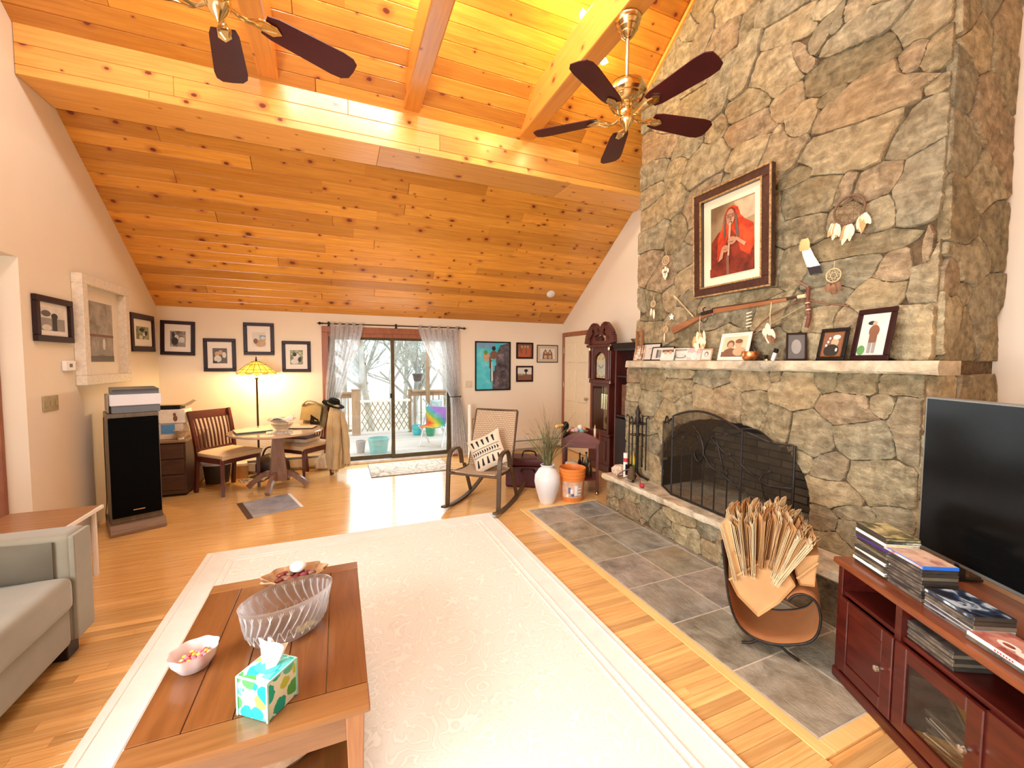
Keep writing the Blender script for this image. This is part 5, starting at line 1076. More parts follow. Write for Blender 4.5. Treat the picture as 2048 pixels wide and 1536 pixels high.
for s_ in (-1, 1):
    obj('column', G().lathe([(.018, 1.31), (.014, 1.33), (.014, 1.70), (.02, 1.72)], 12, c=(s_*(W-.01), -.012, 0)), m_ckw, ck, smooth=40); obj('capital', G().lathe([(.02, 1.71), (.026, 1.735), (.022, 1.76)], 12, c=(s_*(W-.01), -.012, 0)), plain('polished_brass', (.8, .68, .42)), ck, smooth=40)
obj('cornice', G().box(-W-.05, W+.05, -.04, .28, 1.76, 1.80), m_ckw, ck, bevel=.012)
for s_ in (-1, 1):
    pts = spline([(s_*(W+.045), 0, 1.81), (s_*(W+.02), 0, 1.92), (s_*(W-.07), 0, 2.02), (s_*.13, 0, 2.045), (s_*.075, 0, 1.99), (s_*.06, 0, 1.93)], 6); g = G()
    for p, q in zip(pts, pts[1:]): g.bar((p.x, 0, p.z), (q.x, 0, q.z), .13, .055, (0, 1, 0))
    obj('swan_neck', g, m_ckw, ck)
obj('tympanum', G().box(-W, -.13, 0, .1, 1.80, 1.93).box(.13, W, 0, .1, 1.80, 1.93).box(-.13, .13, 0, .1, 1.80, 1.85), m_ckw, ck)
obj('finial', G().lathe([(.03, 1.85), (.045, 1.88), (.03, 1.91), (.012, 1.93), (.03, 1.965), (.012, 1.995), (.004, 2.03)], 14, c=(0, .03, 0)), m_ckw, ck, smooth=40)
# dark bookcase between clock and chimney
bcs = thing('dark_bookcase', 'near black tall bookcase between the clock and the chimney', 'bookcase', (3.44, 4.315, 0), -math.pi/2)
W = .275
obj('carcass', G().box(-W, -W+.025, 0, .29, 0, 1.76).box(W-.025, W, 0, .29, 0, 1.76).box(-W, W, .27, .29, 0, 1.76).box(-W, W, .0, .29, 0, .08), m_cherryv, bcs)
obj('cornice', G().prism([(-.04, 1.80), (.29, 1.80), (.29, 1.70), (.0, 1.70), (-.005, 1.73)], -W-.03, W+.03, lambda u, v, w_: (w_, u, v)), m_dark, bcs)
for z_ in (.5, .82, 1.35): obj('shelf', G().box(-W+.025, W-.025, .01, .27, z_, z_+.02), m_dark, bcs)
obj('lower_door', G().box(-W+.025, W-.025, .0, .018, .08, .80), m_dark, bcs, bevel=.004); obj('brown_books', G().box(-.2, .2, .06, .24, .841, 1.25), plain('brown_spines', (.14, .05, .02), .6, var=.5, scale=20), bcs)
kb = thing('wicker_tray', 'low wicker basket on top of the dark bookcase', 'basket', (3.60, 4.315, 1.8005)); obj('weave', G().lathe([(.07, 0), (.09, .03), (.105, .05), (.10, .055), (.07, .01), (0, .01)], 20, wob=lambda a, i: 1+.04*math.sin(12*a)), mottle('dark_wicker', [(.4, (.10, .05, .02)), (.6, (.45, .28, .12))], 60), kb)
# ---------------------------------------------------------------- painting on the chimney
XW = 2.972                                   # plane of the stone faces
def at_stone(y, z, lean=0, x=XW): return Matrix.Translation((x, y, z)) @ Matrix.Rotation(-math.pi/2, 4, 'Z') @ Matrix.Rotation(lean, 4, 'X')
m_pbg = mottle('painting_ground', [(.35, (.16, .10, .05)), (.6, (.34, .24, .13)), (.75, (.46, .35, .20))], 3)
m_red = mottle('red_shawl', [(.3, (.22, .015, .008)), (.5, (.50, .045, .015)), (.7, (.66, .10, .03))], 9)
m_drd = mottle('dark_shawl', [(.3, (.06, .012, .008)), (.6, (.24, .03, .015))], 9); m_skin = plain('painted_skin', (.45, .22, .12), .6, var=.2); m_skd = plain('painted_skin_shade', (.22, .09, .05), .6, var=.2)
L = [(m_pbg, rect(0, 0, 1, 1)), (plain('painting_light', (.52, .40, .24), .6, var=.2), [(.55, .98), (1, .98), (1, .72), (.75, .70)]), (m_drd, [(0, 0), (.02, .5), (.18, .62), (.3, .66), (.8, .66), (.98, .6), (1, 0)]),
     (m_red, [(.15, .2), (.18, .55), (.28, .68), (.33, .84), (.42, .93), (.52, .95), (.64, .9), (.70, .78), (.80, .7), (.97, .62), (1, .35), (.9, .2), (.7, .3), (.62, .5), (.5, .62), (.4, .5), (.3, .25)]),
     (m_drd, ell(.48, .80, .12, .13)), (m_skin, ell(.47, .79, .095, .115)), (m_skd, rect(.37, .82, .57, .835)), (m_skd, ell(.43, .80, .03, .016)), (m_skd, ell(.53, .80, .03, .016)), (m_skd, [(.47, .80), (.50, .80), (.505, .745), (.46, .745)]), (m_bk, ell(.48, .715, .04, .014)),
     (plain('grey_braid', (.12, .08, .06), .7), [(.34, .82), (.38, .82), (.36, .55), (.31, .5)]), (plain('grey_braid', (.12, .08, .06), .7), [(.58, .82), (.62, .82), (.68, .5), (.62, .48)]),
     (m_tan, [(.455, .72), (.50, .72), (.455, .26), (.415, .26)]), (m_skin, ell(.36, .37, .085, .05)), (m_skin, ell(.52, .46, .10, .055)), (m_skd, rect(.33, .35, .40, .362)), (m_skd, rect(.46, .44, .55, .452)), (m_skin, [(.2, .2), (.3, .24), (.34, .36), (.28, .38)]), (m_skin, [(.6, .46), (.8, .34), (.84, .38), (.62, .5)]), (m_drd, rect(0, 0, 1, .12)), (m_brn, rect(.4, .0, .46, .26))]
pt = picture('large framed painting of a flute player in a red shawl above the mantel', .715, .885, .085, .045, plain('dark_carved_frame', (.05, .018, .012), .4, var=.4, scale=30, coat=.3), L, at_stone(2.437, 2.115, R_(2.5)), .072, plain('cream_liner', (.82, .72, .50), .8, var=.02), name='framed_painting', cat='painting', lip=.012)
g = G()
for a, b_, c, d in ((-.3575, .3575, 0, .014), (-.3575, .3575, .871, .885), (-.3575, -.3435, .014, .871), (.3435, .3575, .014, .871)): g.box(a, b_, -.056, -.040, c, d)
obj('outer_bead', g, plain('worn_gilt', (.42, .27, .12), .5, .4, var=.6, scale=50), pt, bevel=.004)
# ---------------------------------------------------------------- hangings
m_fw = plain('white_feather', (.80, .70, .50), .9, var=.15, scale=20); m_fb = plain('brown_feather', (.24, .12, .06), .9, var=.4, scale=15); m_fk = plain('black_feather', (.02, .015, .02), .8); m_hoop = plain('willow_hoop', (.62, .46, .24), .7, var=.2); m_sinew = plain('sinew', (.66, .52, .30), .8)
def feather(g, p, L, w_, sway=0, tw=.0):
    """leaf-shaped plume hanging from p (Y,Z in the stone plane), built with a little belly"""
    n = 6
    for s_ in (-1, 1):
        g.grid(lambda u, v: (-.006-.012*math.sin(math.pi*v)*(1-abs(u)), p[0]+sway*v*v+s_*u*w_*math.sin(math.pi*(.06+.9*v))**.8, p[1]-L*v), 2, n)
def dreamcatcher(label, py_, pz, R, feats, web=True, mf=m_fw, name='dream_catcher'):
    t = thing(name, label, 'dream catcher', (XW-.006, py_, pz))
    obj('hoop', G().tube([(-.004, R*math.cos(a), R*math.sin(a)) for a in [2*math.pi*i/24 for i in range(24)]], max(.004, R*.09), 7, closed=True), m_hoop, t, smooth=60)
    if web:
        g = G()
        for i in range(8):
            a, b_ = 2*math.pi*i/8, 2*math.pi*(i+3)/8; g.tube([(-.004, R*math.cos(a), R*math.sin(a)), (-.004, R*math.cos(b_), R*math.sin(b_))], .0012, 4)
        obj('web', g, m_sinew, t)
    obj('hanging_cord', G().tube([(-.004, 0, R), (0, 0, R+.05)], .0015, 4), m_sinew, t)
    for dy, L, w_, dz in feats:
        g = G(); feather(g, (dy, -R*.6-dz), L, w_, dy*.2); f = obj('feather', g, mf if (dz < .5) else m_fb, t)
        obj('bead', G().sph((-.006, dy, -R*.6-dz+.004), .006, nu=8, nv=6), m_brn, f)
    return t
def yz(px, py): p = onx(px, py, XW); return p.y, p.z
dreamcatcher('small hoop with white shell like feathers left of the painting', *yz(1333, 521), .043, [(-.03, .05, .016, .05), (.0, .05, .016, .03), (.03, .05, .016, .05), (-.015, .05, .015, .09), (.018, .05, .015, .09), (.0, .045, .014, .12)])
dreamcatcher('small hoop with two long white feathers near the chimney edge', *yz(1308, 608), .032, [(.025, .08, .018, .02), (-.012, .10, .018, .035)])
dreamcatcher('round woven medallion hanging below the white star', *yz(1333, 659), .03, [(.012, .10, .008, .01)])
dreamcatcher('small hoop with dark feathers right of the feather fan', *yz(1669, 551), .043, [(.03, .06, .018, .02), (0, .07, .02, .03), (-.03, .06, .018, .02)], mf=m_fb)
bigd = thing('large_dream_catcher', 'large dream catcher with fluffy feather clusters right of the painting', 'dream catcher', (XW-.006, *yz(1700, 420)))
obj('hoop', G().tube([(-.004, .085*math.cos(a), .085*math.sin(a)) for a in [2*math.pi*i/28 for i in range(28)]], .007, 7, closed=True), plain('bark_hoop', (.16, .09, .05), .8), bigd, smooth=60)
g = G()
for i in range(10):
    a, b_ = 2*math.pi*i/10, 2*math.pi*(i+4)/10; g.tube([(-.004, .085*math.cos(a), .085*math.sin(a)), (-.004, .085*math.cos(b_), .085*math.sin(b_))], .0015, 4)
obj('web', g, plain('brown_thong', (.18, .10, .05), .8), bigd)
r = random.Random(2)
for cy_, cz_, n in ((.075, -.06, 9), (.0, -.095, 8), (-.075, -.05, 10)):
    obj('thong', G().tube([(-.004, cy_*.8, -.05), (-.006, cy_, cz_)], .002, 4), m_brn, bigd)
    for k in range(n):
        g = G(); feather(g, (cy_+r.uniform(-.02, .02), cz_+r.uniform(-.005, .005)), r.uniform(.06, .12), r.uniform(.012, .022), r.uniform(-.03, .03)); obj('feather', g, (m_fw, m_fw, plain('tawny_feather', (.55, .34, .14), .9, var=.3))[k % 3], bigd)
y0, z0 = yz(1612, 478); y1, z1 = yz(1634, 545)
ff = thing('feather_fan', 'white feather fan with black tips beside the painting', 'feather fan', (XW-.008, y0, z0))
dv = Vector((0, y1-y0, z1-z0)); LL = dv.length
g = G()
for k in range(5): 
    p = (.008*(k-2), .0); feather(g, p, .08, .018, .004*(k-2))
obj('fluff', g, plain('golden_fluff', (.70, .48, .20), .9, var=.2), ff)
for k in range(6):
    off = (k-2.5)*.012; g = G(); gg = G()
    a = Vector((0, off*.6-.004, -.06)); e = Vector((0, off+dv.y*.8, dv.z*.82)); t_ = Vector((0, off+dv.y, dv.z-.005*abs(k-2.5)))
    sidev = Vector((0, .011, .003))
    g.add([a-sidev, a+sidev, e+sidev*1.15+Vector((-.004, 0, 0)), e-sidev*1.15+Vector((-.004, 0, 0)), (a+e)/2-sidev*1.1+Vector((-.01, 0, 0)), (a+e)/2+sidev*1.1+Vector((-.01, 0, 0))], [(0, 1, 5, 4), (4, 5, 2, 3)])
    f = obj('plume', g, plain('ivory_plume', (.84, .78, .64), .9, var=.05), ff); gg.add([e-sidev*1.15+Vector((-.004, 0, 0)), e+sidev*1.15+Vector((-.004, 0, 0)), t_+sidev*.8, t_-sidev*.8], [(0, 1, 2, 3)]); obj('plume_tip', gg, m_fk, f)
st = yz(1345, 634); t = thing('white_star', 'small white star ornament above the rifle stock', 'ornament', (XW-.006, *st)); obj('star_plate', G().prism([(( .034 if i % 2 == 0 else .018)*math.sin(math.pi*i/5), (.034 if i % 2 == 0 else .018)*math.cos(math.pi*i/5)) for i in range(10)], -.008, 0, lambda u, v, w_: (w_, u, v)), m_paper, t); obj('cord', G().tube([(-.002, 0, .03), (.0, 0, .07)], .0015, 4), m_sinew, t)
# long rifle on pegs
rf = thing('long_rifle', 'antique long rifle with wooden stock hung above the mantel', 'rifle', (0, 0, 0))
P_ = lambda px, py, x=XW-.03: onx(px, py, x)
m_stock = wood('walnut_stock', (.24, .09, .035), (.36, .15, .06), .35, (10, 2, 10))
a, b_, c, d = P_(1344, 654), P_(1349, 668), P_(1398, 640), P_(1400, 632)
c2, d2 = P_(1432, 627), P_(1430, 618)
g = G()
def quadx(pts, w_): return g.add([(p.x-w_/2, p.y, p.z) for p in pts]+[(p.x+w_/2, p.y, p.z) for p in pts], [(0, 1, 2, 3), (7, 6, 5, 4)]+[(i, (i+1) % 4, 4+(i+1) % 4, 4+i) for i in range(4)])
quadx([a, b_, c, d], .034); quadx([d, c, c2, d2], .03); e2, f2 = P_(1575, 602), P_(1574, 596); quadx([d2, c2, e2, f2], .022)
obj('stock', g, m_stock, rf, bevel=.004, seg=2)
obj('barrel', G().tube([P_(1425, 618), P_(1608, 592)], .010, 10), plain('browned_steel', (.10, .06, .04), .4, .6), rf, smooth=60)
obj('muzzle', G().tube([P_(1596, 594), P_(1612, 591.5)], .013, 10), m_sinew, rf)
obj('lock', G().bar(P_(1402, 628, XW-.052), P_(1425, 622, XW-.052), .012, .028).tube(spline([P_(1408, 624, XW-.055), P_(1406, 618, XW-.055), P_(1411, 615, XW-.055)]), .005, 6), m_iron, rf)
obj('trigger_guard', G().tube(spline([P_(1400, 638), P_(1408, 645), P_(1416, 636)]), .004, 6), m_iron, rf)
for px, py in ((1425, 629), (1590, 599)): obj('peg', G().tube([onx(px, py, XW-.05), onx(px, py, XW+.03)], .008, 7), m_brn, rf)
# things hanging from the rifle
def bundle(name, label, px, py0, py1, n, seed, mt, cat='feather bundle'):
    y, z = yz(px, py0); L_ = z-yz(px, py1)[1]; t = thing(name, label, cat, (XW-.05, y, z)); r = random.Random(seed)
    obj('thong', G().tube(spline([(0, 0, 0), (0, .006, -L_*.3), (0, 0, -L_*.6)]), .003, 5), m_sinew, t)
    for k in range(n):
        g = G(); feather(g, (r.uniform(-.055, .055), -L_*.4-r.uniform(0, L_*.35)), r.uniform(.06, .10), r.uniform(.014, .024), r.uniform(-.03, .03)); obj('plume', g, mt[k % len(mt)], t)
    return t
bundle('feather_bundle', 'bundle of white and tawny plumes hanging from the rifle stock', 1409, 634, 704, 16, 3, [m_fw, m_fw, plain('tawny_feather', (.55, .34, .14))])
bundle('plume_tassel', 'tassel of white plumes hanging near the horn', 1552, 606, 692, 11, 6, [m_fw, m_fw, m_fb])
y, z = yz(1508, 612); t = thing('bone_necklace', 'strip of pale bone pieces hanging from the rifle barrel', 'necklace', (XW-.045, y, z)); obj('cord', G().tube([(0, 0, 0), (0, .004, -.17)], .003, 5), m_brn, t)
for k in range(5): obj('bone', G().tube([(-.004, -.022, -.05-.026*k), (-.004, .022, -.058-.026*k)], [.004, .006], 6), m_fw, t)
# strap and curved bow
tq = thing('beaded_quiver', 'narrow red brown beaded quiver hanging by the rifle muzzle', 'quiver', (0, 0, 0)); pts = [P_(1617, 575, XW-.012), P_(1615, 605, XW-.012), P_(1618, 632, XW-.012), P_(1613, 655, XW-.012)]
obj('sheath', G().tube(spline(pts, 4), .013, 8), plain('red_hide', (.16, .05, .03), .7, var=.4, scale=30), tq, smooth=60)
for k in range(4): obj('bead_band', G().tube([pts[1].lerp(pts[2], k/4), pts[1].lerp(pts[2], k/4+.08)], .0145, 8), (m_sinew, m_brn)[k % 2], tq)
obj('antler_tip', G().tube([P_(1590, 560, XW-.01), P_(1617, 575, XW-.012)], [.004, .01], 6), m_brn, tq)
bo = thing('wooden_bow', 'slim wooden bow arching behind the horn on the stones', 'bow', (0, 0, 0)); obj('limb', G().tube(spline([P_(1500, 672, XW-.01), P_(1530, 640, XW-.012), P_(1570, 615, XW-.012), P_(1610, 601, XW-.01), P_(1650, 607, XW-.008), P_(1698, 612, XW-.006)], 5), .005, 7), m_brn, bo, smooth=60); obj('bowstring', G().tube([P_(1500, 672, XW-.012), P_(1610, 610, XW-.012)], .0015, 4), m_sinew, bo)
stk = thing('carved_stick', 'thin pale carved stick leaning behind the rifle stock', 'stick', (0, 0, 0)); obj('shaft', G().tube([P_(1350, 593, XW-.012), P_(1387, 634, XW-.012)], .006, 7), m_hoop, stk); obj('grip', G().tube([P_(1348, 592, XW-.012), P_(1354, 598, XW-.012)], .009, 7), m_sinew, stk)
# ---------------------------------------------------------------- along the mantel
ZMm = ZM1+.0006
def mframe(label, pxl, pxr, pyt, m_f, fw, layers, x=2.93, yaw=0, lean=12, border=0, m_b=None, pic=None, depth=.014):
    a, b_ = onx(pxl, 719, x), onx(pxr, 719, x); h = onx((pxl+pxr)/2, pyt, x).z-ZM1; wd = abs(a.y-b_.y)/max(.35, math.cos(R_(yaw)))
    M = Matrix.Translation((x, (a.y+b_.y)/2, ZMm)) @ Matrix.Rotation(-math.pi/2+R_(yaw), 4, 'Z') @ Matrix.Rotation(-R_(lean), 4, 'X')
    t = picture(label, wd, h/math.cos(R_(lean)), fw, depth, m_f, layers, M, border, m_b, name='mantel_photo', cat='photo', pic=pic)
    obj('easel_leg', G().bar((0, 0, h*.7), (0, min(.045, h*.3), .0), .03, .004), m_black, t); return t
m_wfr = plain('white_frame', (.80, .74, .62), .5, var=.03); m_tfr = plain('tan_frame', (.58, .38, .20), .5)
mt_fl = mottle('floral_print', [(.4, (.25, .08, .05)), (.5, (.6, .5, .35)), (.6, (.8, .75, .65))], 40)
mframe('small floral card standing at the far end of the mantel', 1268, 1288, 692, m_tfr, .006, [(mt_fl, rect(0, 0, 1, 1))], x=2.95)
mframe('black framed white card partly behind another black frame', 1284, 1318, 687, m_black, .010, [(m_lg, rect(0, 0, 1, 1)), (m_mg, ell(.6, .3, .12, .12)), (m_mg, rect(.3, .7, .7, .73))], x=2.955)
mframe('wide black framed photo of two standing figures on the mantel', 1302, 1346, 694, m_black, .009, [(m_lg, rect(0, 0, 1, 1)), (m_dg, rect(.2, .15, .3, .85)), (m_mg, ell(.38, .5, .1, .35)), (m_dg, rect(.5, .15, .58, .85)), (m_tan, ell(.8, .5, .12, .3))], x=2.915)
mframe('unframed colour photo of a group in white leaning on the mantel', 1322, 1347, 699, m_wfr, .004, [(m_lg, rect(0, 0, 1, 1)), (m_brn, rect(0, .75, 1, 1)), (m_tan, ell(.3, .7, .14, .14)), (m_tan, ell(.7, .72, .14, .14))], x=2.88)
mframe('white framed landscape photo with a dark top line on the mantel', 1345, 1377, 697, m_wfr, .010, [(m_lg, rect(0, 0, 1, 1)), (m_mg, rect(0, .85, 1, 1)), (m_mg, ell(.5, .3, .4, .2)), (m_lg, ell(.5, .35, .3, .12))], x=2.915)
mframe('pink toned photo of people in white beside the small tan frame', 1373, 1402, 697, m_wfr, .004, [(plain('print_pink', (.62, .40, .40), .6), rect(0, 0, 1, 1)), (m_lg, ell(.5, .35, .25, .35)), (m_lg, ell(.15, .45, .18, .25)), (m_lg, ell(.9, .3, .2, .3))], x=2.90)
mframe('small tan frame with a portrait of one person', 1401, 1423, 698, m_tfr, .010, [(m_lg, rect(0, 0, 1, 1)), (m_brn, ell(.5, .55, .22, .28)), (m_lg, ell(.5, .5, .14, .2))], x=2.89)
mframe('large white framed photo of two people in caps on the mantel', 1432, 1499, 666, m_wfr, .018, [(plain('print_cream', (.62, .55, .34), .6), rect(0, 0, 1, 1)), (m_brn, rect(0, 0, 1, .25)), (m_brn, ell(.35, .62, .16, .2)), (m_tan, ell(.35, .55, .11, .16)), (m_tan, ell(.68, .66, .15, .22)), (m_brn, ell(.68, .75, .15, .10)), (m_brn, ell(.4, .22, .3, .2)), (m_tan, ell(.75, .25, .25, .22))], x=2.90, yaw=-8, border=.012, m_b=m_wfr)
cp = thing('copper_bowl', 'hammered copper bowl beside the large white frame', 'bowl', (2.90, onx(1500, 719, 2.90).y, ZMm)); obj('bowl', G().lathe([(.035, 0), (.05, .01), (.062, .045), (.058, .07), (.052, .068), (.045, .015), (0, .012)], 24), plain('hammered_copper', (.70, .28, .10), .3, .9, var=.4, scale=40), cp, smooth=50)
hn = thing('curved_horn', 'dark curved animal horn standing on the mantel', 'horn', (2.94, onx(1520, 719, 2.94).y, ZMm)); obj('horn', G().tube(spline([(0, -.05, .022), (0, .0, .03), (0, .05, .08), (0, .072, .14), (0, .078, .175)], 6), [.022-.019*i/24 for i in range(25)], 10), plain('dark_horn', (.035, .022, .016), .3, var=.5), hn, smooth=60); obj('base_cap', G().lathe([(.024, 0), (.024, .012)], 14, c=(0, -.05, 0)), m_brass, hn)
bl = thing('folding_knife', 'short white and black handle propped upright near the horn', 'knife', M=Matrix.Translation((2.89, onx(1545, 719, 2.89).y, ZMm)) @ Matrix.Rotation(R_(18), 4, 'X')); obj('grip', G().box(-.008, .008, -.012, .012, 0, .06), m_paper, bl, bevel=.003); obj('pommel', G().box(-.01, .01, -.014, .014, .06, .09), m_black, bl, bevel=.003)
mframe('narrow dark frame turned edge on beside the horn', 1578, 1606, 666, m_frame, .012, [(m_dg, rect(0, 0, 1, 1)), (m_mg, ell(.5, .5, .3, .3))], x=2.93, yaw=38, lean=10)
mframe('black framed portrait of an officer in dark uniform', 1630, 1692, 657, m_black, .024, [(m_brn, rect(0, 0, 1, 1)), (m_tan, ell(.62, .58, .2, .2)), (m_lg, ell(.68, .8, .2, .10)), (m_bk, ell(.5, .22, .4, .28)), (m_lg, ell(.2, .45, .06, .06)), (m_lg, ell(.28, .6, .06, .06)), (m_lg, ell(.35, .75, .06, .06)), (m_lg, ell(.78, .25, .06, .08))], x=2.90, yaw=-10, lean=12, border=.006, m_b=m_brass)
mframe('large dark framed photo of a standing figure seen from behind', 1696, 1782, 617, m_frame, .032, [(m_lg, rect(0, 0, 1, 1)), (plain('print_green', (.10, .28, .08), .5), ell(.15, .12, .15, .12)), (m_bk, ell(.38, .78, .14, .05)), (m_tan, ell(.5, .76, .08, .06)), (m_brn, ell(.52, .58, .19, .15)), (m_brn, rect(.38, .3, .66, .55)), (m_mg, rect(.38, .05, .5, .3)), (m_mg, rect(.55, .05, .66, .3))], x=2.895, yaw=-12, lean=11)
# tiny wooden wall shelf at the chimney's far edge
ws = thing('shadow_box', 'narrow open wooden stand at the far end of the mantel', 'stand', (2.985, 3.55, ZMm)); g = G()
for a, b_, z0, z1 in ((-.04, .04, .0, .008), (-.04, .04, .15, .158), (-.04, .04, .31, .325)): g.box(-.03, .0, a, b_, z0, z1)
g.box(-.03, 0, -.045, -.035, 0, .32).box(-.03, 0, .035, .045, 0, .32); obj('frame', g, wood('stand_wood', (.36, .14, .05), (.5, .22, .09), .5), ws)
# ---------------------------------------------------------------- hearth: tool stand, screen and odds and ends
ZH = HZ1+.001
ts = thing('fireplace_tools', 'wrought iron fireplace tool stand on the hearth', 'tool stand', (2.785, 3.33, ZH))
obj('foot', G().tube(spline([(-.10, -.06, .012), (-.03, -.02, .05), (0, 0, .10)]), .012, 8).tube(spline([(.02, .11, .012), (.0, .04, .05), (0, 0, .1)]), .012, 8).tube(spline([(.09, -.07, .012), (.03, -.02, .05), (0, 0, .1)]), .012, 8), m_iron, ts, smooth=60)
obj('post', G().lathe([(.016, .06), (.016, .45), (.028, .47), (.016, .49), (.018, .56), (.034, .60), (.030, .64), (.018, .66), (.028, .70), (.012, .74), (.004, .77)], 12), m_iron, ts, smooth=50)
obj('hanger_ring', G().tube(circ(.085, 16, .585), .005, 6, closed=True).tube([(-.085, 0, .585), (.085, 0, .585)], .005, 6).tube([(0, -.085, .585), (0, .085, .585)], .005, 6), m_iron, ts); obj('lower_ring', G().tube(circ(.07, 16, .47), .004, 6, closed=True).tube([(-.07, 0, .47), (.07, 0, .47)], .004, 6), m_iron, ts)
for k, (a, kind) in enumerate(((20, 'poker'), (110, 'shovel'), (200, 'brush'), (290, 'tongs'))):
    x, y = .095*math.cos(R_(a)), .095*math.sin(R_(a)); g = G().tube([(x, y, .64), (x, y, .12)], .007, 7).tube(spline([(x, y, .64), (x*1.25, y*1.25, .665), (x*1.35, y*1.35, .64)]), .006, 6)
    if k == 0: g.tube(spline([(x, y, .13), (x*1.3, y*1.3, .12), (x*1.4, y*1.4, .16)]), .006, 6)
    t_ = obj(kind, g, m_iron, ts)
    if k == 1: obj('shovel_blade', G().grid(lambda u, v: (x+(u-.5)*.08, y-.01*math.sin(math.pi*u), .15-.11*v), 5, 3, .003), m_iron, t_)
    if k == 2: obj('bristles', G().lathe([(.018, .16), (.032, .10), (.035, .03)], 10, c=(x, y, 0)), plain('bristle_brown', (.10, .06, .03), .95), t_)
wt = thing('match_tube', 'white cylindrical match box with red band on the hearth', 'tube', (2.74, 3.45, ZH)); obj('tube', G().lathe([(.024, 0), (.024, .26), (.0, .26)], 14), m_paper, wt, smooth=40); obj('red_band', G().lathe([(.0245, .17), (.0245, .21)], 14), plain('red_label', (.60, .04, .05), .6), wt)
gl_ = thing('work_gloves', 'pale cloth gloves heaped at the end of the hearth slab', 'gloves', (2.76, 3.58, ZH)); obj('cloth', G().lathe([(.05, 0), (.075, .03), (.08, .07), (.05, .10), (0, .085)], 18, sx=1.1, sy=.7, wob=lambda a, i: 1+.14*math.sin(5*a+1.4*i)), plain('pale_cloth', (.66, .52, .40), .95, var=.15), gl_)
for k in range(4): obj('finger', G().tube(spline([(-.05+.02*k, -.03, .06), (-.075+.02*k, -.055, .045), (-.08+.022*k, -.065, .012)]), .010, 7), plain('pale_cloth', (.66, .52, .40)), gl_, smooth=60)
tg = thing('braided_lanyard', 'looped brown cord with a red tassel on the hearth edge', 'cord', (2.70, 3.22, ZH)); obj('cord', G().tube(spline([(.05, .2, .10), (-.02, .12, .05), (-.04, .22, .008), (-.02, .27, .03), (.02, .15, .11), (.03, .02, .07), (-.03, -.09, .012)]), .006, 7), m_brn, tg, smooth=60); obj('tassel', G().sph((-.035, -.11, .021), .02, (1, 1.5, 1)), plain('crimson', (.45, .02, .05), .5), tg, smooth=60)
yl = thing('yellow_bottle', 'yellow and green squeeze bottle behind the fireplace tools', 'bottle', (2.84, 3.46, ZH)); obj('bottle', G().lathe([(.025, 0), (.028, .01), (.028, .20), (.012, .24), (.01, .27)], 14), plain('mustard_yellow', (.70, .48, .04), .5), yl, smooth=40); obj('label', G().lathe([(.0285, .06), (.0285, .13)], 14), plain('label_green', (.12, .25, .06), .6), yl)
# folding screen
fsn = thing('fireplace_screen', 'three panel black iron fireplace screen with vine scrolls', 'fire screen', (0, 0, 0))
b = NB('fine_mesh'); tr = b.node('ShaderNodeBsdfTransparent'); df = b.node('ShaderNodeBsdfDiffuse'); df.inputs[0].default_value = (.04, .03, .02, 1); mx = b.node('ShaderNodeMixShader'); mx.inputs[0].default_value = .5; b.link(tr.outputs[0], mx.inputs[1]); b.link(df.outputs[0], mx.inputs[2]); b.link(mx.outputs[0], b.out.inputs[0]); m_mesh = b.m
pA, pB = Vector((2.905-.025, 3.07)), Vector((2.765, 2.835)); pC = Vector((2.745, onx(1483, 900, 2.745).y)); pD = Vector((2.862, onx(1590, 893, 2.862).y))
def spanel(p, q, ztop, nm, n=16, bars=0):
    """panel from p to q (plan), top height ztop(u)"""
    pos = lambda u, z: (lerp(p.x, q.x, u), lerp(p.y, q.y, u), z)
    g = G(); top = [pos(i/n, ztop(i/n)) for i in range(n+1)]
    g.tube([pos(0, ZH+.006)]+top+[pos(1, ZH+.006)], .009, 7).tube([pos(0, ZH+.012), pos(1, ZH+.012)], .009, 7)
    P = obj(nm, g, m_iron, fsn)
    obj('wire_mesh', G().grid(lambda u, v: pos(u, lerp(ZH+.012, ztop(u), v)), n, 6), m_mesh, P)
    for k in range(bars):
        u = (k+1)/(bars+1); obj('bar', G().tube([pos(u, ZH+.012), pos(u, lerp(.82, .72, u) if nm == 'centre_panel' else .7)], .006, 6), m_iron, P)
    return P, pos
zc = lambda u: 1.02+.115*math.sin(math.pi*(u*.85+.15))**.8 if u < .999 else 1.07
cp_, pos = spanel(pB, pC, lambda u: 1.045+.10*math.sin(math.pi*min(1, u*.92+.08)), 'centre_panel', bars=5)
def sc3(pts): return [Vector(pos(u, z))+Vector((-.012, 0, 0)) for u, z in pts]
for pts in ([(.0, .86), (.2, .95), (.45, .93), (.52, .80), (.44, .73), (.38, .79), (.43, .83)], [(.0, .78), (.25, .80), (.5, .80), (.62, .72), (.8, .68), (1, .60)], [(.5, .80), (.58, .93), (.72, .98), (.9, 1.01), (1, 1.03)], [(.62, .95), (.75, .88), (.9, .82), (1, .78)], [(.7, .93), (.76, .80), (.8, .72)], [(.35, 1.02), (.48, .93), (.52, .84)]):
    obj('scroll', G().tube(sc3([(p.x, p.y) for p in spline([(a, c_, 0) for a, c_ in pts], 5)]), .0055, 6), m_iron, cp_, smooth=60)
for u, z in ((.82, 1.0), (.86, .85), (.83, .70), (.2, .9)): obj('leaf', G().sph(Vector(pos(u, z))+Vector((-.014, 0, 0)), .02, (.25, 1, .8), 10, 6), m_iron, cp_, smooth=60)
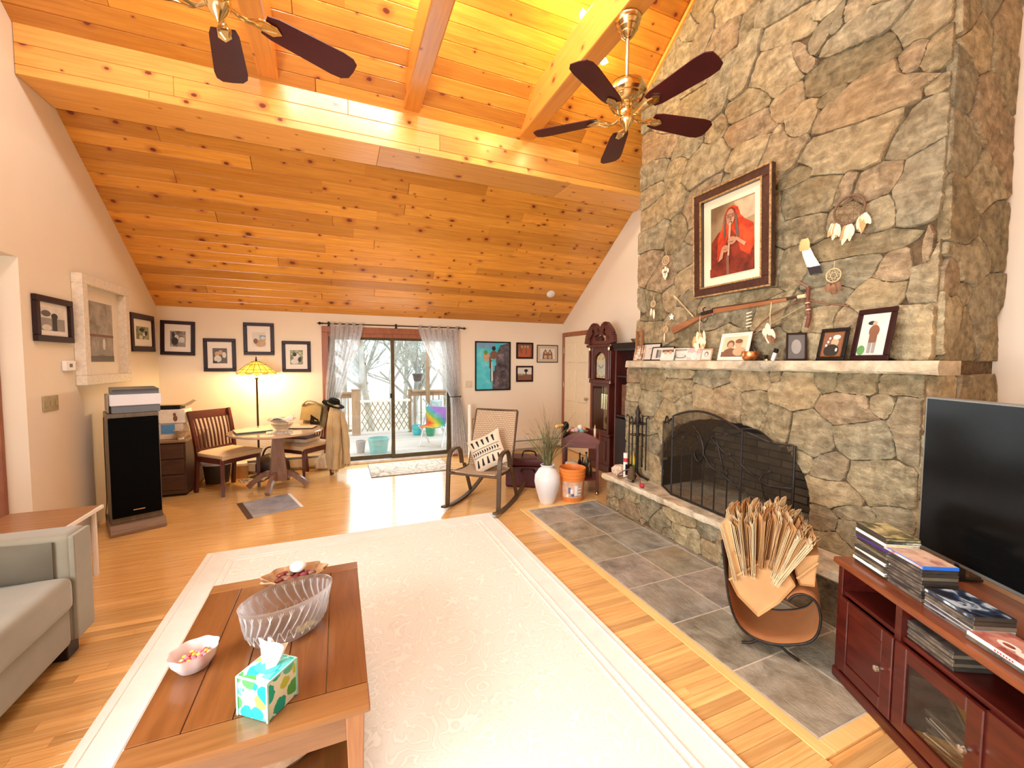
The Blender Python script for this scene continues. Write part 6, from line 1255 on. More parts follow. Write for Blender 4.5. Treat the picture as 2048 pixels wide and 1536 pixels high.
lp_, pos = spanel(pA, pB, lambda u: .985 if u < .35 else lerp(.99, 1.05, (u-.35)/.65), 'side_panel', 8); obj('handle', G().tube([Vector(pos(.25+.4*i/8, .985+.065*math.sin(math.pi*i/8)))+Vector((-.01, 0, 0)) for i in range(9)], .007, 6), m_iron, lp_)
rp_, pos = spanel(pC, pD, lambda u: lerp(1.05, .985, min(1, u*1.8)) if u < .56 else .985, 'side_panel', 10)
for pts in ([(.0, .80), (.25, .74), (.4, .70), (.6, .68), (1, .69)], [(.0, .62), (.25, .56), (.4, .53), (.7, .53), (1, .53)], [(.38, .70), (.48, .76), (.55, .77)], [(.42, .68), (.5, .6), (.6, .55)]):
    obj('scroll', G().tube(sc3([(p.x, p.y) for p in spline([(a, c_, 0) for a, c_ in pts], 5)]), .0055, 6), m_iron, rp_, smooth=60)
obj('leaf', G().sph(Vector(pos(.56, .78))+Vector((-.014, 0, 0)), .02, (.25, 1, .8), 10, 6), m_iron, rp_, smooth=60)
obj('top_arch', G().tube(sc3([(p.x, p.y) for p in spline([(0, 1.06, 0), (.3, 1.07, 0), (.5, 1.03, 0), (.62, .985, 0)], 5)]), .005, 6), m_iron, rp_)
# ---------------------------------------------------------------- log carrier with paper bags
dvw = ray(1550, 1200); dvw.z = 0; dvw.normalize(); rvw = Vector((dvw.y, -dvw.x, 0)); LP0 = Vector((2.085, 1.40, 0))
def vp(px, py):
    d = ray(px, py); t_ = (LP0-CAM).dot(dvw)/d.dot(dvw); p = CAM+d*t_; return ((p-LP0).dot(rvw), p.z)
ML = Matrix(((rvw.x, dvw.x, 0, LP0.x), (rvw.y, dvw.y, 0, LP0.y), (0, 0, 1, 0), (0, 0, 0, 1)))
lc = thing('log_carrier', 'curled tan leather log carrier on iron feet before the hearth', 'log holder', M=ML)
prof = [vp(*p) for p in ((1444, 1080), (1450, 1139), (1458, 1199), (1474, 1244), (1501, 1272), (1540, 1287), (1575, 1290), (1613, 1286), (1633, 1272), (1641, 1246), (1639, 1220), (1628, 1200), (1607, 1189), (1588, 1191), (1576, 1202))]
pr_ = [(p.x, p.y) for p in spline([(a, c_, 0) for a, c_ in prof], 4)]; DL = .36
obj('sling', G().grid(lambda u, v: (pr_[round(u*(len(pr_)-1))][0], v*DL, pr_[round(u*(len(pr_)-1))][1]), len(pr_)-1, 4, .006), plain('tan_leather', (.52, .23, .085), .6, var=.12, scale=5), lc, smooth=60)
for y_ in (0, DL): obj('rim', G().tube([(a, y_, c_) for a, c_ in pr_], .0065, 7), m_iron, lc, smooth=60)
for y_ in (.03, DL-.03):
    zb = prof[5][1]
    obj('foot', G().tube(spline([(-.14, y_, .006), (-.10, y_, .02), (-.05, y_, zb-.012), (.03, y_, zb-.014), (.08, y_, .025), (.12, y_, .006)]), .007, 7), m_iron, lc, smooth=60)
m_bag = plain('brown_bag_paper', (.56, .32, .13), .8, var=.10, scale=7, bump=.25, bscale=14); m_bag2 = plain('pale_bag_paper', (.80, .64, .40), .8, var=.12, scale=9, bump=.2)
def grocery(label, pts, y0, y1):
    t = thing('grocery_bag', label, 'paper bag', M=ML); P = [vp(*q) for q in pts]; n = len(P)
    c = (sum(a for a, _ in P)/n, sum(b_ for _, b_ in P)/n)
    g = G(); rings = [(y0+.02, .93), (y0, 1.0), (y1, 1.0), (y1-.02, .9)]
    vs = [(c[0]+(a-c[0])*k, y, c[1]+(b_-c[1])*k) for y, k in rings for a, b_ in P]
    g.add(vs, [(i*n+j, i*n+(j+1) % n, (i+1)*n+(j+1) % n, (i+1)*n+j) for i in range(3) for j in range(n)]+[tuple(range(n))[::-1], tuple(range(3*n, 4*n))])
    obj('sack', g, m_bag, t, bevel=.004); a, b_, d = Vector((*P[-1], 0)), Vector((*P[2], 0)), Vector((0, 0, 0))
    obj('fold', G().bar((P[-1][0], y0-.003, P[-1][1]), (lerp(P[2][0], P[3][0], .35), y0-.003, lerp(P[2][1], P[3][1], .35)), .006, .01), m_bag, t)
    return t
grocery('open brown grocery bag stuffed with folded bags in the log carrier', [(1456, 1107), (1482, 1117), (1506, 1128), (1560, 1122), (1592, 1176), (1558, 1212), (1516, 1239), (1474, 1196), (1457, 1162)], .02, .24)
grocery('brown grocery bag lying sideways in the curl of the log carrier', [(1586, 1130), (1618, 1120), (1640, 1118), (1633, 1160), (1631, 1184), (1600, 1180), (1594, 1165)], .05, .26)
base_ = 0
def folded(seed, L, Wd):
    r = random.Random(seed); g = G(); k = 3
    for i in range(k):
        x = (i-(k-1)/2)*.0055; e = r.uniform(-.012, .012); b1 = r.uniform(-.004, .004)
        g.grid(lambda u, v: (x+b1*math.sin(3*v)+.004*math.sin(7*u+i), (u-.5)*Wd, L*v+(e+.02*(u-.5))*(v > .99)), 3, 4, .0014)
    return g
fm = [mesh('folded_bag', folded(k, .27+.02*(k % 3), .13+.015*(k % 2)), (m_bag, m_bag2, m_bag2)[k % 3]) for k in range(6)]
r = random.Random(9); base = Vector((vp(1516, 1200)[0], .16, vp(1516, 1200)[1]))
for k in range(64):
    left = k < 36
    if left:
        u = (k % 12)/11; px, py = lerp(1449, 1562, u), lerp(1052, 1040, u)+r.uniform(-10, 8); row_ = k//12; b0 = lerp(-.085, .035, u)
    else:
        q = k-36; u = (q % 10)/9; px, py = lerp(1560, 1634, u), lerp(1042, 1102, u)+r.uniform(-8, 10); row_ = q//10; b0 = lerp(.02, .075, u)
    s_, z_ = vp(px, py); yb = .06+.085*row_+r.uniform(-.01, .01); tp = Vector((s_+r.uniform(-.006, .006), yb+.02, z_+(.012*row_))); bt_ = Vector((base.x+b0, yb, base.z+.05+(.05 if not left else 0)*u))
    ax = (tp-bt_); Lk = ax.length; ax.normalize(); m_i = r.randrange(6); L0 = .27+.02*(m_i % 3); st_ = tp-ax*L0
    xa = Vector((0, 1, 0)).cross(ax).normalized(); ya = ax.cross(xa); Mr = Matrix(((xa.x, ya.x, ax.x, st_.x), (xa.y, ya.y, ax.y, st_.y), (xa.z, ya.z, ax.z, st_.z), (0, 0, 0, 1))) @ Matrix.Rotation(r.uniform(-.25, .25), 4, 'Z')
    o = obj('folded_bag', fm[m_i], None); o.matrix_world = ML @ Mr
    tag(o, 'folded brown paper bag standing upright in the log carrier' if left else 'folded brown paper bag leaning over the curl of the log carrier', 'paper bag', 'folded bags in the log carrier')
# ---------------------------------------------------------------- TV stand, TV, discs
ang = math.atan2(-.47, -.883)                # run of the front edge
d_f = Vector((-.468, -.884, 0)); d_b = Vector((.884, -.468, 0)); T0_ = Vector((2.25, 1.195, 0))
MS = Matrix(((d_f.x, d_b.x, 0, T0_.x), (d_f.y, d_b.y, 0, T0_.y), (0, 0, 1, 0), (0, 0, 0, 1)))   # local x along the front, y to the back
m_tvw = wood('mahogany_stand', (.045, .005, .004), (.095, .012, .007), .3, (2, 12, 12), .1, .15); m_tvt = wood('mahogany_top', (.13, .032, .012), (.21, .06, .02), .3, (2, 12, 12), .1, .2)
tv = thing('media_stand', 'long dark mahogany media stand with glazed doors and open shelves', 'tv stand', M=MS); LS, DS, HS = 1.62, .46, .60
obj('top', G().box(-.015, LS, -.02, DS, HS-.03, HS), m_tvt, tv, bevel=.006)
obj('end_panel', G().box(0, .03, 0, DS-.01, .03, HS-.031), m_tvw, tv, bevel=.002); obj('end_panel', G().box(LS-.04, LS-.01, 0, DS-.01, .03, HS-.031), m_tvw, tv, bevel=.002)
obj('inset_panel', G().box(-.006, 0, .06, DS-.07, .10, HS-.09), m_tvw, tv, bevel=.004)
obj('back', G().box(.03, LS-.04, DS-.025, DS-.01, .05, HS-.031), m_dark, tv)
obj('plinth', G().box(-.008, LS, -.008, DS-.01, 0, .05), m_tvw, tv, bevel=.006)
obj('shelf', G().box(.03, LS-.04, .01, DS-.025, .43, .448), m_tvw, tv); obj('bottom', G().box(.03, LS-.04, .01, DS-.025, .05, .07), m_tvw, tv)
m_kn = plain('pewter_knob', (.50, .44, .36), .3, .9)
def sdoor(x0, x1, glazed, kx):
    z0, z1, s_ = .07, .425, .055
    g = G().box(x0, x0+s_, -.014, .005, z0, z1).box(x1-s_, x1, -.014, .005, z0, z1).box(x0+s_, x1-s_, -.014, .005, z0, z0+s_).box(x0+s_, x1-s_, -.014, .005, z1-s_, z1)
    d = obj('door', g, m_tvw, tv, bevel=.003)
    if glazed: obj('pane', G().box(x0+s_, x1-s_, -.006, -.003, z0+s_, z1-s_), pane_mat('smoked_pane', (.85, .82, .78), .12), d)
    else: obj('door_panel', G().box(x0+s_, x1-s_, -.010, .0, z0+s_, z1-s_), m_tvw, d, bevel=.008)
    obj('knob', G().lathe([(.007, 0), (.006, .012), (.014, .02), (.012, .03), (.003, .034)], 12, M=Matrix.Translation((kx, -.014, .26)) @ Matrix.Rotation(math.pi/2, 4, 'X')), m_kn, d, smooth=50)
sdoor(.035, .345, False, .30); sdoor(.355, .70, True, .665); sdoor(.905, 1.25, True, .94); sdoor(1.26, 1.57, False, 1.30)
obj('divider', G().box(.335, .365, .0, DS-.03, .07, HS-.031), m_tvw, tv); obj('divider', G().box(.70, .905, -.005, .02, .07, .43), m_tvw, tv); obj('divider', G().box(1.245, 1.27, 0, DS-.03, .07, HS-.031), m_tvw, tv)
def case(label, x, y, z, w_, d_, h, m_c, m_f, rz=0, cat='disc case', group='disc cases on the media stand', name='disc_case', art=None):
    t = thing(name, label, cat, M=MS @ Matrix.Translation((x, y, z)) @ Matrix.Rotation(R_(rz), 4, 'Z'), group=group)
    obj('shell', G().box(-w_/2, w_/2, -d_/2, d_/2, 0, h), m_c, t, bevel=min(.0015, h*.2)); obj('cover_sheet', G().box(-w_/2+.004, w_/2-.004, -d_/2+.003, d_/2-.003, h, h+.0006), m_f, t)
    obj('spine_label', G().box(-w_/2+.002, w_/2-.002, -d_/2-.0005, -d_/2, .0025, h-.0025), m_f, t)
    if art:
        g = G(); mats = []
        for m_, poly in art:
            if m_ not in mats: mats.append(m_)
            g.cur = mats.index(m_); g.add([((u-.5)*w_*.92, (v-.5)*d_*.92, h+.0010+.0002*len(g.f)) for u, v in poly], [tuple(range(len(poly)))])
        obj('printed_art', g, mats, t)
    return t
m_blk = plain('black_case', (.045, .038, .03), .35, var=.2); m_gry = plain('smoky_case', (.15, .12, .08), .35, var=.2)
m_art = [mottle('disc_art_%d' % i, s_, 14, .35) for i, s_ in enumerate(([(.35, (.05, .05, .02)), (.5, (.45, .40, .18)), (.7, (.75, .68, .42))], [(.35, (.35, .12, .08)), (.5, (.7, .5, .38)), (.7, (.82, .68, .55))], [(.42, (.012, .012, .016)), (.52, (.03, .06, .12)), (.62, (.45, .58, .66))], [(.35, (.12, .03, .03)), (.5, (.40, .12, .09)), (.7, (.62, .32, .24))], [(.4, (.02, .04, .02)), (.5, (.12, .15, .10)), (.65, (.6, .6, .5))], [(.4, (.03, .03, .035)), (.6, (.16, .13, .10))]))]
zt_ = HS+.0006
r = random.Random(12)
# first pile, at the hearth end: mixed cases
zz = zt_
mixc = [m_blk, m_paper, m_gry, m_blk, m_paper, m_blk, m_gry, m_blk, plain('violet_case', (.06, .03, .16), .4), m_blk, m_paper, m_blk, m_blk]
for k in range(13):
    h = .0135; case('disc case in the mottled pile at the hearth end of the stand' if k < 12 else 'disc case with yellow green cover topping the pile at the hearth end', .125+r.uniform(-.006, .006), .115+r.uniform(-.006, .006), zz, .135, .19, h, mixc[k], m_art[0 if k % 2 == 0 else 4], 90+r.uniform(-4, 4), group='mottled pile of discs'); zz += h+.0012
zz = zt_
for k in range(9):
    h = .0135; case('dark disc case in the pile under the blue case', .285+r.uniform(-.003, .003), .12, zz, .19, .135, h, m_blk if k % 3 else m_gry, m_art[5], r.uniform(-2, 2)+0, group='dark pile under the blue case'); zz += h+.0012
case('bright blue disc case on top of the dark pile', .285, .12, zz, .19, .135, .014, plain('blue_case', (.02, .16, .68), .3), m_art[1], 0, group=None)
zz = zt_
for k in range(4):
    h = .014; case('grey disc case in the low pile under the icy blue cover', .50+r.uniform(-.003, .003), .11, zz, .19, .135, h, (plain('silver_case', (.42, .42, .42), .3), plain('frosted_case', (.5, .52, .55), .3), m_gry, m_blk)[k], m_art[5], r.uniform(-2, 2), group='low pile with icy cover'); zz += h+.0012
case('disc case with icy blue and white cover on the low pile', .50, .11, zz, .19, .135, .014, m_blk, m_art[2], 0, group=None)
m_rs = plain('cover_rose', (.62, .30, .22), .4, var=.2)
case('grey case under the red brown game case', .685, .09, zt_, .19, .135, .014, m_gry, m_art[5], 2, group=None)
rc = case('red brown disc case with white spine band', .69, .088, zt_+.0152, .19, .135, .014, m_paper, m_art[3], 0, group=None, art=[(m_rs, rect(.15, .2, .85, .9)), (m_paper, rect(.45, .75, .8, .85)), (m_paper, ell(.4, .4, .18, .16)), (m_art[3], ell(.4, .4, .1, .08)), (m_paper, ell(.7, .35, .14, .12))])
g = G().box(-.093, .093, -.0684, -.0680, .002, .012); obj('white_spine', g, m_paper, rc); g = G()
for k in range(7): g.box(-.005+.0085*k, .0005+.0085*k, -.0688, -.0685, .0045, .0100)
obj('spine_title', g, plain('title_red', (.55, .04, .03), .6), rc)['kind'] = 'stuff'
case('small dark photo card lying flat on the media stand', .835, .115, zt_, .15, .10, .006, m_blk, m_art[4], -6, group=None)
zz = zt_
for k in range(4): case('case in the thick pile with a white lettered cover' if k < 3 else 'dark case with a bold white letter on its cover', 1.01+r.uniform(-.003, .003), .09, zz, .19, .135, .0145, m_gry if k else plain('silver_case', (.42, .42, .42)), m_art[5], 0, group='thick pile near the stand end', art=[(m_paper, [(.25, .1), (.35, .8), (.8, .85), (.82, .7), (.48, .65), (.45, .5), (.75, .5), (.75, .36), (.45, .36), (.42, .1)])] if k == 3 else None); zz += .0157
# discs in the open slot under the top and behind the glass
zz = .4485
for k in range(5): case('dark case in the open slot under the stand top', .46+r.uniform(-.004, .004), .09, zz, .19, .135, .0135, m_gry if k % 2 else m_blk, m_art[5], 0, group='cases in the open slot'); zz += .0147
zz = .4485
for k in range(6): case('pale edged case in the far slot of the stand', .98+r.uniform(-.004, .004), .09, zz, .19, .135, .0135, m_paper if k % 2 else m_gry, m_art[5], 0, group='cases in the far slot'); zz += .0147
zz = .0705
for k in range(9): case('case piled behind the glazed door of the stand', .53+r.uniform(-.012, .012), .12, zz, .19, .135, .0135, (m_gry, plain('silver_case', (.42, .42, .42)), m_paper, m_blk)[k % 4], m_art[5], r.uniform(-12, 12), group='cases behind the glazed door'); zz += .0147
# television
tvm = thing('television', 'large black flat screen television standing on the media stand', 'television', M=MS @ Matrix.Translation((.63, .36, 0))); TW, TZ0, TZ1 = .645, .665, 1.395
obj('bezel', G().box(-TW, TW, 0, .035, TZ0, TZ1), plain('grey_bezel', (.20, .20, .18), .35, .3), tvm, bevel=.004)
b = NB('tv_glass'); b.col((.004, .004, .004)); b.set(Roughness=.16, Specular_IOR_Level=.12); obj('screen', G().box(-TW+.012, TW-.012, -.002, 0, TZ0+.018, TZ1-.010), b.m, tvm)
obj('back_shell', G().box(-TW*.7, TW*.7, .035, .075, TZ0+.02, TZ1-.2), m_black, tvm, bevel=.01)
for s_ in (-1, 1): obj('foot', G().box(s_*.45-.012, s_*.45+.012, -.09, .10, HS+.001, HS+.012).box(s_*.45-.01, s_*.45+.01, 0, .03, HS+.01, TZ0+.01), m_black, tvm)
# small stone-like lump and basket seen between bags and stand
# ---------------------------------------------------------------- sofa
sf = thing('sofa', 'grey beige microfibre sofa with low arm', 'sofa', (-1.27, 2.92, 0))
m_mic = plain('microfibre', (.23, .205, .145), .95, var=.12, scale=3, bump=.05, bscale=40); m_mic.node_tree.nodes['Principled BSDF'].inputs['Sheen Weight'].default_value = .35
def cushion(x0, x1, y0, y1, z0, z1, b_): return G().box(x0, x1, y0, y1, z0, z1)
# local: x to the front (+X), y along the sofa; far arm at y=0
obj('arm', G().box(-.90, 0, -.17, 0, .10, .665), m_mic, sf, bevel=.04, seg=4, smooth=60)
obj('arm_front', G().box(-.012, .012, -.165, -.005, .11, .655), m_mic, sf, bevel=.01, seg=2)
obj('arm', G().box(-.90, 0, -2.0, -1.83, .10, .665), m_mic, sf, bevel=.035, seg=3)
obj('base', G().box(-.88, -.01, -1.83, -.17, .10, .30), m_mic, sf, bevel=.02, seg=2)
for k in range(2):
    y1 = -.172-k*.83; obj('seat_cushion', G().box(-.66, .015, y1-.822, y1, .285, .46), m_mic, sf, bevel=.05, seg=4, smooth=50); obj('back_cushion', G().box(-.80, -.62, y1-.822, y1, .44, .84), m_mic, sf, bevel=.07, seg=4, smooth=50)
obj('back_frame', G().box(-.98, -.80, -2.0, 0, .10, .80), m_mic, sf, bevel=.04, seg=3)
obj('arm_pillow', G().grid(lambda u, v: (-.62+.56*u, -.175-.012-.055*math.sin(math.pi*u)**.5*math.sin(math.pi*v)**.5, .45+.20*v+.01*math.sin(5*u)), 14, 10, .03), plain('dark_microfibre', (.115, .10, .07), .95, var=.15, scale=3), sf, smooth=60)
for x in (-.86, -.09):
    for y in (-.1, -1.9): obj('foot', G().box(x-.035, x+.05, y-.05, y+.05, 0, .10), m_dark, sf, bevel=.004)
et = thing('end_table', 'brown topped end table with white legs behind the sofa arm', 'table', (-1.80, 3.50, 0)); obj('top', G().box(-.28, .20, -.42, .36, .478, .50), wood('brown_end_top', (.32, .15, .06), (.44, .23, .10), .35), et, bevel=.003)
obj('edge_band', G().box(.20, .212, -.42, .36, .478, .50), m_white, et)
for x in (-.24, .17):
    for y in (-.38, .32): obj('leg', G().tube([(x, y, 0), (x, y, .478)], .016, 8), m_white, et)
# ---------------------------------------------------------------- coffee table
ctb = thing('coffee_table', 'oak coffee table with planked top and breadboard ends', 'coffee table', (-.252, 1.852, 0)); W, D, ZCT = .328, .512, .45
m_ct = wood('red_oak', (.14, .045, .010), (.215, .078, .020), .3, (14, 1.4, 14), .12, .4); m_ctx = wood('red_oak_cross', (.20, .08, .022), (.30, .13, .04), .3, (1.4, 14, 14), .12, .4); m_ctv = wood('red_oak_leg', (.26, .10, .03), (.38, .165, .055), .35, (14, 14, 1.4), .1, .3)
obj('breadboard_end', G().box(-W, W, -D, -D+.105, ZCT-.026, ZCT), m_ctx, ctb, bevel=.004); obj('breadboard_end', G().box(-W, W, D-.0765, D, ZCT-.026, ZCT), m_ctx, ctb, bevel=.0012)
np_ = 5
for k in range(np_):
    x0 = -W+2*W*k/np_; obj('top_plank', G().box(x0+.0012, x0+2*W/np_-.0012, -D+.107, D-.077, ZCT-.026, ZCT-.0004), m_ct, ctb, bevel=.0016)
obj('substrate', G().box(-W+.01, W-.01, -D+.02, D-.02, ZCT-.034, ZCT-.026), m_oakdull, ctb)
obj('apron', G().box(-W+.045, W-.045, -D+.035, -D+.055, ZCT-.125, ZCT-.034), m_ctx, ctb); obj('apron', G().box(-W+.045, W-.045, D-.055, D-.035, ZCT-.125, ZCT-.034), m_ctx, ctb)
for s_ in (-1, 1):
    obj('apron', G().box(s_*(W-.035)-.01, s_*(W-.035)+.01, -D+.05, D-.05, ZCT-.125, ZCT-.034), m_ct, ctb)
    for q in (-1, 1): obj('leg', G().add([(s_*(W-.045)+a*w_, q*(D-.045)+c_*w_, z_) for z_, w_ in ((.0132, .018), (ZCT-.034, .028)) for a, c_ in ((-1, -1), (1, -1), (1, 1), (-1, 1))], [(3, 2, 1, 0), (4, 5, 6, 7)]+[(i, (i+1) % 4, 4+(i+1) % 4, 4+i) for i in range(4)]), m_ctv, ctb, bevel=.003)
obj('lower_shelf', G().box(-W+.05, W-.05, -D+.05, D-.05, .10, .115), m_ct, ctb)
ZK2 = ZCT+.0005
# oval cut crystal bowl
cbx = thing('crystal_bowl', 'large oval cut crystal bowl on the coffee table', 'bowl', (-.205, 1.845, ZK2), R_(28))
def wobc(a, i): return 1+(.018*math.cos(18*a+i*1.1) if 1 < i < 6 else 0)
obj('bowl', G().lathe([(.105, 0), (.115, .006), (.135, .04), (.143, .075), (.149, .115), (.155, .15), (.158, .158), (.152, .160), (.144, .15), (.137, .115), (.131, .075), (.122, .035), (.09, .014), (0, .012)], 108, sx=1.12, sy=.72, wob=wobc), m_cut, cbx, smooth=25)
g = G(); m_cutw = plain('facet_highlights', (.85, .82, .80), .2, var=.05)  # opaque white paints the highlights onto the cut ribs
for k in range(28):
    a = 2*math.pi*k/28
    P = [(.131+.02*t_, .05+.095*t_, a+.28*math.sin(1.6*t_)) for t_ in [i/6 for i in range(7)]]
    g.tube([(rr*1.12*math.cos(aa), rr*.72*math.sin(aa), z_) for rr, z_, aa in P], [.001+.0024*math.sin(math.pi*i/6) for i in range(7)], 5)
    g.tube([((.126+.012*q)*1.12*math.cos(a+.1+.1*q), (.126+.012*q)*.72*math.sin(a+.1+.1*q), .02+.045*q) for q in (0, .5, 1)], .0014, 4)
    g.tube([((.126+.012*q)*1.12*math.cos(a+.1-.1*q), (.126+.012*q)*.72*math.sin(a+.1-.1*q), .02+.045*q) for q in (0, .5, 1)], .0014, 4)
    for j in (-1, 0, 1):
        g.tube([(.1525*1.12*math.cos(a+.28+.05*j), .1525*.72*math.sin(a+.28+.05*j), .143), (.1485*1.12*math.cos(a+.26), .1485*.72*math.sin(a+.26), .118)], .0009, 4)
obj('cut_rib_glints', g, m_cutw, cbx)
r = random.Random(3)
for k in range(3): tag(obj('wrapped_sweet', G().sph((0, 0, 0), .014, (1.3, 1, .8), 10, 7), plain('butter_sweet', (.72, .62, .22), .35), loc=(-.16+.02*k, 1.80+.012*k, ZK2+.026), smooth=60), 'yellow wrapped sweet at the bottom of the crystal bowl', 'sweet', 'sweets in the crystal bowl')
# scalloped candy dish
cdx = thing('candy_dish', 'small scalloped pink glass dish of candy on the coffee table', 'candy dish', (-.492, 1.745, ZK2), R_(32))
b = NB('frosted_pink_glass'); t_ = b.node('ShaderNodeBsdfTransparent'); t_.inputs[0].default_value = (.95, .80, .76, 1); g_ = b.node('ShaderNodeBsdfGlass'); g_.inputs['Roughness'].default_value = .2; g_.inputs[0].default_value = (1, .88, .84, 1); d_ = b.node('ShaderNodeBsdfDiffuse'); d_.inputs[0].default_value = (.95, .84, .81, 1); mm = b.node('ShaderNodeMixShader'); mm.inputs[0].default_value = .5; b.link(t_.outputs[0], mm.inputs[1]); b.link(g_.outputs[0], mm.inputs[2]); m3 = b.node('ShaderNodeMixShader'); m3.inputs[0].default_value = .5; b.link(mm.outputs[0], m3.inputs[1]); b.link(d_.outputs[0], m3.inputs[2]); b.link(m3.outputs[0], b.out.inputs[0])
obj('dish', G().lathe([(.035, 0), (.042, .004), (.062, .038), (.069, .066), (.071, .071), (.066, .068), (.057, .036), (.036, .01), (0, .008)], 72, sx=1.06, sy=.92, wob=lambda a, i: 1+.035*math.cos(8*a)*(i in (2, 3, 4, 5, 6))), b.m, cdx, smooth=50)
cols = [(.80, .10, .06), (.85, .45, .05), (.85, .70, .12), (.85, .78, .5), (.75, .2, .25), (.6, .25, .5)]
cm_ = [mesh('candy', G().sph((0, 0, 0), .0085, (1, 1, .8), 8, 6), plain('candy_%d' % i, c, .3), smooth=60) for i, c in enumerate(cols)]
cl = ['red', 'orange', 'yellow', 'cream', 'rose', 'purple']
Rd = Matrix.Rotation(R_(32), 3, 'Z')
for k in range(54):
    a = k*2.399; rr = .046*math.sqrt((k % 27+.5)/27); lay = k//27; p = Rd @ Vector((rr*1.1*math.cos(a), rr*.82*math.sin(a), .026+.012*lay+.002*r.random())); i = r.randrange(6)
    o = obj('candy', cm_[i], None, loc=(-.492+p.x, 1.745+p.y, ZK2+p.z)); tag(o, 'small %s candy in the scalloped pink dish' % cl[i], 'candy', '%s candies in the dish' % cl[i])
# ruffled dish behind
rd_ = thing('ruffled_dish', 'ruffled amber glass dish holding dark potpourri and a white ball', 'dish', (-.215, 2.225, ZK2), R_(10)); obj('dish', G().lathe([(.05, 0), (.06, .005), (.11, .03), (.145, .062), (.14, .066), (.10, .036), (.05, .01), (0, .008)], 72, sx=1, sy=.62, wob=lambda a, i: 1+.07*math.cos(9*a)*(i > 1)), plain('amber_dish', (.42, .24, .12), .12, var=.4, scale=25, coat=.6), rd_, smooth=40)
for k in range(16):
    a = k*2.4; rr = .085*math.sqrt((k+.5)/16); tag(obj('potpourri_piece', G().sph((0, 0, 0), .017, (1.2, .8, .7), 8, 6), (m_drd, m_brn, plain('wine_petal', (.20, .02, .03), .7))[k % 3], loc=(-.215+rr*math.cos(a), 2.225+rr*.6*math.sin(a), ZK2+.045+.008*(k % 2)), smooth=60), ('dark red', 'brown', 'wine coloured')[k % 3]+' potpourri piece in the ruffled dish', 'potpourri', ('dark red', 'brown', 'wine')[k % 3]+' potpourri')
tag(obj('white_ball', G().sph((0, 0, 0), .032, (1.2, 1, .8)), m_paper, loc=(-.20, 2.235, ZK2+.085), smooth=60), 'white ball on top of the potpourri', 'ball')
# tissue box
A_ = onz(470, 1440, ZCT); B_ = onz(520, 1455, ZCT); D_ = onz(578, 1395, ZCT)
tx = thing('tissue_box', 'teal and green floral tissue box on the coffee table', 'tissue box', (-.225, 1.465, ZK2), R_(-38))
b = NB('floral_carton'); v = b.coord('Object'); vo = b.node('ShaderNodeTexVoronoi', feature='F1'); vo.inputs['Scale'].default_value = 23; b.link(v, vo.inputs['Vector']); dd = b.math('ADD', vo.outputs['Distance'], b.math('MULTIPLY', b.noise(v, 60, 2), .35)); s3 = b.node('ShaderNodeSeparateColor'); b.link(vo.outputs['Color'], s3.inputs[0])
colr = b.ramp(s3.outputs[0], [(0, (.0, .42, .36)), (.3, (.02, .62, .58)), (.5, (.08, .42, .10)), (.7, (.45, .62, .10)), (.85, (.10, .55, .52)), (1, (.02, .30, .22))], 'CONSTANT'); b.col(b.mix(b.ramp(dd, [(.78, (1, 1, 1)), (.82, (0, 0, 0))]), (.72, .86, .78), colr)); b.set(Roughness=.4)
obj('carton', G().box(-.057, .057, -.057, .057, 0, .125), b.m, tx, bevel=.0015)
m_mint = plain('mint_edge', (.35, .72, .66), .5); g = G()
for s1 in (-1, 1):
    for s2 in (-1, 1): g.box(s1*.0575-.003, s1*.0575+.003, s2*.0575-.003, s2*.0575+.003, .001, .125)
    g.box(-.057, .057, s1*.0575-.002, s1*.0575+.002, .121, .1265).box(s1*.0575-.002, s1*.0575+.002, -.057, .057, .121, .1265)
obj('edge_print', g, m_mint, tx); obj('slot_print', G().lathe([(.030, .1255), (.034, .1262), (0, .1262)], 24, sx=1.2, sy=.9), plain('teal_slot', (.05, .55, .55), .5), tx)
obj('tissue', G().grid(lambda u, v: ((u-.5)*(.05+.055*v), .012*math.sin(7*u+2*v)*(1-.3*v)+.01*v, .124+.085*v-.03*v*abs(u-.35)), 14, 8, .0012).grid(lambda u, v: ((u-.5)*(.045+.04*v), .016+.010*math.sin(6*u+1)+.02*v, .124+.06*v), 10, 6, .0012), m_paper, tx, smooth=70)
# toys under the table
m_plush = plain('plush_tan', (.50, .33, .20), 1, var=.2, scale=30, bump=.4)
pb2 = thing('plush_bed', 'tan quilted pet bed under the coffee table', 'pet bed', (-.24, 1.70, .1155)); obj('padding', G().lathe([(.16, 0), (.19, .03), (.17, .07), (.12, .075), (.0, .045)], 28, sx=1.1, sy=.8, wob=lambda a, i: 1+.04*math.sin(9*a+i)), m_plush, pb2, smooth=60)
rt = thing('red_toy', 'red plush dog toy under the coffee table', 'toy', (-.20, 1.62, .193)); obj('body', G().sph((0, 0, .02), .04, (1.2, 1, .9)), plain('red_plush', (.62, .02, .025), .9, var=.2), rt, smooth=60)
for s_ in (-1, 1): obj('ear', G().sph((s_*.035, -.012, .05), .02, (1, .7, 1.2)), plain('red_plush', (.62, .02, .025)), rt, smooth=60)
gn = thing('green_chew', 'green rubber chew bone under the coffee table', 'toy', M=Matrix.Translation((-.06, 1.665, .19)) @ Matrix.Rotation(R_(48), 4, 'Z')); obj('shaft', G().tube([(-.05, 0, .015), (.05, 0, .015)], .014, 10), plain('lime_rubber', (.16, .52, .07), .4), gn, smooth=60)
for s_ in (-1, 1): obj('knuckle', G().sph((s_*.055, .012, .015), .018).sph((s_*.055, -.012, .015), .018), plain('lime_rubber', (.16, .52, .07)), gn, smooth=60)
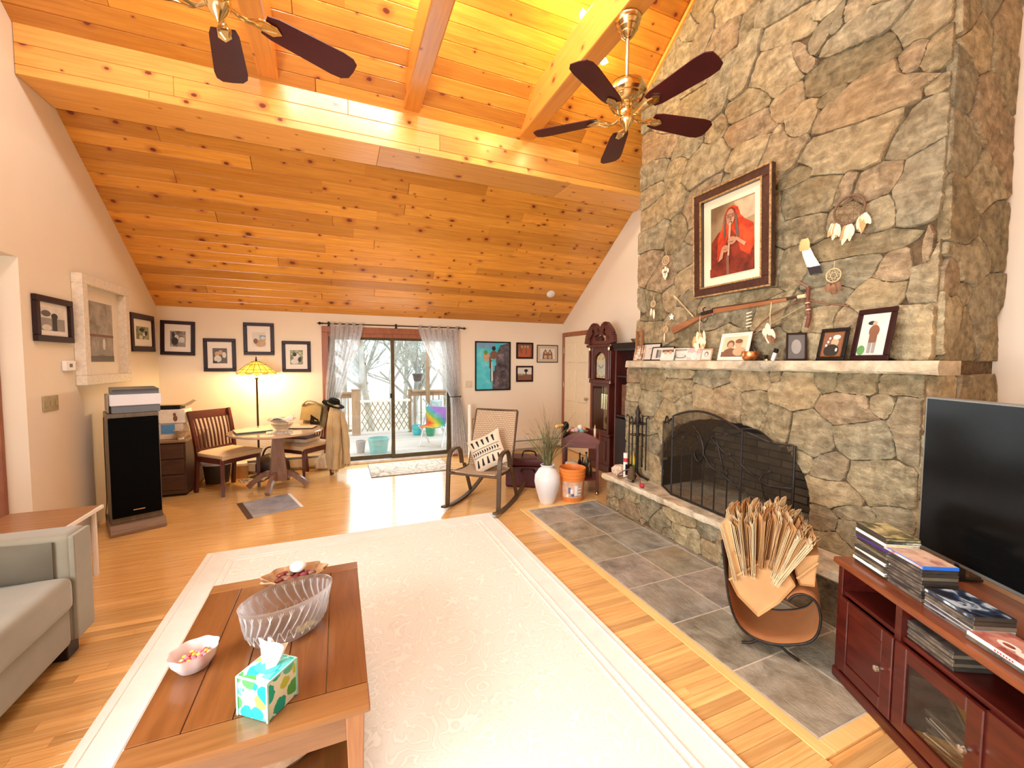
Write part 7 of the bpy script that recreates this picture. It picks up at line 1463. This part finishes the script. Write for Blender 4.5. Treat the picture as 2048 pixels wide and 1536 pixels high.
# ---------------------------------------------------------------- ceiling fans
m_blade = plain('rosewood_blade', (.055, .006, .006), .45, var=.2, scale=4, spec=.25); m_gold = plain('bright_brass', (.72, .56, .28), .16, 1, var=.2, scale=14)
def ceiling_fan(label, x, y, a0, zr=3.954):
    t = thing('ceiling_fan', label, 'ceiling fan', (x, y, zr), 0, 'ceiling fans under the tie beams')
    obj('canopy', G().lathe([(.085, 0), (.09, -.014), (.078, -.032), (.082, -.046), (.066, -.066), (.07, -.08), (.05, -.10), (.052, -.11), (.03, -.135), (.016, -.145)], 24), m_brass, t, smooth=50)
    obj('downrod', G().cyl((0, 0, -.11), (0, 0, -.44), .0125, n=14), plain('pale_brass', (.85, .76, .55), .2, 1), t, smooth=60)
    obj('motor', G().lathe([(.02, -.42), (.07, -.428), (.115, -.455), (.138, -.50), (.138, -.525), (.122, -.54), (.128, -.555), (.10, -.585), (.055, -.60)], 32), m_gold, t, smooth=40)
    obj('switch_cup', G().lathe([(.05, -.60), (.045, -.615), (.055, -.63), (.056, -.69), (.04, -.72), (.03, -.735), (.014, -.755), (.004, -.77)], 24), m_gold, t, smooth=40)
    for k in range(5):
        M = Matrix.Rotation(R_(a0+72*k), 4, 'Z') @ Matrix.Translation((0, 0, -.665))
        out = [(.20, -.056), (.25, -.070), (.58, -.088), (.64, -.082), (.675, -.055), (.68, 0), (.675, .055), (.64, .082), (.58, .088), (.25, .070), (.20, .056)]
        bl_ = obj('blade', G().prism(out, -.004, .004, lambda u, v, w_: (u, v, w_)).xf(M @ Matrix.Rotation(R_(-12), 4, 'X')), m_blade, t, bevel=.0015)
        g = G().tube(spline([(.05, 0, -.015), (.10, .0, -.035), (.15, .012, -.02), (.20, .02, -.008), (.26, 0, -.008)], 5), .009, 7).tube(spline([(.06, 0, -.015), (.12, -.014, -.038), (.18, -.03, -.02), (.24, -.02, -.009)], 5), .007, 7)
        g.prism([(.19, -.03), (.25, -.032), (.285, 0), (.25, .032), (.19, .03)], -.014, -.007, lambda u, v, w_: (u, v, w_))
        obj('blade_iron', g.xf(M @ Matrix.Rotation(R_(-12), 4, 'X')), m_gold, bl_, smooth=50)
    return t
ceiling_fan('brass ceiling fan with five dark blades beside the stone chimney', 1.908, 2.47, -8)
ceiling_fan('brass ceiling fan with five dark blades far from the chimney', -.508, 2.48, 24)
# ---------------------------------------------------------------- beam lamps
def beam_lamp(label, x, y, z, axis, power, col, rad=.035, arm=0):
    t = thing('beam_lamp', label, 'lamp', (x, y, z)); M = Matrix.Rotation(axis*math.pi/2, 4, 'Y')
    obj('bracket', G().lathe([(.03, 0), (.03, .015)], 16, M=M), m_brass, t); obj('socket', G().lathe([(.010 if arm else .018, .015), (.010 if arm else .018, .02+arm), (.018, .02+arm), (.018, .04+arm)], 16, M=M), m_brass, t)
    obj('bulb', G().lathe([(a_, b_+arm) for a_, b_ in ((.014, .04), (.026, .06), (.030, .08), (.022, .10), (.006, .12), (.001, .13))], 16, M=M), glow('bulb_glow_%d' % len(bpy.data.lights), col, 14), t, smooth=60)
    l = bpy.data.lights.new('beam_lamp_light', 'POINT'); l.energy = power; l.color = col; l.shadow_soft_size = rad
    o = bpy.data.objects.new('beam_lamp_light', l); C.objects.link(o); o.parent = t; o.location = M @ Vector((0, 0, .165+arm))
ZTB = 4.2755
beam_lamp('bare candle bulb on the tie beam beside the brass fan', 1.9905, onx(1207, 122, 2.22).y, onx(1207, 122, 2.22).z, 1, 8, (1, .76, .32), arm=.15)
beam_lamp('yellow up lamp on top of the tie beam next to the fan', 1.87, 3.0, ZTB, 0, 14, (1, .80, .22))
beam_lamp('white up lamp on top of the middle tie beam', .65, 3.0, ZTB, 0, 22, (1, .90, .70))
beam_lamp('white lamp on the side of the middle tie beam', .7655, 2.4, 4.10, 1, 34, (1, .93, .80))
beam_lamp('white up lamp on top of the tie beam far from the chimney', -.47, 3.0, ZTB, 0, 20, (1, .90, .72))
